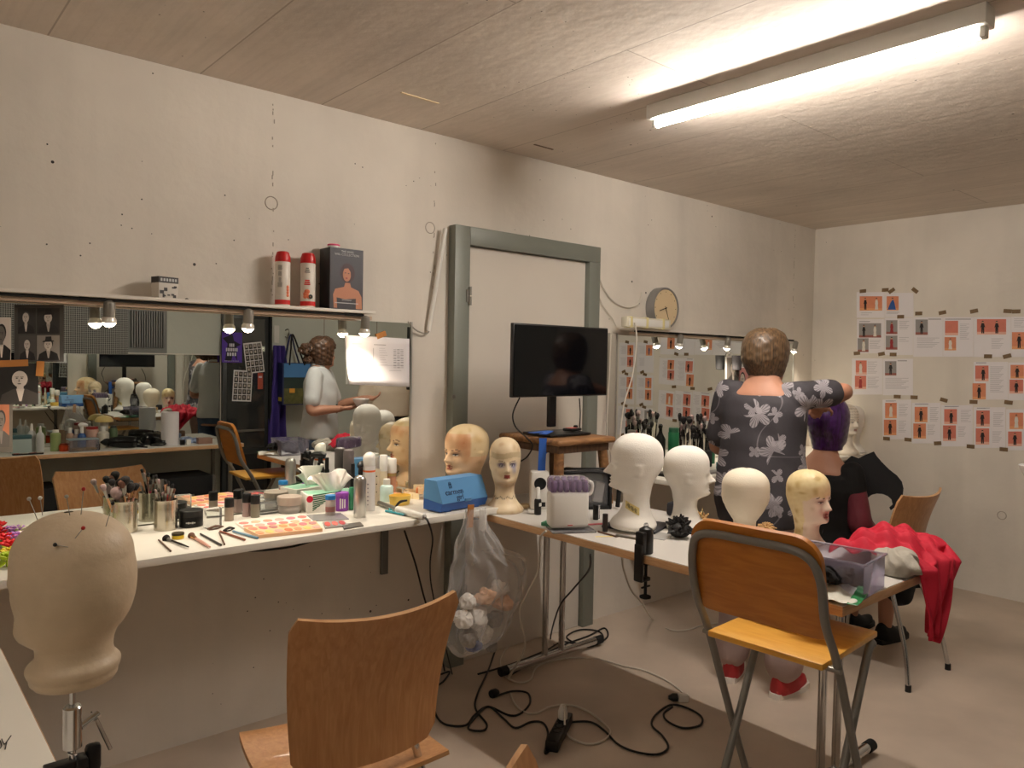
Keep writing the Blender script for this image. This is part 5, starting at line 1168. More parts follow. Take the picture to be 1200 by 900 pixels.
sR('costume sheet at the frame edge with two photos of a stout man', (1108, 524, 1300, 745), [(1122, 538, 1200, 618, 'o', K1), (1116, 624, 1196, 706, 'p', K1)], [(1205, 545, 1260, 690)])
sR('first sheet of the bottom row, white apron above a ragged dress', (372, 142, 540, 374), [(387, 160, 455, 250, 'o', ((.5, 'w'),)), (380, 259, 453, 350, 'o', K1)], [(390, 148, 450, 152), (468, 165, 520, 240), (465, 262, 510, 335)], [(395, 370, 0), (521, 376, 0)], Z2)
sR('second sheet of the bottom row, figure in profile above a bell skirt', (544, 160, 712, 398), [(560, 184, 635, 274, 'o', K1), (552, 281, 626, 370, 'o', K1)], [(562, 166, 640, 170), (650, 184, 700, 270), (636, 286, 680, 350)], [(731, 144, -.25)], Z2)
sR('third sheet of the bottom row, crouching figure with a white bib', (716, 174, 900, 416), [(733, 197, 808, 286, 'p', ((.55, 'k'),)), (726, 292, 802, 384, 'p', K1)], [(735, 180, 820, 184), (830, 200, 890, 275), (815, 296, 860, 360)], [(695, 397, .15), (905, 155, 0)], Z2)
sR('fourth sheet of the bottom row, hatted figure bending above a full skirt', (906, 186, 1092, 424), [(921, 205, 1000, 300, 'p', ((.45, 'k'),)), (918, 310, 997, 405, 'p', K1)], [(925, 190, 1000, 194), (1020, 215, 1080, 300), (1015, 325, 1070, 395)], [(888, 416, 0), (1110, 158, -.1)], Z2)
sR('fifth sheet of the bottom row at the frame edge, apron over a black hoop skirt', (1096, 198, 1290, 438), [(1116, 218, 1196, 314, 'o', ((.5, 'w'),)), (1107, 328, 1188, 414, 'p', K1)], [(1205, 230, 1260, 310)], [(1082, 433, 0)], Z2)
# further along the same wall, seen only in the second mirror
def toRm(s0, z0): return None
def sheetxy(label, y, z, kinds, w=.20, h=.285, tape=True):
    S = 400.; to = lambda px, py: (px/S, -py/S); cx_, cy_ = -y*S, -z*S; r = (cx_-w/2*S, cy_-h/2*S, cx_+w/2*S, cy_+h/2*S); ph = []
    for k, (bg, c) in enumerate(kinds): ph.append((r[0]+8, r[1]+10+k*45, r[0]+38, r[1]+50+k*45, bg, ((.5, c),)))
    sheet(label, r, ph, [(r[0]+44, r[1]+12, r[2]-6, r[1]+45), (r[0]+44, r[1]+58, r[2]-6, r[1]+90)], [(cx_, r[1]-2, .2), (cx_+14, r[3]-1, -.4)] if tape else (), to, frR)
for args in (('sheet seen only in the second mirror, blue gown on orange, top of its column', -1.70, 1.55, (('o', 's'),)), ('sheet seen only in the second mirror, grey figure on orange, middle of its column', -1.70, 1.24, (('o', 's'), ('o', 'k'))), ('sheet seen only in the second mirror, green grey photo, lowest of its column', -1.70, .93, (('g', 'w'),)),
             ('sheet seen only in the second mirror, black coat on orange, end column top', -1.93, 1.55, (('o', 'k'), ('p', 'k'))), ('sheet seen only in the second mirror, red cloak on orange, end column middle', -1.93, 1.24, (('o', 'r'), ('o', 'k'))), ('sheet seen only in the second mirror, two dark figures, end column bottom', -1.93, .93, (('p', 'k'), ('p', 'k')))): sheetxy(*args)
# ------------------------------------------------------------------ photographs and paper taped to the wide mirror
def toL(px, py): v = P(px, py, y=MY-.006); return (v.x, v.z)
def frL(s, z): return Matrix(((1, 0, 0, s), (0, 0, -1, MY-.002), (0, 1, 0, z), (0, 0, 0, 1)))
GRY = lambda v: mat('photo_tone_%d' % v, (v, int(v*.95), int(v*.9)), .45)
def portrait(b_, ms, q, x0, y0, x1, y1, bg, skin, suit, hair, shirt, hx=.5, hat=False, bald=False, k0=1, th=.001):
    W, H = x1-x0, y1-y0; f = lambda *pts: [q(x0+W*a, y0+H*c) for a, c in pts]
    def lay(poly, m, k):
        if m not in ms: ms.append(m)
        b_.prism(poly, .0003, ms.index(m), X=Matrix.Translation((0, 0, th+.00025*k)))
    E_ = lambda cx_, cy_, rx, ry, n=18: [(cx_+rx*math.cos(a), cy_+ry*math.sin(a)) for a in np.linspace(0, 2*PI, n, endpoint=False)]
    lay(f((0, 0), (0, 1), (1, 1), (1, 0)), bg, k0)
    lay(f((max(0, hx-.46), 1), (hx-.40, .76), (hx-.14, .62), (hx+.14, .62), (hx+.40, .74), (min(1, hx+.48), 1)), suit, k0+1)
    lay(f((hx-.09, .62), (hx+.09, .62), (hx+.03, .92), (hx-.02, .92)), shirt, k0+2)
    lay(f((hx-.07, .5), (hx-.075, .66), (hx+.075, .66), (hx+.07, .5)), skin, k0+2)
    if not bald: lay(f(*E_(hx+.01, .33, .20, .20)), hair, k0+2)
    lay(f(*E_(hx-.01, .38, .175, .20)), skin, k0+3)
    if hat: lay(f((hx-.26, .27), (hx+.26, .25), (hx+.24, .21), (hx+.15, .20), (hx+.13, .04), (hx-.12, .05), (hx-.14, .21), (hx-.25, .23)), hair, k0+5)
    dk = GRY(46)
    for s in (-1, 1): lay(f(*E_(hx-.02+s*.055, .36, .026, .014, 8)), dk, k0+4); lay(f((hx-.02+s*.055-.04, .325), (hx-.02+s*.055-.04, .335), (hx-.02+s*.055+.04, .335), (hx-.02+s*.055+.04, .322)), dk, k0+4)
    lay(f((hx-.03, .37), (hx-.045, .445), (hx-.005, .445)), GRY(110), k0+4); lay(f(*E_(hx-.02, .495, .045, .012, 8)), dk, k0+4)
def photo(label, rect, cells, border, tapes=()):
    O = toL((rect[0]+rect[2])/2, (rect[1]+rect[3])/2); b = B(); ms = [border]
    q = lambda x, y: (toL(x, y)[0]-O[0], toL(x, y)[1]-O[1])
    b.prism([q(rect[0], rect[3]), q(rect[2], rect[3]), q(rect[2], rect[1]), q(rect[0], rect[1])], .001)
    for c in cells: portrait(b, ms, q, *c)
    o = b.build('taped_photograph', ms); o.matrix_world = frL(*O); tag(o, label, 'photograph', 'photographs taped to the wide mirror')
    for x, y, a, w_ in tapes: v = q(x, y); B().box((v[0], v[1], .0035), (w_, .022, .0008), rot=(0, 0, a)).build('tape', mat('amber_tape', (170, 112, 54), .45), o)
photo('black and white photograph of a dark haired man in a dinner jacket', (-16, 372, 13, 424), [(-15, 373, 12, 423, GRY(186), GRY(92), GRY(26), GRY(16), GRY(206), .62)], GRY(200))
photo('sheet of four black and white portraits taped at the top of the mirror', (17, 357, 75, 424), [(21, 361, 42, 391, GRY(40), GRY(176), GRY(24), GRY(70), GRY(190), .45), (43.5, 361, 70, 391, GRY(34), GRY(170), GRY(24), GRY(20), GRY(150), .5, True), (22, 393, 42, 422, GRY(66), GRY(170), GRY(26), GRY(60), GRY(190), .5), (43.5, 393, 70, 422, GRY(120), GRY(176), GRY(22), GRY(20), GRY(150), .5, True)], GRY(58))
photo('black and white portrait of a bald man taped under the four portraits', (-8, 426, 45, 474), [(-8, 426, 45, 474, GRY(34), GRY(190), GRY(66), GRY(180), GRY(206), .6, False, True)], GRY(60), [(47, 432, 1.5, .05), (8, 426, .05, .12)])
b_ = photo('orange toned photograph in a grey frame at the lower picture edge', (-16, 470, 15, 530), [(-14, 474, 11, 524, PHO['o'], GRY(150), GRY(120), GRY(90), GRY(170), .62)], mat('grey_photo_frame', (140, 134, 124), .4, .3))
# white list taped over the mirror's right end
O = toL(443, 421); b = B(); q = lambda x, y: (toL(x, y)[0]-O[0], toL(x, y)[1]-O[1])
rows = []
for j in range(9):
    r_ = []
    for i in range(17):
        u, v = i/16, j/8; x = 404.5+75.5*u+(3.5*v*(1-u)); y = 392.5+4.5*u+(451-393+0*u)*v-1.5*u*v; lift = .012*max(0, v-.7)/.3*max(0, .28-u)/.28+.006*math.sin(PI*u)*v
        a = q(x, y); r_.append((a[0], a[1], .002+lift))
    rows.append(r_)
b.grid(rows); lp = b.build('taped_list', PAPER); so = lp.modifiers.new('solid', 'SOLIDIFY'); so.thickness = .0006; lp.matrix_world = frL(*O); tag(lp, 'white printed list taped across the right end of the wide mirror', 'sheet of paper')
b = B(); ms = [PTXT, PTX2]
def tl(x0, y0, x1, y1, mi=0): a, c = q(x0, y0), q(x1, y1); u = ((x0+x1)/2-404.5)/75.5; v = ((y0+y1)/2-393)/57; b.box(((a[0]+c[0])/2, (a[1]+c[1])/2, .0036+.006*math.sin(PI*min(1, max(0, u)))*v), (abs(c[0]-a[0]), max(.0012, abs(c[1]-a[1])), .0004), mi)
tl(438, 403.6, 452, 404.6, 1); tl(413, 402.5, 424, 403.2)
for i in range(8): tl(444+.2*i, 408+2.7*i, 451+(i*5) % 4, 408.4+2.7*i)
for i in range(11):
    for k in range(3): tl(461+4.2*k, 409.5+2.1*i, 464.2+4.2*k, 410.2+2.1*i, (i+k) % 2)
tl(437, 408, 437.3, 432); tl(441, 428, 470, 428.5); tl(456, 434, 470, 434.5)
b.build('print', ms, lp)
a = q(447, 392.5); B().box((a[0], a[1], .004), (.05, .024, .0008), rot=(0, 0, .35)).build('tape', mat('amber_tape', (170, 112, 54)), lp)
# ------------------------------------------------------------------ wall clock
t = thing('wall_clock', 'round grey wall clock with plain cream face standing above the second mirror', 'clock', (3.775, -.001, 1.836)); R90 = Matrix.Rotation(PI/2, 4, 'X'); r = .128
B().lathe([(r*.96, 0), (r, .004), (r, .056), (r*.97, .062), (r*.91, .062), (r*.90, .054), (1e-4, .054)], n=48, X=R90).build('case', mat('clock_grey', (138, 136, 134), .4, .4), t)
B().lathe([(r*.9, .0545), (r*.9, .0552), (1e-4, .0552)], n=48, X=R90).build('dial', mat('clock_dial', (214, 192, 154), .5), t)
b = B()
for i in range(12):
    a = i*PI/6; b.lathe([(.003, 0), (.003, .0006)], n=8, X=R90 @ Matrix.Translation((r*.78*math.sin(a), r*.78*math.cos(a), .0552)))
b.build('hour_dot', INK, t)
def hand_(ang_, L_, w): return B().prism([(-w, -.012), (w, -.012), (w*.6, L_), (-w*.6, L_)], .0012, X=R90 @ Matrix.Translation((0, 0, .0565)) @ Matrix.Rotation(-ang_, 4, 'Z'))
hand_(2*PI*(8.43/12), r*.48, .003).build('hour_hand', BLACKM, t); hand_(2*PI*(26/60), r*.78, .0022).build('minute_hand', BLACKM, t)
# power strip tied over the second mirror, its cables
IV = mat('ivory_plastic', (214, 208, 188), .45)
t = thing('power_strip', 'ivory power strip tied above the left end of the second mirror', 'power strip', (3.50, -.135, 1.7))
B().box((0, .0, .030), (.40, .045, .058), bev=.006).build('body', IV, t); B().box((0, -.0232, .03), (.36, .002, .04), bev=.001).build('socket_panel', WHITEP, t)
for x in (-.16, -.02, .13): B().box((x, .0, .03), (.022, .05, .064), bev=.002).build('cable_tie', mat('pale_yellow_tie', (216, 204, 150), .5), t)
WCAB = mat('white_cable', (206, 200, 188), .5); BCAB = mat('black_cable', (20, 19, 19), .5)
def cable(label, pts, r, m, sm=6, cat='cable'): return tag(B().tube(pts, r, n=7, sm=sm).build('cable', m), label, cat)
L_ = lambda px, py, y=-.012: P(px, py, y=y)
cable('white cable swinging from the door frame corner to the clock', [L_(695, 292), L_(704, 330), L_(718, 352), L_(735, 360), L_(748, 356), L_(752, 343)], .0035, WCAB)
cable('second thin white cable drooping from the door frame to the power strip', [L_(695, 294), L_(699, 335), L_(706, 357), L_(717, 372), L_(722, 382)], .003, WCAB)
cable('white cable running down from the power strip past the pink bottle', [P(744, 378, y=-.17), P(746, 400, y=-.17), P(741, 440, y=-.16), P(731, 475, y=-.16), P(726, 520, y=-.17), P(724, 558, y=-.18)], .0045, WCAB)
cable('pair of white cables hanging down along the second mirror edge', [P(716, 392, y=-.06), P(714, 440, y=-.05), P(711, 500, y=-.05), P(714, 540, y=-.06), P(712, 570, y=-.08)], .004, WCAB)
B().box((3.345, -.012, 1.27), (.06, .022, .80), bev=.003)
tag(B().box((3.345, -.010, 1.27), (.058, .02, .80), bev=.003).build('mirror_batten', mat('grey_batten', (168, 162, 150), .6)), 'grey wooden batten upright along the second mirror edge', 'batten')
# ------------------------------------------------------------------ second station, on the far counter
def far(px, base): q = P(px, base, z=ZL); return q, sc(q)
q, s = far(720, 557); PINK = mat('rose_metal', (222, 112, 150), .35, .2); q.x = max(q.x, FX0+.05)
t = thing('drinking_bottle', 'pink drinking bottle with steel cap at the end of the far counter', 'bottle', (q.x+.0, q.y, ZL)); r = 7/s; h = 52/s
B().lathe([(r*.94, 0), (r, .004), (r, h*.80), (r*.9, h*.87), (r*.66, h*.9)]).build('body', PINK, t); B().lathe([(r*.62, h*.895), (r*.7, h*.90), (r*.7, h*.985), (r*.6, h)]).build('cap', STEEL, t); B().tube([(r*.5, 0, h*.97), (r*1.3, 0, h*.96), (r*1.6, 0, h*.82)], .004).build('strap', mat('dusk_red_strap', (150, 60, 66), .6), t)
t = thing('brush_stand', 'black holder crowded with make-up brushes on the far counter', 'brush holder', (3.86, -.23, ZL))
B().box((0, 0, .05), (.26, .09, .10), bev=.006).build('holder', BLACKM, t)
rn = random.Random(21)
for i in range(34):
    x = rn.uniform(-.125, .125); y = rn.uniform(-.035, .035); hh_ = rn.uniform(.17, .29); lean = rn.uniform(-.2, .2)
    brush('dark make-up brush standing in the black holder on the far counter', (3.86+x, -.23+y, ZL+.102), (3.86+x+lean*.15, -.23+y, ZL+hh_), rn.uniform(.008, .02), rn.uniform(.03, .05), BRH[0 if i % 5 else 1], HAND[0 if i % 3 else 5], 'brushes in the black holder', .004)
q, s = far(842, 545); t = thing('hair_can', 'dark green can on the far counter beside the standing woman', 'can', (4.12, -.16, ZL))
B().lathe([(.036, 0), (.037, .003), (.037, .17), (.034, .175)]).build('body', mat('dark_green_can', (22, 92, 60), .4), t); B().lathe([(.034, .175), (.034, .2), (.03, .205)]).build('cap', mat('dark_green_cap', (16, 66, 46), .4), t)
t = thing('trigger_spray', 'black trigger spray bottle next to the dark green can', 'spray bottle', (4.03, -.2, ZL), -.6)
B().lathe([(.033, 0), (.034, .004), (.034, .13), (.014, .17), (.012, .18)]).build('body', BLACKP, t); B().tube([(-.03, 0, .21), (0, 0, .215), (.04, 0, .213), (.055, 0, .205)], [.013, .016, .013, .007], n=10).cyl((0, 0, .178), (0, 0, .212), .011).build('spray_head', BLACKP, t); B().tube([(.026, 0, .205), (.04, 0, .19), (.042, 0, .165)], [.005, .006, .004], n=8).build('trigger', BLACKP, t)
lump('crumpled_tissue', 'white crumpled tissue before the dark green can', 'tissue', (.07, .05, .05), TISS, (4.07, -.33, ZL), .4, .45, 18)
t = thing('teal_box', 'small teal box with a green block on the far counter', 'box', (3.97, -.37, ZL), .2); B().box((0, 0, .022), (.10, .06, .044), bev=.004).build('body', mat('teal_box_plastic', (36, 108, 116), .45), t); B().box((.012, .01, .062), (.05, .035, .034), bev=.004).build('green_block', mat('leaf_green', (52, 130, 80), .5), t)
lump('yellow_sponge', 'pale yellow sponge by the teal box on the far counter', 'sponge', (.04, .03, .02), SPG[1], (4.10, -.415, ZL), .3, .2, 20)
A = [P(*p, z=ZL) for p in ((776, 556), (842, 549), (838, 544), (775, 550))]
t = tag(B().prism([(v.x-A[0].x, v.y-A[0].y) for v in (Vector((3.63, -.46)), Vector((3.95, -.47)), Vector((3.95, -.41)), Vector((3.63, -.40)))], .012).build('makeup_palette', mat('grey_palette_case', (150, 146, 146), .3, .3), None, (A[0].x, A[0].y, ZL)), 'flat grey palette case lying at the edge of the far counter', 'palette')
tag(B().box((3.50, -.36, .008), (.20, .15, .016), bev=.003).build('black_tray', BLACKP, None, (0, 0, ZL+.0)), 'flat black tray lying at the edge of the far counter behind the foam heads', 'tray')
# photographs and a dark cup hung on the right part of the second mirror
def toF(px, py): return toL(px, py)
for lb, rect, tone in (('black and white photo print on the second mirror beside the woman', (851, 418, 868, 452), GRY(120)), ('pink toned photo print on the second mirror behind the woman', (862, 430, 879, 470), mat('rose_print', (196, 132, 130), .5))):
    O = toL((rect[0]+rect[2])/2, (rect[1]+rect[3])/2); b = B(); ms = [PAPER]; qq = lambda x, y: (toL(x, y)[0]-O[0], toL(x, y)[1]-O[1])
    b.prism([qq(rect[0], rect[3]), qq(rect[2], rect[3]), qq(rect[2], rect[1]), qq(rect[0], rect[1])], .001); portrait(b, ms, qq, rect[0]+1, rect[1]+1, rect[2]-1, rect[3]-1, tone, GRY(200), GRY(70), GRY(40), GRY(180))
    o = b.build('taped_photograph', ms); o.matrix_world = frL(*O); tag(o, lb, 'photograph')
q = P(860, 420, y=-.06); t = thing('hanging_cup', 'dark grey cup hanging on the second mirror beside the lamp', 'cup', (q.x, -.085, q.z-.08), 0); B().lathe([(.024, 0), (.030, .004), (.036, .10), (.033, .10), (.027, .006), (1e-4, .006)]).build('body', mat('slate_cup', (58, 56, 60), .8), t); B().tube([(0, .034, .09), (0, .05, .12), (0, .062, .10)], .004).build('hook', STEEL, t)
# ================================================================== people
def vox(b, name, m, parent=None, size=.008, smooth=5, fac=.5, paint=None, loc=None, rz=0.):
    """one continuous skin round all the overlapping limbs of b"""
    o = b.build('tmp_shape', m); md = o.modifiers.new('r', 'REMESH'); md.mode = 'VOXEL'; md.voxel_size = size; md.use_smooth_shade = True
    if smooth: s = o.modifiers.new('s', 'SMOOTH'); s.factor = fac; s.iterations = smooth
    me = bpy.data.meshes.new_from_object(o.evaluated_get(bpy.context.evaluated_depsgraph_get())); bpy.data.objects.remove(o)
    me.name = name; me.polygons.foreach_set('use_smooth', [True]*len(me.polygons))
    if paint:
        co = np.empty(len(me.vertices)*3, dtype=np.float32); me.vertices.foreach_get('co', co); co = co.reshape(-1, 3)
        ca = me.color_attributes.new('Paint', 'FLOAT_COLOR', 'POINT'); ca.data.foreach_set('color', np.array([(*lin(paint(p)), 1) for p in co], dtype=np.float32).ravel())
    r = bpy.data.objects.new(name, me); COL.objects.link(r)
    if parent is not None: r.parent = parent
    if loc is not None: r.location = loc
    if rz: r.rotation_euler = (0, 0, rz)
    return r
def loft(b, secs, n=28, X=None):
    """secs: (centre, depth radius, half width)"""
    rows = [[(c[0]+rx*math.cos(2*PI*k/n), c[1]+ry*math.sin(2*PI*k/n), c[2]) for k in range(n)] for c, rx, ry in secs]
    if X is not None: rows = [[tuple(X @ Vector(p)) for p in r] for r in rows]
    o = len(b.v); b.grid(rows, closed=True); m = len(rows)
    b.f.append(tuple(o+k for k in range(n-1, -1, -1))); b.f.append(tuple(o+(m-1)*n+k for k in range(n))); b.m += [0, 0]
def limb(b, pts, rad, grow=0.):
    b.tube(pts, [r+grow for r in rad], n=14, sm=5); 
    for p, r in ((pts[0], rad[0]), (pts[-1], rad[-1])): b.sph(p, (r+grow)*.98, n=14, m=8)
def hand(b, wrist, d, palm, curl=.5, s=1., thumb_side=1):
    """palm and five fingers; d: pointing direction, palm: palm normal"""
    d = Vector(d).normalized(); n = Vector(palm); n = (n-d*n.dot(d)).normalized(); w = d.cross(n)*thumb_side; W0 = Vector(wrist)
    R_ = Matrix((w, d, n)).transposed().to_4x4()
    b.box(W0+d*.048*s, (.078*s, .096*s, .028*s), X=None, rot=R_.to_euler(), bev=.011)
    for k, L_ in enumerate((.072, .082, .076, .058)):
        base = W0 + d*.088*s + w*(.029-.0193*k)*s; a = curl*(.7+.12*k); p1 = base+(d*math.cos(a*.6)+n*math.sin(a*.6))*L_*.45*s; p2 = p1+(d*math.cos(a*1.6)+n*math.sin(a*1.6))*L_*.33*s; p3 = p2+(d*math.cos(a*2.3)+n*math.sin(a*2.3))*L_*.25*s
        b.tube([base-d*.02*s, base, p1, p2, p3], [.0085, .0088, .0082, .0075, .0062], n=9, sm=3)
    t0 = W0+d*.022*s+w*.030*s; t1 = t0+(d*.6+w*.75+n*.25).normalized()*.040*s; t2 = t1+(d*.85+w*.25+n*.5).normalized()*.034*s; b.tube([t0-w*.012, t0, t1, t2], [.010, .0105, .009, .007], n=9, sm=3)
def hair_off(front, bottom, thick, side=.85, soft=.18, wav=0., taper=0.):
    def f(t, z):
        a = abs(t); lim = front if a < side else bottom
        k1 = min(1, max(0, (a-side)/soft)); low = bottom*k1+front*(1-k1); q = (z-low)/1.3
        q = max(0, min(1, q)); q = q*q*(3-2*q); return -1.6+(thick*(1-taper*max(0, min(1, (25-z)/8)))+1.6+wav*math.sin(t*9)*math.sin(z*1.7))*q
    return f
def person(label, loc, rz, H, torso, arms, legs, head_rz=0., head_dx=0., skin=(182, 132, 107), hair=None, z_sh=None, paint_lip=(176, 92, 84), head_tilt=0., hair_m=None, brow=(80, 56, 42)):
    """torso: list of (x,z,rx,ry); arms: {side: ([shoulder, elbow, wrist], hand dir, palm)}; legs: {side: [hip, knee, ankle]}"""
    t = thing('person', label, 'person', loc, rz)
    b = B(); loft(b, [((x, 0, z), rx, ry) for x, z, rx, ry in torso])
    for s, (p, hd, pm, curl) in arms.items():
        limb(b, [p[0], tuple((Vector(p[0])+Vector(p[1]))/2), p[1], tuple((Vector(p[1])*.6+Vector(p[2])*.4)), p[2]], [.050, .044, .038, .039, .026]); hand(b, p[2], hd, pm, curl, 1., s)
    for s, p in legs.items():
        limb(b, [p[0], tuple((Vector(p[0])+Vector(p[1]))/2), p[1], tuple(Vector(p[1])*.65+Vector(p[2])*.35), p[2]], [.085, .07, .052, .054, .034])
    top = torso[-1]
    hb_ = B(); pts, th, Z = head_grid(neck=[(9.5, 5.6, 6.2, 6.2), (11, 4.9, 5.7, 5.4), (13.4, 4.8, 5.8, 5.2)], face=1.05, ears=.9)
    T = Matrix.Translation((head_dx, 0, H-.38)) @ Matrix.Translation((0, 0, .16)) @ Euler((0, head_tilt, head_rz)).to_matrix().to_4x4() @ Matrix.Translation((0, 0, -.16)); Ti = T.inverted()
    flat_ = [[tuple(T @ Vector(p)) for p in r] for r in pts]; n = len(th); o0 = len(b.v); b.grid(flat_, closed=True); b.f.append(tuple(o0+k for k in range(n-1, -1, -1))); b.m.append(0)
    def pnt(p):
        q = Ti @ Vector(p)
        if q.z < .155 or q.x < .02: return skin
        return make_up(math.atan2(q.y, q.x), q.z*100, skin, paint_lip, mixc(skin, (150, 100, 84), .4), brow, (70, 54, 44), .4)
    body = vox(b, 'body', vmat('human_skin', .5, bump=.05, bscale=120), t, .0075, 3, .4, pnt)
    if hair:
        hp, th2, Z2_ = head_grid(neck=[(9.5, 5.2, 6.2, 6.2), (11, 4.9, 5.7, 5.4), (13.4, 4.8, 5.8, 5.2)], face=0., ears=0., off=hair, nth=90)
        hb_ = B(); hb_.grid([[tuple(T @ Vector(p)) for p in r] for r in hp], closed=True); hb_.build('hair', hair_m, t, ang=3.2)
    return t, T
def cover(t, name, m, secs=None, limbs=(), grow=.014, size=.010, smooth=6, folds=0., extra=None):
    """a garment: the same limbs a little larger, in its own mesh"""
    b = B()
    if secs: loft(b, [((x, y, z), rx, ry) for x, y, z, rx, ry in secs])
    for pts, rad in limbs: limb(b, pts, rad, grow)
    if extra: extra(b)
    o = vox(b, name, m, t, size, smooth)
    if folds:
        me = o.data; co = np.empty(len(me.vertices)*3, dtype=np.float32); no = np.empty_like(co); me.vertices.foreach_get('co', co); me.vertices.foreach_get('normal', no); co = co.reshape(-1, 3); no = no.reshape(-1, 3)
        f = np.array([NZ.noise(Vector((p[0]*7+p[2]*9, p[1]*7-p[2]*5, p[2]*5+p[0]*4))) for p in co]); co += no*(f[:, None]*folds); me.vertices.foreach_set('co', co.ravel()); me.update()
    return o
mid = lambda a, b_, k=.5: tuple(Vector(a)*(1-k)+Vector(b_)*k)
# ---- woman styling hair, seen from behind
def floral():
    m = mat('floral_jersey', (62, 60, 66), .75, bump=.1, bscale=160); nt = m.node_tree; N = nt.nodes; L = nt.links; bs = N['Principled BSDF']
    tc = N.new('ShaderNodeTexCoord'); sx = N.new('ShaderNodeSeparateXYZ'); L.new(tc.outputs['Object'], sx.inputs[0])
    def mth(op, a, b_=None, c=None):
        n = N.new('ShaderNodeMath'); n.operation = op
        for i, v in enumerate((a, b_, c)):
            if v is None: continue
            if isinstance(v, (int, float)): n.inputs[i].default_value = v
            else: L.new(v, n.inputs[i])
        return n.outputs[0]
    # unroll the body: across = y - .6x, up = z
    u = mth('SUBTRACT', sx.outputs[1], mth('MULTIPLY', sx.outputs[0], .55)); v = sx.outputs[2]
    cb = N.new('ShaderNodeCombineXYZ'); L.new(u, cb.inputs[0]); L.new(v, cb.inputs[1])
    masks = []
    for scale, off, r0, petals in ((5.6, (.02, .05, 0), .42, 5), (7.5, (3.3, 1.7, 0), .33, 4)):
        mp = N.new('ShaderNodeMapping'); mp.inputs['Location'].default_value = off; L.new(cb.outputs[0], mp.inputs[0])
        vo = N.new('ShaderNodeTexVoronoi'); vo.voronoi_dimensions = '2D'; vo.inputs['Scale'].default_value = scale; vo.inputs['Randomness'].default_value = .75; L.new(mp.outputs[0], vo.inputs['Vector'])
        d = N.new('ShaderNodeVectorMath'); d.operation = 'SUBTRACT'; L.new(mp.outputs[0], d.inputs[0]); L.new(vo.outputs['Position'], d.inputs[1])
        s2 = N.new('ShaderNodeSeparateXYZ'); L.new(d.outputs[0], s2.inputs[0]); sc2 = N.new('ShaderNodeSeparateColor'); L.new(vo.outputs['Color'], sc2.inputs[0])
        ang_ = mth('ADD', mth('ARCTAN2', s2.outputs[1], s2.outputs[0]), mth('MULTIPLY', sc2.outputs[0], 6.28)); dist = vo.outputs['Distance']
        pet = mth('ABSOLUTE', mth('COSINE', mth('MULTIPLY', ang_, petals/2)))
        rad = mth('MULTIPLY', mth('ADD', mth('MULTIPLY', pet, .62), .38), mth('MULTIPLY', mth('ADD', mth('MULTIPLY', sc2.outputs[1], .5), .6), r0))
        inside = mth('LESS_THAN', dist, rad); keep = mth('GREATER_THAN', sc2.outputs[2], .06)
        # half of each flower only, like seen from the side, with fine veins
        half = mth('GREATER_THAN', mth('SINE', mth('ADD', ang_, .4)), mth('SUBTRACT', sc2.outputs[1], 1.35))
        vein = mth('ADD', mth('MULTIPLY', mth('GREATER_THAN', mth('SINE', mth('MULTIPLY', ang_, 26)), -.2), .6), .4)
        masks.append(mth('MULTIPLY', mth('MULTIPLY', inside, keep), mth('MULTIPLY', vein, half)))
    # thin stems
    wv = N.new('ShaderNodeTexNoise'); wv.inputs['Scale'].default_value = 3.2; wv.inputs['Detail'].default_value = 0; L.new(cb.outputs[0], wv.inputs['Vector'])
    st = mth('MULTIPLY', mth('LESS_THAN', mth('ABSOLUTE', mth('SUBTRACT', wv.outputs[0], .5)), .004), .35)
    tot = mth('MINIMUM', mth('ADD', mth('ADD', masks[0], masks[1]), st), 1.)
    mx = N.new('ShaderNodeMix'); mx.data_type = 'RGBA'; L.new(tot, mx.inputs[0]); mx.inputs[6].default_value = (*lin((58, 55, 60)), 1); mx.inputs[7].default_value = (*lin((158, 153, 158)), 1); L.new(mx.outputs[2], bs.inputs['Base Color']); return m
HB = wood('brown_highlighted_hair', (108, 84, 58), (50, 38, 29), .42, (46, 46, 2.5), coat=.2)
WS = [(-.01, .78, .13, .18), (-.01, .88, .135, .19), (0, .98, .12, .175), (0, 1.08, .115, .165), (.005, 1.2, .125, .175), (0, 1.30, .112, .18), (-.005, 1.37, .085, .15), (-.008, 1.42, .058, .085), (-.002, 1.47, .05, .056)]
AR = ((0, -.165, 1.365), (.17, -.315, 1.385), (.40, -.17, 1.31)); AL = ((0, .165, 1.365), (.06, .235, 1.10), (.30, .14, 1.13))
LR = ((0, -.09, .84), (.02, -.115, .46), (-.03, -.13, .09)); LL = ((0, .09, .84), (.03, .10, .46), (.02, .12, .09))
wt, WT = person('standing person in a dark floral top, arm raised over the purple wig', (3.18, -1.095, 0), .26, 1.65, WS, {-1: (AR, (.9, .4, -.25), (0, .3, -1), .6), 1: (AL, (.9, -.1, .3), (0, -1, 0), .7)}, {-1: LR, 1: LL}, head_rz=-.45, head_dx=.02, hair=hair_off(28.5, 16.6, 2.0, .95, .2, .15, .55), hair_m=HB)
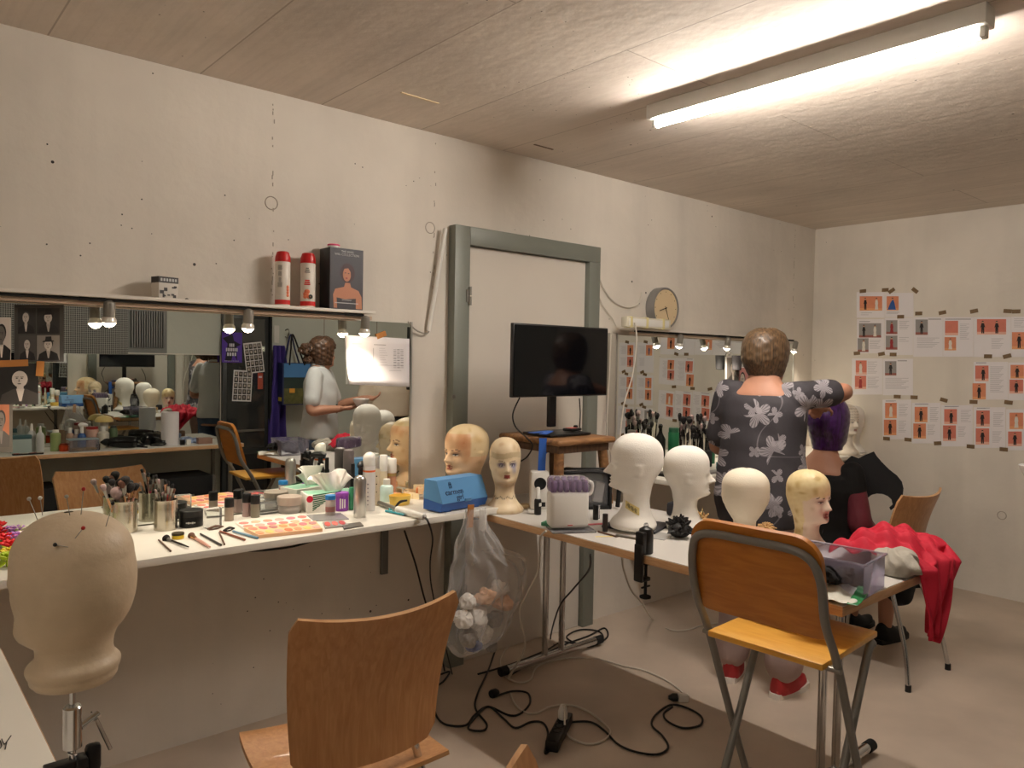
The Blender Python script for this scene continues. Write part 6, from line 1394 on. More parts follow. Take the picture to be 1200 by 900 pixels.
cover(wt, 'floral_top', floral(), [(-.012, 0, .765, .150, .195), (-.012, 0, .80, .155, .20), (-.01, 0, .90, .160, .212), (0, 0, 1.0, .148, .205), (0, 0, 1.1, .140, .192), (.005, 0, 1.2, .145, .192), (0, 0, 1.28, .132, .195), (-.006, 0, 1.335, .116, .18), (-.008, 0, 1.362, .10, .16)],
      [([AR[0], mid(AR[0], AR[1], .35), mid(AR[0], AR[1], .68)], [.055, .056, .055]), ([AL[0], mid(AL[0], AL[1], .4), mid(AL[0], AL[1], .8)], [.054, .054, .052]), ([(-.012, -.105, 1.375), (-.01, -.15, 1.37)], [.035, .045]), ([(-.012, .105, 1.375), (-.01, .15, 1.37)], [.035, .045])], .013, .010, 7, .010)
TROU = mat('pinkish_taupe_trousers', (166, 144, 138), .85, bump=.12, bscale=120)
cover(wt, 'trousers', TROU, [(-.01, 0, .80, .135, .185), (-.01, 0, .86, .14, .19), (-.005, 0, .92, .125, .175)], [([LR[0], mid(LR[0], LR[1]), LR[1], mid(LR[1], LR[2]), (LR[2][0], LR[2][1], .14)], [.092, .086, .082, .078, .080]), ([LL[0], mid(LL[0], LL[1]), LL[1], mid(LL[1], LL[2]), (LL[2][0], LL[2][1], .14)], [.092, .086, .082, .078, .080])], .006, .011, 5, .010)
def shoe(t, p, m, sole, a=0.):
    X = Matrix.Translation((p[0], p[1], 0)) @ Matrix.Rotation(a, 4, 'Z'); b = B()
    rows = []
    for i in range(13):
        u = i/12; x = -.065+.26*u; w = .034+.014*math.sin(PI*min(1, u*1.15))-.012*max(0, u-.85)/.15; hh_ = (.095 if u < .3 else .095-.055*min(1, (u-.3)/.35)) if u < .93 else .03
        if i in (0, 12): w *= .6
        rows.append([tuple(X @ Vector((x, w*math.cos(a_), .022+max(0, math.sin(a_))*hh_*.95 + min(0, math.sin(a_))*.004))) for a_ in np.linspace(0, 2*PI, 16, endpoint=False)])
    b.grid(rows, closed=True); b.f += [tuple(range(15, -1, -1)), tuple(12*16+k for k in range(16))]; b.m += [0, 0]; o = b.build('shoe', m, t, ang=1.2)
    poly = [(-.075+.005*0, 0)]; poly = [(x, w) for x, w in ((-.068, -.026), (-.076, 0), (-.068, .026), (-.02, .036), (.06, .044), (.13, .048), (.18, .036), (.202, .008), (.198, -.02), (.17, -.042), (.11, -.05), (.04, -.042), (-.02, -.036))]
    B().prism(poly, .026, X=X).build('sole', sole, o)
REDS = mat('red_sneaker', (170, 40, 44), .6); SOLE = mat('white_sole', (222, 216, 208), .5)
for p, a in ((LR[2], -.25), (LL[2], .15)): shoe(wt, p, REDS, SOLE, a)
# ---- seated person with the purple bob and bat wing cape
PH = wood('purple_wig_hair', (72, 30, 96), (30, 10, 44), .3, (30, 30, 2.2), coat=.3)
SS = [(-.02, .45, .13, .17), (-.01, .53, .125, .165), (0, .63, .105, .14), (.005, .75, .11, .145), (0, .87, .11, .16), (-.005, .95, .095, .155), (-.01, 1.0, .065, .11), (-.006, 1.05, .05, .06), (0, 1.12, .048, .05)]
SAR = ((0, -.155, .955), (.03, -.192, .70), (.24, -.14, .60)); SAL = ((0, .155, .955), (.05, .20, .70), (.27, .10, .60))
SLR = ((.02, -.09, .53), (.42, -.13, .52), (.40, -.13, .09)); SLL = ((.02, .09, .53), (.43, .06, .52), (.42, .08, .09))
st, ST = person('seated person with purple bob wig and black bat wing cape', (3.87, -1.05, 0), -.12, 1.315, SS, {-1: (SAR, (1, .2, 0), (0, 0, -1), .6), 1: (SAL, (1, -.2, 0), (0, 0, -1), .6)}, {-1: SLR, 1: SLL}, head_rz=.1, head_dx=.02, hair=hair_off(26.5, 11.5, 2.3, .75, .25, .1), hair_m=PH)
BLK = mat('black_stretch_cloth', (12, 11, 13), .8, bump=.1, bscale=120); MAR = mat('maroon_satin', (112, 46, 58), .5, bump=.2, bscale=50)
cover(st, 'black_top', BLK, [(-.02, 0, .46, .145, .19), (-.01, 0, .55, .14, .185), (0, 0, .65, .122, .16), (.005, 0, .76, .125, .165), (-.005, 0, .86, .13, .18), (-.01, 0, .925, .112, .172), (-.012, 0, .94, .10, .15)], [([SAR[0], mid(SAR[0], SAR[1], .3)], [.05, .05])], .012, .010, 6, .006)
cover(st, 'maroon_sleeve', MAR, None, [([mid(SAR[0], SAR[1], .35), mid(SAR[0], SAR[1], .7), SAR[1], mid(SAR[1], SAR[2], .6)], [.044, .048, .05, .042])], .012, .009, 4, .006)
cover(st, 'black_skirt', BLK, [(-.02, 0, .44, .14, .19), (-.02, 0, .54, .15, .20), (0, 0, .6, .13, .175)], [([(.0, -.09, .52), (.22, -.13, .53), (.44, -.14, .52), (.46, -.14, .30)], [.10, .10, .095, .10]), ([(.0, .09, .52), (.22, .09, .53), (.45, .07, .52), (.47, .07, .30)], [.10, .10, .095, .10]), ([(-.05, -.16, .50), (.1, -.24, .47), (.24, -.28, .44)], [.07, .07, .05])], .01, .011, 6, .014)
for p in (SLR, SLL): shoe(st, p[2], BLACKM, RUBBER, 0)
def onplane(px, py, p0=(3.93, -1.13), n=(.86, .5)):
    d = FW + RT*(px-600)/FPX - UP*(py-450)/FPX; t_ = ((p0[0]-CAM[0])*n[0]+(p0[1]-CAM[1])*n[1])/(d[0]*n[0]+d[1]*n[1]); return Vector(CAM+t_*d)
wing = [(998, 534), (1006, 537), (1014, 533), (1024, 529), (1027, 534), (1033, 541), (1042, 550), (1051, 557), (1056.5, 564), (1058.5, 572), (1057.5, 580), (1053, 588), (1047, 595), (1043.5, 597.5), (1042, 594.5), (1046, 591), (1044.5, 585), (1040, 581), (1034, 578.5), (1027, 578), (1021, 579.5), (1017, 582.8), (1015, 577), (1013, 569), (1011, 562), (1008.5, 566), (1006, 573), (1003, 567), (998, 575), (990, 580), (984, 560), (985, 545)]
o_ = onplane(1005, 555); e1 = Vector((.5, -.86, 0)).normalized(); loc2 = [((onplane(*p)-o_).dot(e1), (onplane(*p)-o_).z) for p in wing]
Xw = Matrix(((e1.x, 0, e1.y, o_.x), (e1.y, 0, -e1.x, o_.y), (0, 1, 0, o_.z), (0, 0, 0, 1)))
bw_ = B().prism(loc2, .012, X=Xw); wo = bw_.build('bat_wing', BLK); wo.parent = st; wo.matrix_parent_inverse = (Matrix.Translation(st.location) @ Matrix.Rotation(-.12, 4, 'Z')).inverted()
# ---- two people across the room, seen in the wide mirror
HBU = wood('curly_brown_hair', (104, 74, 52), (40, 28, 22), .45, (24, 24, 4), coat=.1)
PS = [(0, .78, .12, .165), (0, .9, .12, .17), (.005, 1.0, .108, .155), (.01, 1.1, .108, .15), (.01, 1.2, .118, .155), (0, 1.3, .105, .165), (-.005, 1.37, .08, .14), (-.006, 1.42, .055, .08), (0, 1.47, .048, .05)]
PAL = ((0, .165, 1.355), (.0, .245, 1.09), (.20, .14, 1.10)); PAR = ((0, -.165, 1.355), (.08, -.21, 1.10), (.33, -.12, 1.17)); PLR = ((0, -.09, .84), (.02, -.10, .45), (0, -.11, .09)); PLL = ((0, .09, .84), (.01, .10, .45), (-.02, .11, .09))
pt, PT = person('person in pale grey polo shirt holding a white bowl, seen in the mirror', (2.80, -2.62, 0), .72, 1.65, PS, {1: (PAL, (1, -.15, .1), (0, -.2, 1), .5), -1: (PAR, (1, .2, .1), (0, .2, 1), .6)}, {-1: PLR, 1: PLL}, head_rz=-.75, head_dx=.02, hair=hair_off(28.5, 15.5, 1.5, .95, .2, .3), hair_m=HBU)
lump('hair_bun', None, None, (.06, .055, .05), HBU, (-.085, .10, 1.50), 0, .35, 30, 2., parent=pt, flat=False); lump('hair_bun', None, None, (.045, .045, .035), HBU, (-.07, .085, 1.44), 0, .4, 30, 5., parent=pt, flat=False)
POLO = mat('pale_grey_polo', (206, 208, 208), .85, bump=.12, bscale=200); JEAN = mat('blue_grey_jeans', (66, 82, 104), .85, var=.15, vscale=8, bump=.1, bscale=150)
cover(pt, 'polo_shirt', POLO, [(0, 0, .86, .142, .19), (0, 0, .92, .145, .195), (.005, 0, 1.0, .135, .182), (.01, 0, 1.1, .13, .172), (.01, 0, 1.2, .135, .172), (0, 0, 1.3, .122, .178), (-.006, 0, 1.37, .092, .155), (-.008, 0, 1.425, .066, .085)], [([PAL[0], mid(PAL[0], PAL[1], .4), mid(PAL[0], PAL[1], .72)], [.054, .056, .056]), ([PAR[0], mid(PAR[0], PAR[1], .4), mid(PAR[0], PAR[1], .72)], [.054, .056, .056])], .012, .010, 6, .010)
B().tube([(.058*math.cos(a), .062*math.sin(a), 1.432+.012*math.cos(a)*-1) for a in np.linspace(0, 2*PI, 16, endpoint=False)], .011, n=8, closed=True, sm=0).build('collar', POLO, pt)
cover(pt, 'jeans', JEAN, [(0, 0, .80, .128, .175), (0, 0, .88, .125, .172), (.003, 0, .93, .115, .16)], [([q_[0], mid(q_[0], q_[1]), q_[1], mid(q_[1], q_[2]), (q_[2][0], q_[2][1], .07)], [.092, .082, .068, .062, .062]) for q_ in (PLR, PLL)], .006, .011, 4, .006)
for q_ in (PLR, PLL): shoe(pt, q_[2], BLACKM, SOLE, 0)
B().tube([(PAL[2][0]-.03, PAL[2][1]+.03*math.cos(a), PAL[2][2]+.03*math.sin(a)) for a in np.linspace(0, 2*PI, 14, endpoint=False)], .007, closed=True, sm=0).build('wrist_band', BLACKM, pt)
hw_ = pt.matrix_basis @ Vector((.365, .175, 1.125))
bowl = tag(B().lathe([(.035, 0), (.038, .003), (.062, .05), (.064, .058), (.060, .058), (.036, .006), (1e-4, .006)], n=28).build('white_bowl', mat('white_porcelain', (226, 226, 222), .25), None, hw_), 'small white bowl held by the person in the polo shirt', 'bowl')
MS = [(x, z, rx*1.1, ry*1.1) for x, z, rx, ry in PS]
MAL = ((0, .18, 1.35), (.02, .25, 1.08), (.16, .20, .87)); MAR_ = ((0, -.18, 1.35), (.02, -.26, 1.08), (.18, -.20, .89)); MLR = ((0, -.09, .88), (0, -.10, .47), (-.02, -.11, .09)); MLL = ((0, .09, .88), (0, .10, .47), (-.02, .11, .09))
mt_, MT = person('person in beige shirt and black trousers, reflected under the taped white list', (3.66, -2.98, 0), 1.75, 1.655, MS, {1: (MAL, (.3, -.2, -.9), (0, -1, 0), .4), -1: (MAR_, (.3, .2, -.9), (0, 1, 0), .4)}, {-1: MLR, 1: MLL}, hair=hair_off(29, 20, .9, 1.0, .2), hair_m=HBU)
BEI = mat('beige_shirt', (206, 190, 170), .8, bump=.12, bscale=150)
cover(mt_, 'shirt', BEI, [(0, 0, .98, .15, .20), (0, 0, 1.02, .15, .2), (.005, 0, 1.1, .142, .19), (.01, 0, 1.2, .145, .188), (0, 0, 1.3, .13, .192), (-.006, 0, 1.37, .10, .165), (-.008, 0, 1.425, .068, .088)], [([p_[0], mid(p_[0], p_[1], .45), mid(p_[0], p_[1], .85)], [.058, .062, .064]) for p_ in (MAL, MAR_)], .012, .010, 6, .008)
cover(mt_, 'trousers', BLK, [(0, 0, .84, .135, .185), (0, 0, .95, .132, .182), (.003, 0, 1.02, .125, .172)], [([q_[0], mid(q_[0], q_[1]), q_[1], mid(q_[1], q_[2]), (q_[2][0], q_[2][1], .07)], [.096, .088, .075, .07, .07]) for q_ in (MLR, MLL)], .006, .011, 4, .006)
for q_ in (MLR, MLL): shoe(mt_, q_[2], BLACKM, RUBBER, 0)
# ================================================================== the other side of the room, as the mirrors show it
def mo(px, y): return P(px, 450, y=2*MY-y).x
def oit(name, label, cat, px, y, wpx, hpx, prof, m, n=18, z=ZO):
    x = mo(px, y); s = FPX/(x*FW[0]+(2*MY-y+3)*FW[1]); r, h = wpx/2/s, hpx/s
    o = B().lathe([(a*r, c*h) for a, c in prof], n=n).build(name, m, None, (x, y, z)); return tag(o, label, cat), r, h
CAPW = [(.9, 0), (1, .03), (1, .62), (.7, .72), (.4, .76)]
o, r, h = oit('nozzle_bottle', 'tall white nozzle bottle on the table across the room, nearest the grey frame', 'bottle', 37, -3.52, 9, 33, CAPW, mat('milky_bottle', (200, 202, 200), .4)); part('nozzle', o, [(.42, .75), (.36, .8), (.2, 1)], r, h, WHITEP)
o, r, h = oit('nozzle_bottle', 'shorter white nozzle bottle on the table across the room', 'bottle', 47, -3.46, 9, 31, CAPW, mat('milky_bottle', (200, 202, 200))); part('nozzle', o, [(.42, .75), (.36, .8), (.2, 1)], r, h, WHITEP)
o, r, h = oit('green_bottle', 'pale green bottle on the table across the room', 'bottle', 65, -3.48, 11, 25, [(.95, 0), (1, .03), (1, .82), (.6, .88)], mat('pale_green', (150, 168, 110), .4)); part('cap', o, [(.62, .87), (.62, 1)], r, h, WHITEP)
o, r, h = oit('orange_pot', 'small orange pot beside the pale green bottle across the room', 'pot', 75.5, -3.44, 11, 9, [(.9, 0), (1, .1), (1, .8)], mat('bright_orange', (214, 76, 26), .4)); part('lid', o, [(.8, .8), (.8, 1), (.5, 1.05)], r, h, mat('dark_orange', (150, 50, 20), .5))
o, r, h = oit('clear_bottle', 'peach tinted clear bottle at the back of the table across the room', 'bottle', 82, -3.62, 9, 24, CAPW, mat('peach_liquid', (216, 178, 152), .2, trans=.4)); part('cap', o, [(.5, .75), (.5, 1)], r, h, WHITEP)
o, r, h = oit('clear_bottle', 'pinkish clear bottle at the back of the table across the room', 'bottle', 90, -3.60, 9, 22, CAPW, mat('pink_liquid', (208, 184, 176), .2, trans=.4)); part('cap', o, [(.5, .75), (.5, 1)], r, h, WHITEP)
o, r, h = oit('spray_bottle', 'blue bodied spray bottle with white trigger head across the room', 'spray bottle', 96, -3.56, 9, 24, CAPW, mat('cobalt_bottle', (50, 90, 150), .3)); B().tube([(-.02, 0, h*1.1), (0, 0, h*1.16), (.04, 0, h*1.12)], [.014, .018, .010], n=8).cyl((0, 0, h*.75), (0, 0, h*1.12), .013).build('spray_head', WHITEP, o)
o, r, h = oit('pink_jar', 'pinkish tall jar with red lid across the room', 'jar', 108, -3.56, 14, 25, [(.95, 0), (1, .03), (1, .85), (.9, .88)], mat('pinkish_jar', (196, 160, 146), .4)); part('lid', o, [(.9, .87), (.92, .9), (.92, 1)], r, h, mat('dull_red_lid', (150, 44, 44), .4))
o, r, h = oit('white_bottle', 'white bottle next to the pinkish jar across the room', 'bottle', 121, -3.52, 13, 25, [(.95, 0), (1, .03), (1, .7), (.5, .8)], mat('off_white_bottle', (204, 198, 184), .4)); part('cap', o, [(.5, .79), (.5, 1)], r, h, WHITEP)
o, r, h = oit('green_can', 'dark green can beside the hair dryers across the room', 'can', 133, -3.58, 9, 22, [(.95, 0), (1, .03), (1, .9), (.8, 1)], mat('moss_green', (84, 104, 74), .4)); part('cap', o, [(.8, .99), (.7, 1.1)], r, h, BLACKP)
o, r, h = oit('vial', 'tiny dark vial before the white bottle across the room', 'bottle', 115, -3.40, 4.5, 10, [(1, 0), (1, .7), (.5, .75)], mat('dark_vial', (50, 30, 26), .3)); part('cap', o, [(.6, .75), (.6, 1)], r, h, BLACKP)
x = mo(97, -3.40); t = thing('snack_box', 'clear plastic box of biscuits on the table across the room', 'box', (x, -3.40, ZO))
w_, d_, h_ = .19, .12, .085; b = B()
for c, s in (((0, 0, .002), (w_, d_, .003)), ((-w_/2, 0, h_/2), (.003, d_, h_)), ((w_/2, 0, h_/2), (.003, d_, h_)), ((0, -d_/2, h_/2), (w_, .003, h_)), ((0, d_/2, h_/2), (w_, .003, h_))): b.box(c, s)
b.build('tray', CLEAR, t); B().box((0, 0, h_+.003), (w_+.01, d_+.01, .006), bev=.002).build('lid', mat('pale_blue_lid', (170, 194, 204), .3, trans=.5), t)
BIS = mat('biscuit', (186, 138, 74), .8, bump=.4, bscale=80, var=.15)
rn = random.Random(9)
for i in range(10): tag(B().lathe([(.024, 0), (.026, .004), (.024, .010), (.01, .012)], n=14).build('biscuit', BIS, None, (x-.065+.032*(i % 5), -3.40-.027+.054*(i//5), ZO+.008+.002*(i % 2)), rn.uniform(0, 3)), 'round biscuit in the clear plastic box', 'biscuit', 'biscuits in the clear box')
x = mo(24, -3.50); tag(B().box((0, 0, .05), (.13, .07, .10), bev=.004).box((0, 0, .115), (.13, .07, .03), 1, bev=.004).build('grey_carton', [mat('pale_teal_carton', (168, 182, 178), .5), mat('deep_teal_lid', (56, 92, 98), .5)], None, (x, -3.50, ZO)), 'pale carton with teal lid on the table across the room', 'carton')
for i, px in enumerate((19, 29, 38, 46)): tag(B().box((0, 0, .006), (.05, .04, .010), bev=.002).box((0, 0, .0115), (.036, .028, .002), 1).build('powder_compact', [BLACKP, [mat('pan_rust', (150, 70, 56), .7), mat('pan_cream', (190, 180, 160), .7)][i % 2]], None, (mo(px, -3.345), -3.345, ZO)), 'small square powder compact lying on the table across the room', 'compact', 'powder compacts on the bottle table')
# yellow bowl upturned, hair dryers, paper roll, packets
o, r, h = oit('yellow_bowl', 'pale yellow bowl upside down over a white bottle across the room', 'bowl', 122, -3.66, 20, 7, [(1, 0), (.98, .3), (.7, .8), (.3, 1), (1e-3, 1)], mat('straw_yellow', (214, 190, 120), .4)); o.location.z = ZO+.19
B().lathe([(.03, -.19), (.03, 0)]).build('stem', mat('off_white_bottle', (204, 198, 184)), o)
for i, (px, y, a, lb) in enumerate(((148, -3.42, .5, 'black hair dryer lying by the green can across the room'), (177, -3.60, 2.7, 'glossy black hair dryer lying beside the white roll across the room'))):
    t = thing('hair_dryer', lb, 'hair dryer', (mo(px, y), y, ZO), a); GB = mat('gloss_black', (14, 14, 15), .12)
    B().lathe([(.026, -.12), (.036, -.11), (.044, -.05), (.046, .0), (.044, .06), (.034, .075), (.001, .078)], n=20, X=Matrix.Translation((0, 0, .047)) @ Matrix.Rotation(PI/2, 4, 'Y')).build('barrel', GB, t)
    B().tube([(.0, -.03, .045), (.01, -.10, .035), (.02, -.19, .026)], [.024, .021, .02], n=10).build('handle', GB, t); B().lathe([(.027, 0), (.031, .03), (.02, .06)], n=16, X=Matrix.Translation((-.118, 0, .047)) @ Matrix.Rotation(-PI/2, 4, 'Y')).build('nozzle', BLACKM, t)
    B().tube([(.02, -.19, .024), (.06, -.21, .01), (.10, -.12, .006), (.06, -.06, .006), (.15, -.0, .006)], .005).build('cord', BLACKM, t)
x = mo(199.5, -3.46); t = thing('paper_roll', 'tall white paper towel roll on the table across the room', 'paper roll', (x, -3.46, ZO)); B().lathe([(.02, 0), (.066, 0), (.066, .265), (.02, .265), (.02, 0)], n=32).build('paper', PAPER, t); B().lathe([(.0195, .001), (.0195, .264), (.017, .264), (.017, .001)], n=16).build('core_tube', mat('cardboard', (150, 120, 86), .8), t)
tag(B().box((0, 0, .022), (.035, .03, .044), bev=.003).build('black_pot', BLACKP, None, (mo(214, -3.40), -3.40, ZO)), 'small black pot right of the paper roll across the room', 'pot')
tag(B().box((0, 0, .022), (.035, .03, .044), bev=.003).build('white_pot', WHITEP, None, (mo(221, -3.40), -3.40, ZO)), 'small white pot right of the black pot across the room', 'pot')
lump('blue_wipe_packet', 'crumpled blue and white packet behind the pots across the room', 'packet', (.07, .05, .035), mat('blue_white_print', (150, 164, 196), .5, var=.6, vscale=30), (mo(223, -3.55), -3.55, ZO), .3, .4, 22)
tag(B().box((0, 0, .025), (.11, .08, .05), bev=.003).build('brown_box', mat('rosy_brown_box', (146, 112, 96), .6), None, (mo(240, -3.42), -3.42, ZO), .1), 'rosy brown box at the end of the table across the room', 'box')
# black cases added to darken the space under that table
for i, (x, w_, lb) in enumerate(((.87, .5, 'added black case darkening the space under the bottle table, nearest the chairs'), (1.47, .62, 'wide added black case darkening the middle under the bottle table'), (2.02, .4, 'added black case darkening the stool end under the bottle table'))):
    t = thing('dark_filler_case', lb, 'added case', (x, -3.5, 0)); B().box((0, 0, .27), (w_, .36, .50), bev=.006).build('body', BLACKM, t)
    for sx in (-1, 1):
        B().box((sx*w_/2, .181, .27), (.025, .012, .50), bev=.003).build('edge_rail', STEEL, t); B().cyl((sx*(w_/2-.06), .1, .001), (sx*(w_/2-.06), .1, .02), .03).build('foot', RUBBER, t)
    B().box((0, .183, .36), (.09, .01, .04), bev=.004).build('latch', STEEL, t)
# dark glass cabinet with posters
t = thing('glass_cabinet', 'tall dark glazed cabinet covered with posters, seen in the wide mirror', 'cabinet', (2.64, -3.74, 0))
B().box((0, -.01, .93), (.41, .05, 1.86), bev=.004).build('body', mat('dark_grey_metal', (66, 68, 68), .4, .3), t); B().box((0, .017, 1.25), (.34, .006, 1.15)).build('glass_pane', mat('dark_mirror_glass', (96, 98, 98), .05, .75), t)
B().box((0, .017, .34), (.34, .006, .56)).build('lower_panel', mat('near_black_panel', (34, 35, 36), .3), t); B().box((0, .022, .83), (.34, .012, .02)).build('shelf_edge', STEEL, t)
tag(B().box((2.858, -3.735, .95), (.02, .08, 1.9), bev=.003).build('black_post', BLACKM), 'black upright post beside the glazed cabinet, seen in the mirror', 'post')
def wallsheet(name, label, px0, py0, px1, py1, y, m, rot=0., draw=None, cat='poster'):
    a, c = P(px0, py0, y=2*MY-y), P(px1, py1, y=2*MY-y); w, h = c.x-a.x, a.z-c.z; cx_, cz_ = (a.x+c.x)/2, (a.z+c.z)/2
    b = B(); b.box((0, .0006, 0), (w, .0012, h)); ms = [m]; 
    def lay(x0, z0, x1, z1, mm, k=1):
        if mm not in ms: ms.append(mm)
        b.box(((x0+x1)/2*w, .0013+.0003*k, (z0+z1)/2*h), (abs(x1-x0)*w, .0004, abs(z1-z0)*h), ms.index(mm))
    def poly(pts, mm, k=1):
        if mm not in ms: ms.append(mm)
        b.prism([(p[0]*w, p[1]*h) for p in pts], -.0004, ms.index(mm), X=Matrix.Translation((0, .0013+.0003*k, 0)) @ Matrix.Rotation(PI/2, 4, 'X'))
    if draw: draw(lay, poly)
    o = b.build(name, ms, None, (cx_, y, cz_), rot=(0, rot, 0)); return tag(o, label, cat)
PURP = mat('violet_poster', (82, 50, 158), .5); PBLK = mat('poster_black', (24, 18, 34), .6); PWH = mat('poster_white', (206, 204, 214), .6)
def dp(lay, poly):
    poly([(-.34, -.42), (-.22, .12), (-.46, .30), (-.12, .40), (-.06, .46), (.04, .40), (.10, .22), (.44, .10), (.22, .02), (.26, -.44), (.06, -.2), (-.04, -.46)], PBLK, 1)
    rn = random.Random(1)
    for r_, (w0, n) in enumerate(((.13, 3), (.30, 7), (.24, 4))):
        for i in range(n): x0 = -w0+2*w0*i/n; lay(x0, .02-.15*r_, x0+2*w0/n*.72, .13-.15*r_, PWH, 2)
    for i in range(9): lay(-.36+.08*i, -.455, -.31+.08*i, -.44, PWH, 2)
wallsheet('show_poster', 'violet show poster with a dark figure and white lettering on the glazed cabinet', 260, 389, 283.5, 425, -3.7194, PURP, 0, dp)
def dg(seed):
    def f(lay, poly):
        rn = random.Random(seed)
        for i in range(4):
            for j in range(5):
                x0 = -.45+.232*i; z0 = -.46+.188*j; lay(x0, z0, x0+.20, z0+.165, GRY(rn.choice((36, 60, 90, 130))), 1); lay(x0+.06, z0+.05, x0+.14, z0+.13, GRY(rn.choice((150, 180, 200))), 2); lay(x0+.03, z0, x0+.17, z0+.05, GRY(rn.choice((30, 60))), 2)
    return f
wallsheet('portrait_sheet', 'black and white portrait sheet taped low on the glazed cabinet', 273, 434, 295, 470, -3.7194, PAPER, .05, dg(2)); wallsheet('portrait_sheet', 'tilted black and white portrait sheet higher on the glazed cabinet', 287, 401, 308, 437, -3.7194, PAPER, -.12, dg(5))
wallsheet('red_flyer', 'small brick red flyer at the edge of the glazed cabinet', 302, 437, 308, 456, -3.7194, mat('brick_red_paper', (170, 76, 56), .6), 0, lambda l, p: l(-.3, .2, .3, .3, PWH), 'flyer')
# coat hooks with violet cloth and a tote bag
t = thing('coat_hook', 'white and steel coat hook on the pale wall across the room', 'hook', (3.0, YB+.001, 1.70)); B().box((-.06, .008, .0), (.05, .012, .16), bev=.004).build('plate', WHITEP, t); B().tube([(.03, .0, .04), (.03, .05, .05), (.03, .075, .03), (.03, .07, -.01)], .006).tube([(.03, .0, -.02), (.03, .05, -.03), (.03, .06, .0)], .006).build('hook', STEEL, t)
def vcl(u, v):
    w = .07+.05*v; return (2.935+(u-.5)*2*w*.75+.012*math.sin(v*6), YB+.06+.03*math.sin(u*14)+.012*math.sin(v*9+u*6), 1.60-1.0*v)
cloth('violet_cloth', 'violet cloth hanging on the hook behind the tote bag across the room', 'cloth', vcl, mat('violet_fabric', (74, 58, 140), .85, bump=.2, bscale=100), nu=26, nv=16, th=.006)
t = thing('tote_bag', 'navy and landscape printed tote bag hanging across the room, seen in the mirror', 'bag', (3.05, YB+.16, 1.06), .12)
NV = mat('navy_woven_plastic', (28, 40, 88), .5); w_, h_, d_ = .26, .38, .14
b = B(); b.box((0, -d_/2, h_/2), (w_, .004, h_)).box((-w_/2, 0, h_/2), (.004, d_, h_)).box((w_/2, 0, h_/2), (.004, d_, h_)).box((0, 0, .002), (w_, d_, .004)); b.build('back_panel', NV, t)
b = B(); ms = [NV, mat('print_sky', (70, 124, 178), .5), mat('print_hill', (40, 56, 52), .5), mat('print_meadow', (92, 92, 50), .5, var=.4, vscale=30), mat('print_sun', (216, 150, 50), .5)]
b.box((0, d_/2, h_/2), (w_, .004, h_)); 
for (x0, z0, x1, z1, k, l) in ((-.12, .22, .12, .375, 1, 1), (-.12, .12, .12, .25, 2, 2), (-.12, .01, .12, .15, 3, 3), (-.07, .11, -.02, .15, 4, 4)): b.box(((x0+x1)/2, d_/2+.002+.0004*l, (z0+z1)/2), (x1-x0, .0006, z1-z0), k)
b.build('front_panel', ms, t); B().box((-w_/2-.003, .0, .05), (.002, .09, .035)).build('yellow_mark', mat('print_yellow', (222, 196, 50), .5), t)
for y in (-d_/2, d_/2): B().tube([(-.07, y, h_-.02), (-.055, y*.8, h_+.12), (-.02, y*.3-.03, h_+.26), (.02, y*.8, h_+.12), (.07, y, h_-.02)], .008, n=6).build('strap', [NV, BLACKM][y > 0], t)
# ------------------------------------------------------------------ waste bag taped to the counter's edge
def film():
    m = bpy.data.materials.new('clear_bag_film'); m.use_nodes = True; nt = m.node_tree; N = nt.nodes; L = nt.links
    b = N['Principled BSDF']; b.inputs['Base Color'].default_value = (.8, .8, .8, 1); b.inputs['Roughness'].default_value = .22; b.inputs['Specular IOR Level'].default_value = .8
    tr = N.new('ShaderNodeBsdfTransparent'); mx = N.new('ShaderNodeMixShader'); lw = N.new('ShaderNodeLayerWeight'); lw.inputs[0].default_value = .35
    mr = N.new('ShaderNodeMapRange'); mr.inputs[3].default_value = .10; mr.inputs[4].default_value = .75; L.new(lw.outputs['Facing'], mr.inputs[0]); L.new(mr.outputs[0], mx.inputs[0])
    L.new(tr.outputs[0], mx.inputs[1]); L.new(b.outputs[0], mx.inputs[2]); L.new(mx.outputs[0], N['Material Output'].inputs[0]); return m
yb_ = -.60
def bagpt(u, v):
    a = u*2*PI; keys = [(0, 546, 569, 598), (.12, 540, 572, 622), (.30, 532, 590, 655), (.40, 530, 611, 668), (.55, 526, 614, 695), (.75, 522, 600, 730), (.9, 522, 590, 755), (1., 530, 576, 768)]
    x0 = np.interp(v, [k[0] for k in keys], [k[1] for k in keys]); x1 = np.interp(v, [k[0] for k in keys], [k[2] for k in keys]); yy = np.interp(v, [k[0] for k in keys], [k[3] for k in keys])
    A, C = P(x0, yy, y=yb_), P(x1, yy, y=yb_); w = (C.x-A.x)/2; cx_ = (A.x+C.x)/2; dep = float(np.interp(v, [0, .12, .45, .8, .95, 1], [.012, .03, .085, .10, .075, .02]))
    f = 1+.09*math.sin(5*a+v*9)+.07*math.sin(9*a-v*14)+.05*math.sin(17*a+v*3)
    return (cx_+w*math.cos(a)*(.93+.07*f), yb_+dep*math.sin(a)*f+.006*math.sin(v*30+a*3), A.z+.012*math.sin(3*a+v*5)*v)
t = thing('waste_bag', 'clear plastic waste bag taped to the counter end, half full of tissues', 'waste bag', (0, 0, 0))
bo = cloth('bag_film', None, None, bagpt, film(), nu=72, nv=36, th=.0, parent=t, closed=True); bo.modifiers.clear()
a = P(551, 603, y=-.515); B().box((a.x, -.516, a.z-.006), (.032, .003, .095), rot=(0, .06, 0)).build('tape', mat('amber_tape', (170, 112, 54)), t)
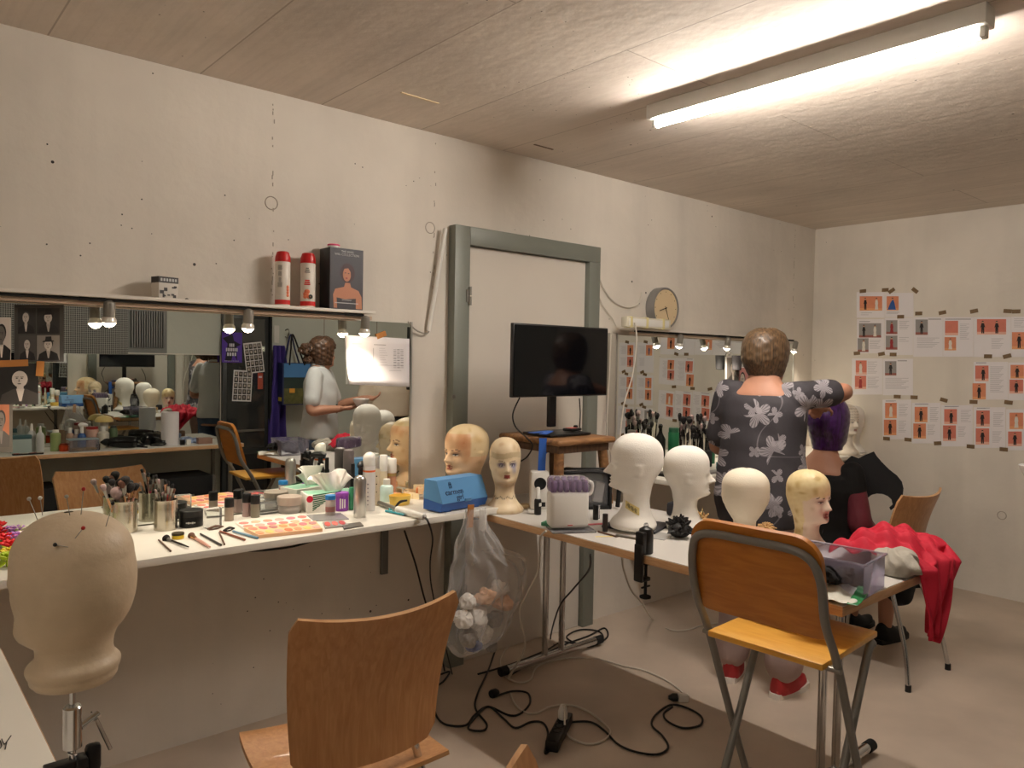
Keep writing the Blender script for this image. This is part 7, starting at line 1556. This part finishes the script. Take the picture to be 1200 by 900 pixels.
a = P(566, 608, y=-.52); B().grid([[(a.x-.025+.05*i/4, -.525-.012*math.sin(i), a.z+.045-.085*j/4-.02*i/4) for i in range(5)] for j in range(5)]).build('bag_flap', mat('white_film', (220, 216, 210), .4, trans=.3), t)
rn = random.Random(12)
CR = [('white crumpled tissue in the clear waste bag', TISS), ('peach stained crumpled tissue in the clear waste bag', mat('peach_tissue', (226, 186, 156), .9)), ('grey crumpled wrapper in the clear waste bag', mat('grey_wrapper', (150, 144, 138), .5)), ('blue printed wrapper in the clear waste bag', mat('blue_wrapper', (70, 84, 140), .5, var=.5, vscale=40))]
for i, (px, py, r, k) in enumerate(((548, 748, .05, 2), (566, 745, .048, 0), (540, 728, .045, 0), (560, 722, .05, 0), (580, 725, .045, 2), (548, 705, .045, 0), (570, 700, .05, 1), (590, 708, .045, 1), (556, 758, .035, 3), (575, 757, .032, 2), (585, 690, .04, 0))):
    q = P(px, py, y=yb_+rn.uniform(-.02, .02)); o = lump('crumpled_tissue' if k < 2 else 'crumpled_wrapper', CR[k][0], 'tissue' if k < 2 else 'wrapper', (r, r*.8, r*.75), CR[k][1], (q.x, q.y, q.z-r*.7), rn.uniform(0, 6), .5, 22, i*3., flat=False); o['group'] = CR[k][0].replace('tissue', 'tissues').replace('wrapper', 'wrappers')
# ------------------------------------------------------------------ cables on the floor
def fl(*pts, z=.006): return [P(x, y, z=z) for x, y in pts]
c1_ = cable('black cable winding along the floor below the waste bag to the power block', fl((581, 760), (572, 786), (560, 812), (557, 830), (570, 848), (566, 856), (549, 854), (556, 842), (572, 828), (590, 842), (604, 853), (622, 846), (636, 847), (642, 858), (640, 872), (639, 883), (645, 878)), .0045, BCAB)
c2_ = cable('black cable with a loose plug looping on the floor by the chair', fl((512, 792), (527, 787), (520, 798), (510, 808), (509, 832), (520, 848), (545, 850), (556, 838), (572, 828), (596, 838), (610, 836), (621, 824), (618, 812), (600, 810), (580, 816)), .0045, BCAB)
q = P(575, 819, z=0); B().lathe([(.016, 0), (.019, .006), (.019, .03), (.011, .042)], X=Matrix.Translation((q.x, q.y, .02)) @ Matrix.Rotation(PI/2, 4, 'Y')).build('plug', BLACKP, c2_)
c3_ = cable('black extension cable curling on the floor towards the bar stool', fl((669, 846), (692, 846), (708, 856), (724, 872), (745, 881), (770, 884), (783, 876), (776, 862), (764, 850), (768, 838), (786, 826), (806, 830), (822, 840), (820, 850), (800, 853), (782, 845), (778, 836), (788, 828)), .0045, BCAB)
cable('black cables coiled on the floor at the foot of the work table', fl((600, 790), (630, 772), (660, 756), (690, 745), (708, 736), (712, 746), (696, 756), (676, 754), (664, 746), (680, 738), (702, 740), (706, 750), (688, 758), (660, 752), (640, 762), (600, 778), (560, 790)), .0045, BCAB)
cable('black cable dropping from the work table edge to the floor', [P(692, 650, y=-1.16), P(690, 668, y=-1.0), P(672, 690, y=-.7), P(655, 712, y=-.5)] + fl((645, 748), (650, 756)), .004, BCAB)
w1_ = cable('white cable falling from the work table and looping to the white plug', [P(640, 622, z=ZT+.005), P(633, 632, y=-.80), P(631, 668, y=-.72), P(618, 695, y=-.68), P(609, 718, y=-.64), P(615, 758, y=-.55)] + fl((597, 795), (600, 818), (612, 833), (628, 836), (645, 828), (668, 826), (690, 834), (708, 848), (715, 858), (708, 867), (690, 872), (668, 864), (660, 850)), .0045, WCAB)
cable('white cable looping on the floor under the table foot to the cable joint', fl((604, 750), (592, 762), (586, 776), (592, 792), (608, 800), (622, 796), (627, 784), (640, 776), (668, 771), (700, 772), (730, 780), (756, 786), (782, 798), (800, 812), (800, 820)), .004, WCAB)
cable('white cable hanging from the wig clamp side of the table and crossing the floor', [P(729, 652, y=-1.22), P(731, 668, y=-1.1), P(740, 692, y=-.9), P(752, 706, y=-.75)] + fl((765, 726), (785, 738), (806, 738), (825, 732), (850, 730), (868, 728)), .004, WCAB)
cable('black cord running down behind the curling tongs to the floor', [P(474, 622, y=-.46), P(480, 640, y=-.42), P(488, 665, y=-.35), P(497, 700, y=-.28), P(508, 735, y=-.2), P(516, 764, y=-.12), P(521, 786, z=.006)], .004, BCAB)
cable('dark cable sagging under the front edge of the long counter', [P(283, 645, y=-.47), P(305, 645, y=-.47), P(340, 641, y=-.46), P(365, 634, y=-.46), P(372, 631, y=-.45)], .004, BCAB)
cable('black cable from the monitor drooping over the wooden stool', [P(609, 466, y=-.43), P(601, 485, y=-.42), P(604, 500, y=-.42), P(616, 512, y=-.50), P(624, 522, y=-.5), P(618, 535, y=-.45), P(606, 545, y=-.42), P(600, 566, y=-.4)], .0035, BCAB)
cable('thin black cable hanging behind the monitor by the door frame', [P(679, 467, y=-.40), P(680, 485, y=-.36), P(679, 502, y=-.34)], .003, BCAB)
cable('white cable curling behind the pink bottle and down past the black bag', [P(708, 520, y=-.2), P(716, 530, y=-.2), P(718, 548, y=-.2), P(712, 566, y=-.2), P(708, 580, y=-.3)], .003, WCAB)
a, c = P(655, 850, z=0), P(652, 880, z=0); p0, p1 = P(664, 846, z=0), P(646, 882, z=0); d = p1-p0; an = math.atan2(d.y, d.x)
t = thing('power_block', 'black power block lying on the floor with a white plug in it', 'power block', ((p0.x+p1.x)/2, (p0.y+p1.y)/2, 0), an)
B().box((0, 0, .022), (d.length, .052, .044), bev=.006).build('body', BLACKP, t)
for k in (-.04, .0, .04): B().lathe([(.019, .0435), (.019, .0455), (.016, .0455), (.016, .040)], c=(k, 0, 0), n=20).build('socket', BLACKM, t)
t2 = thing('white_plug', 'white plug standing in the black power block on the floor', 'plug', (p0.x+d.x*.28, p0.y+d.y*.28, .0465), an); B().lathe([(.017, 0), (.02, .004), (.02, .03), (.012, .055), (.009, .058)], n=18).build('body', WHITEP, t2); B().tube([(0, 0, .05), (.02, .01, .06), (.05, .02, .0)], .0045).build('cord', WCAB, t2)
q = P(795, 822, z=.0); t = thing('cable_joint', 'white and black cable joint on the floor beside the bar stool', 'connector', (q.x, q.y, 0), -.7); B().box((.02, 0, .017), (.05, .032, .034), bev=.008).build('white_socket', WHITEP, t); B().lathe([(.017, 0), (.018, .02), (.008, .04)], n=14, X=Matrix.Translation((-.005, 0, .018)) @ Matrix.Rotation(-PI/2, 4, 'Y')).build('black_plug', BLACKP, t)
# black bag behind the right-hand chair, writing on the foreground table
q = P(1092, 690, z=0); lump('rucksack', 'black rucksack on the floor by the right wall behind the red garment', 'rucksack', (.11, .10, .20), BLACKC, (q.x-.02, q.y+.12, 0), .5, .2, 5)
b = B(); Z_ = .7815
for pts in ([(2, 866), (5, 872), (8, 869), (13, 862)], [(8, 869), (6, 878)], [(0, 868), (2, 874), (0, 877)]): b.tube([P(x, y, z=Z_) for x, y in pts], .0009, n=5, sm=2)
wr = b.build('handwriting', INK); wr.parent = bpy.data.objects['side_table']; wr.matrix_parent_inverse = Matrix.Translation(bpy.data.objects['side_table'].location).inverted()
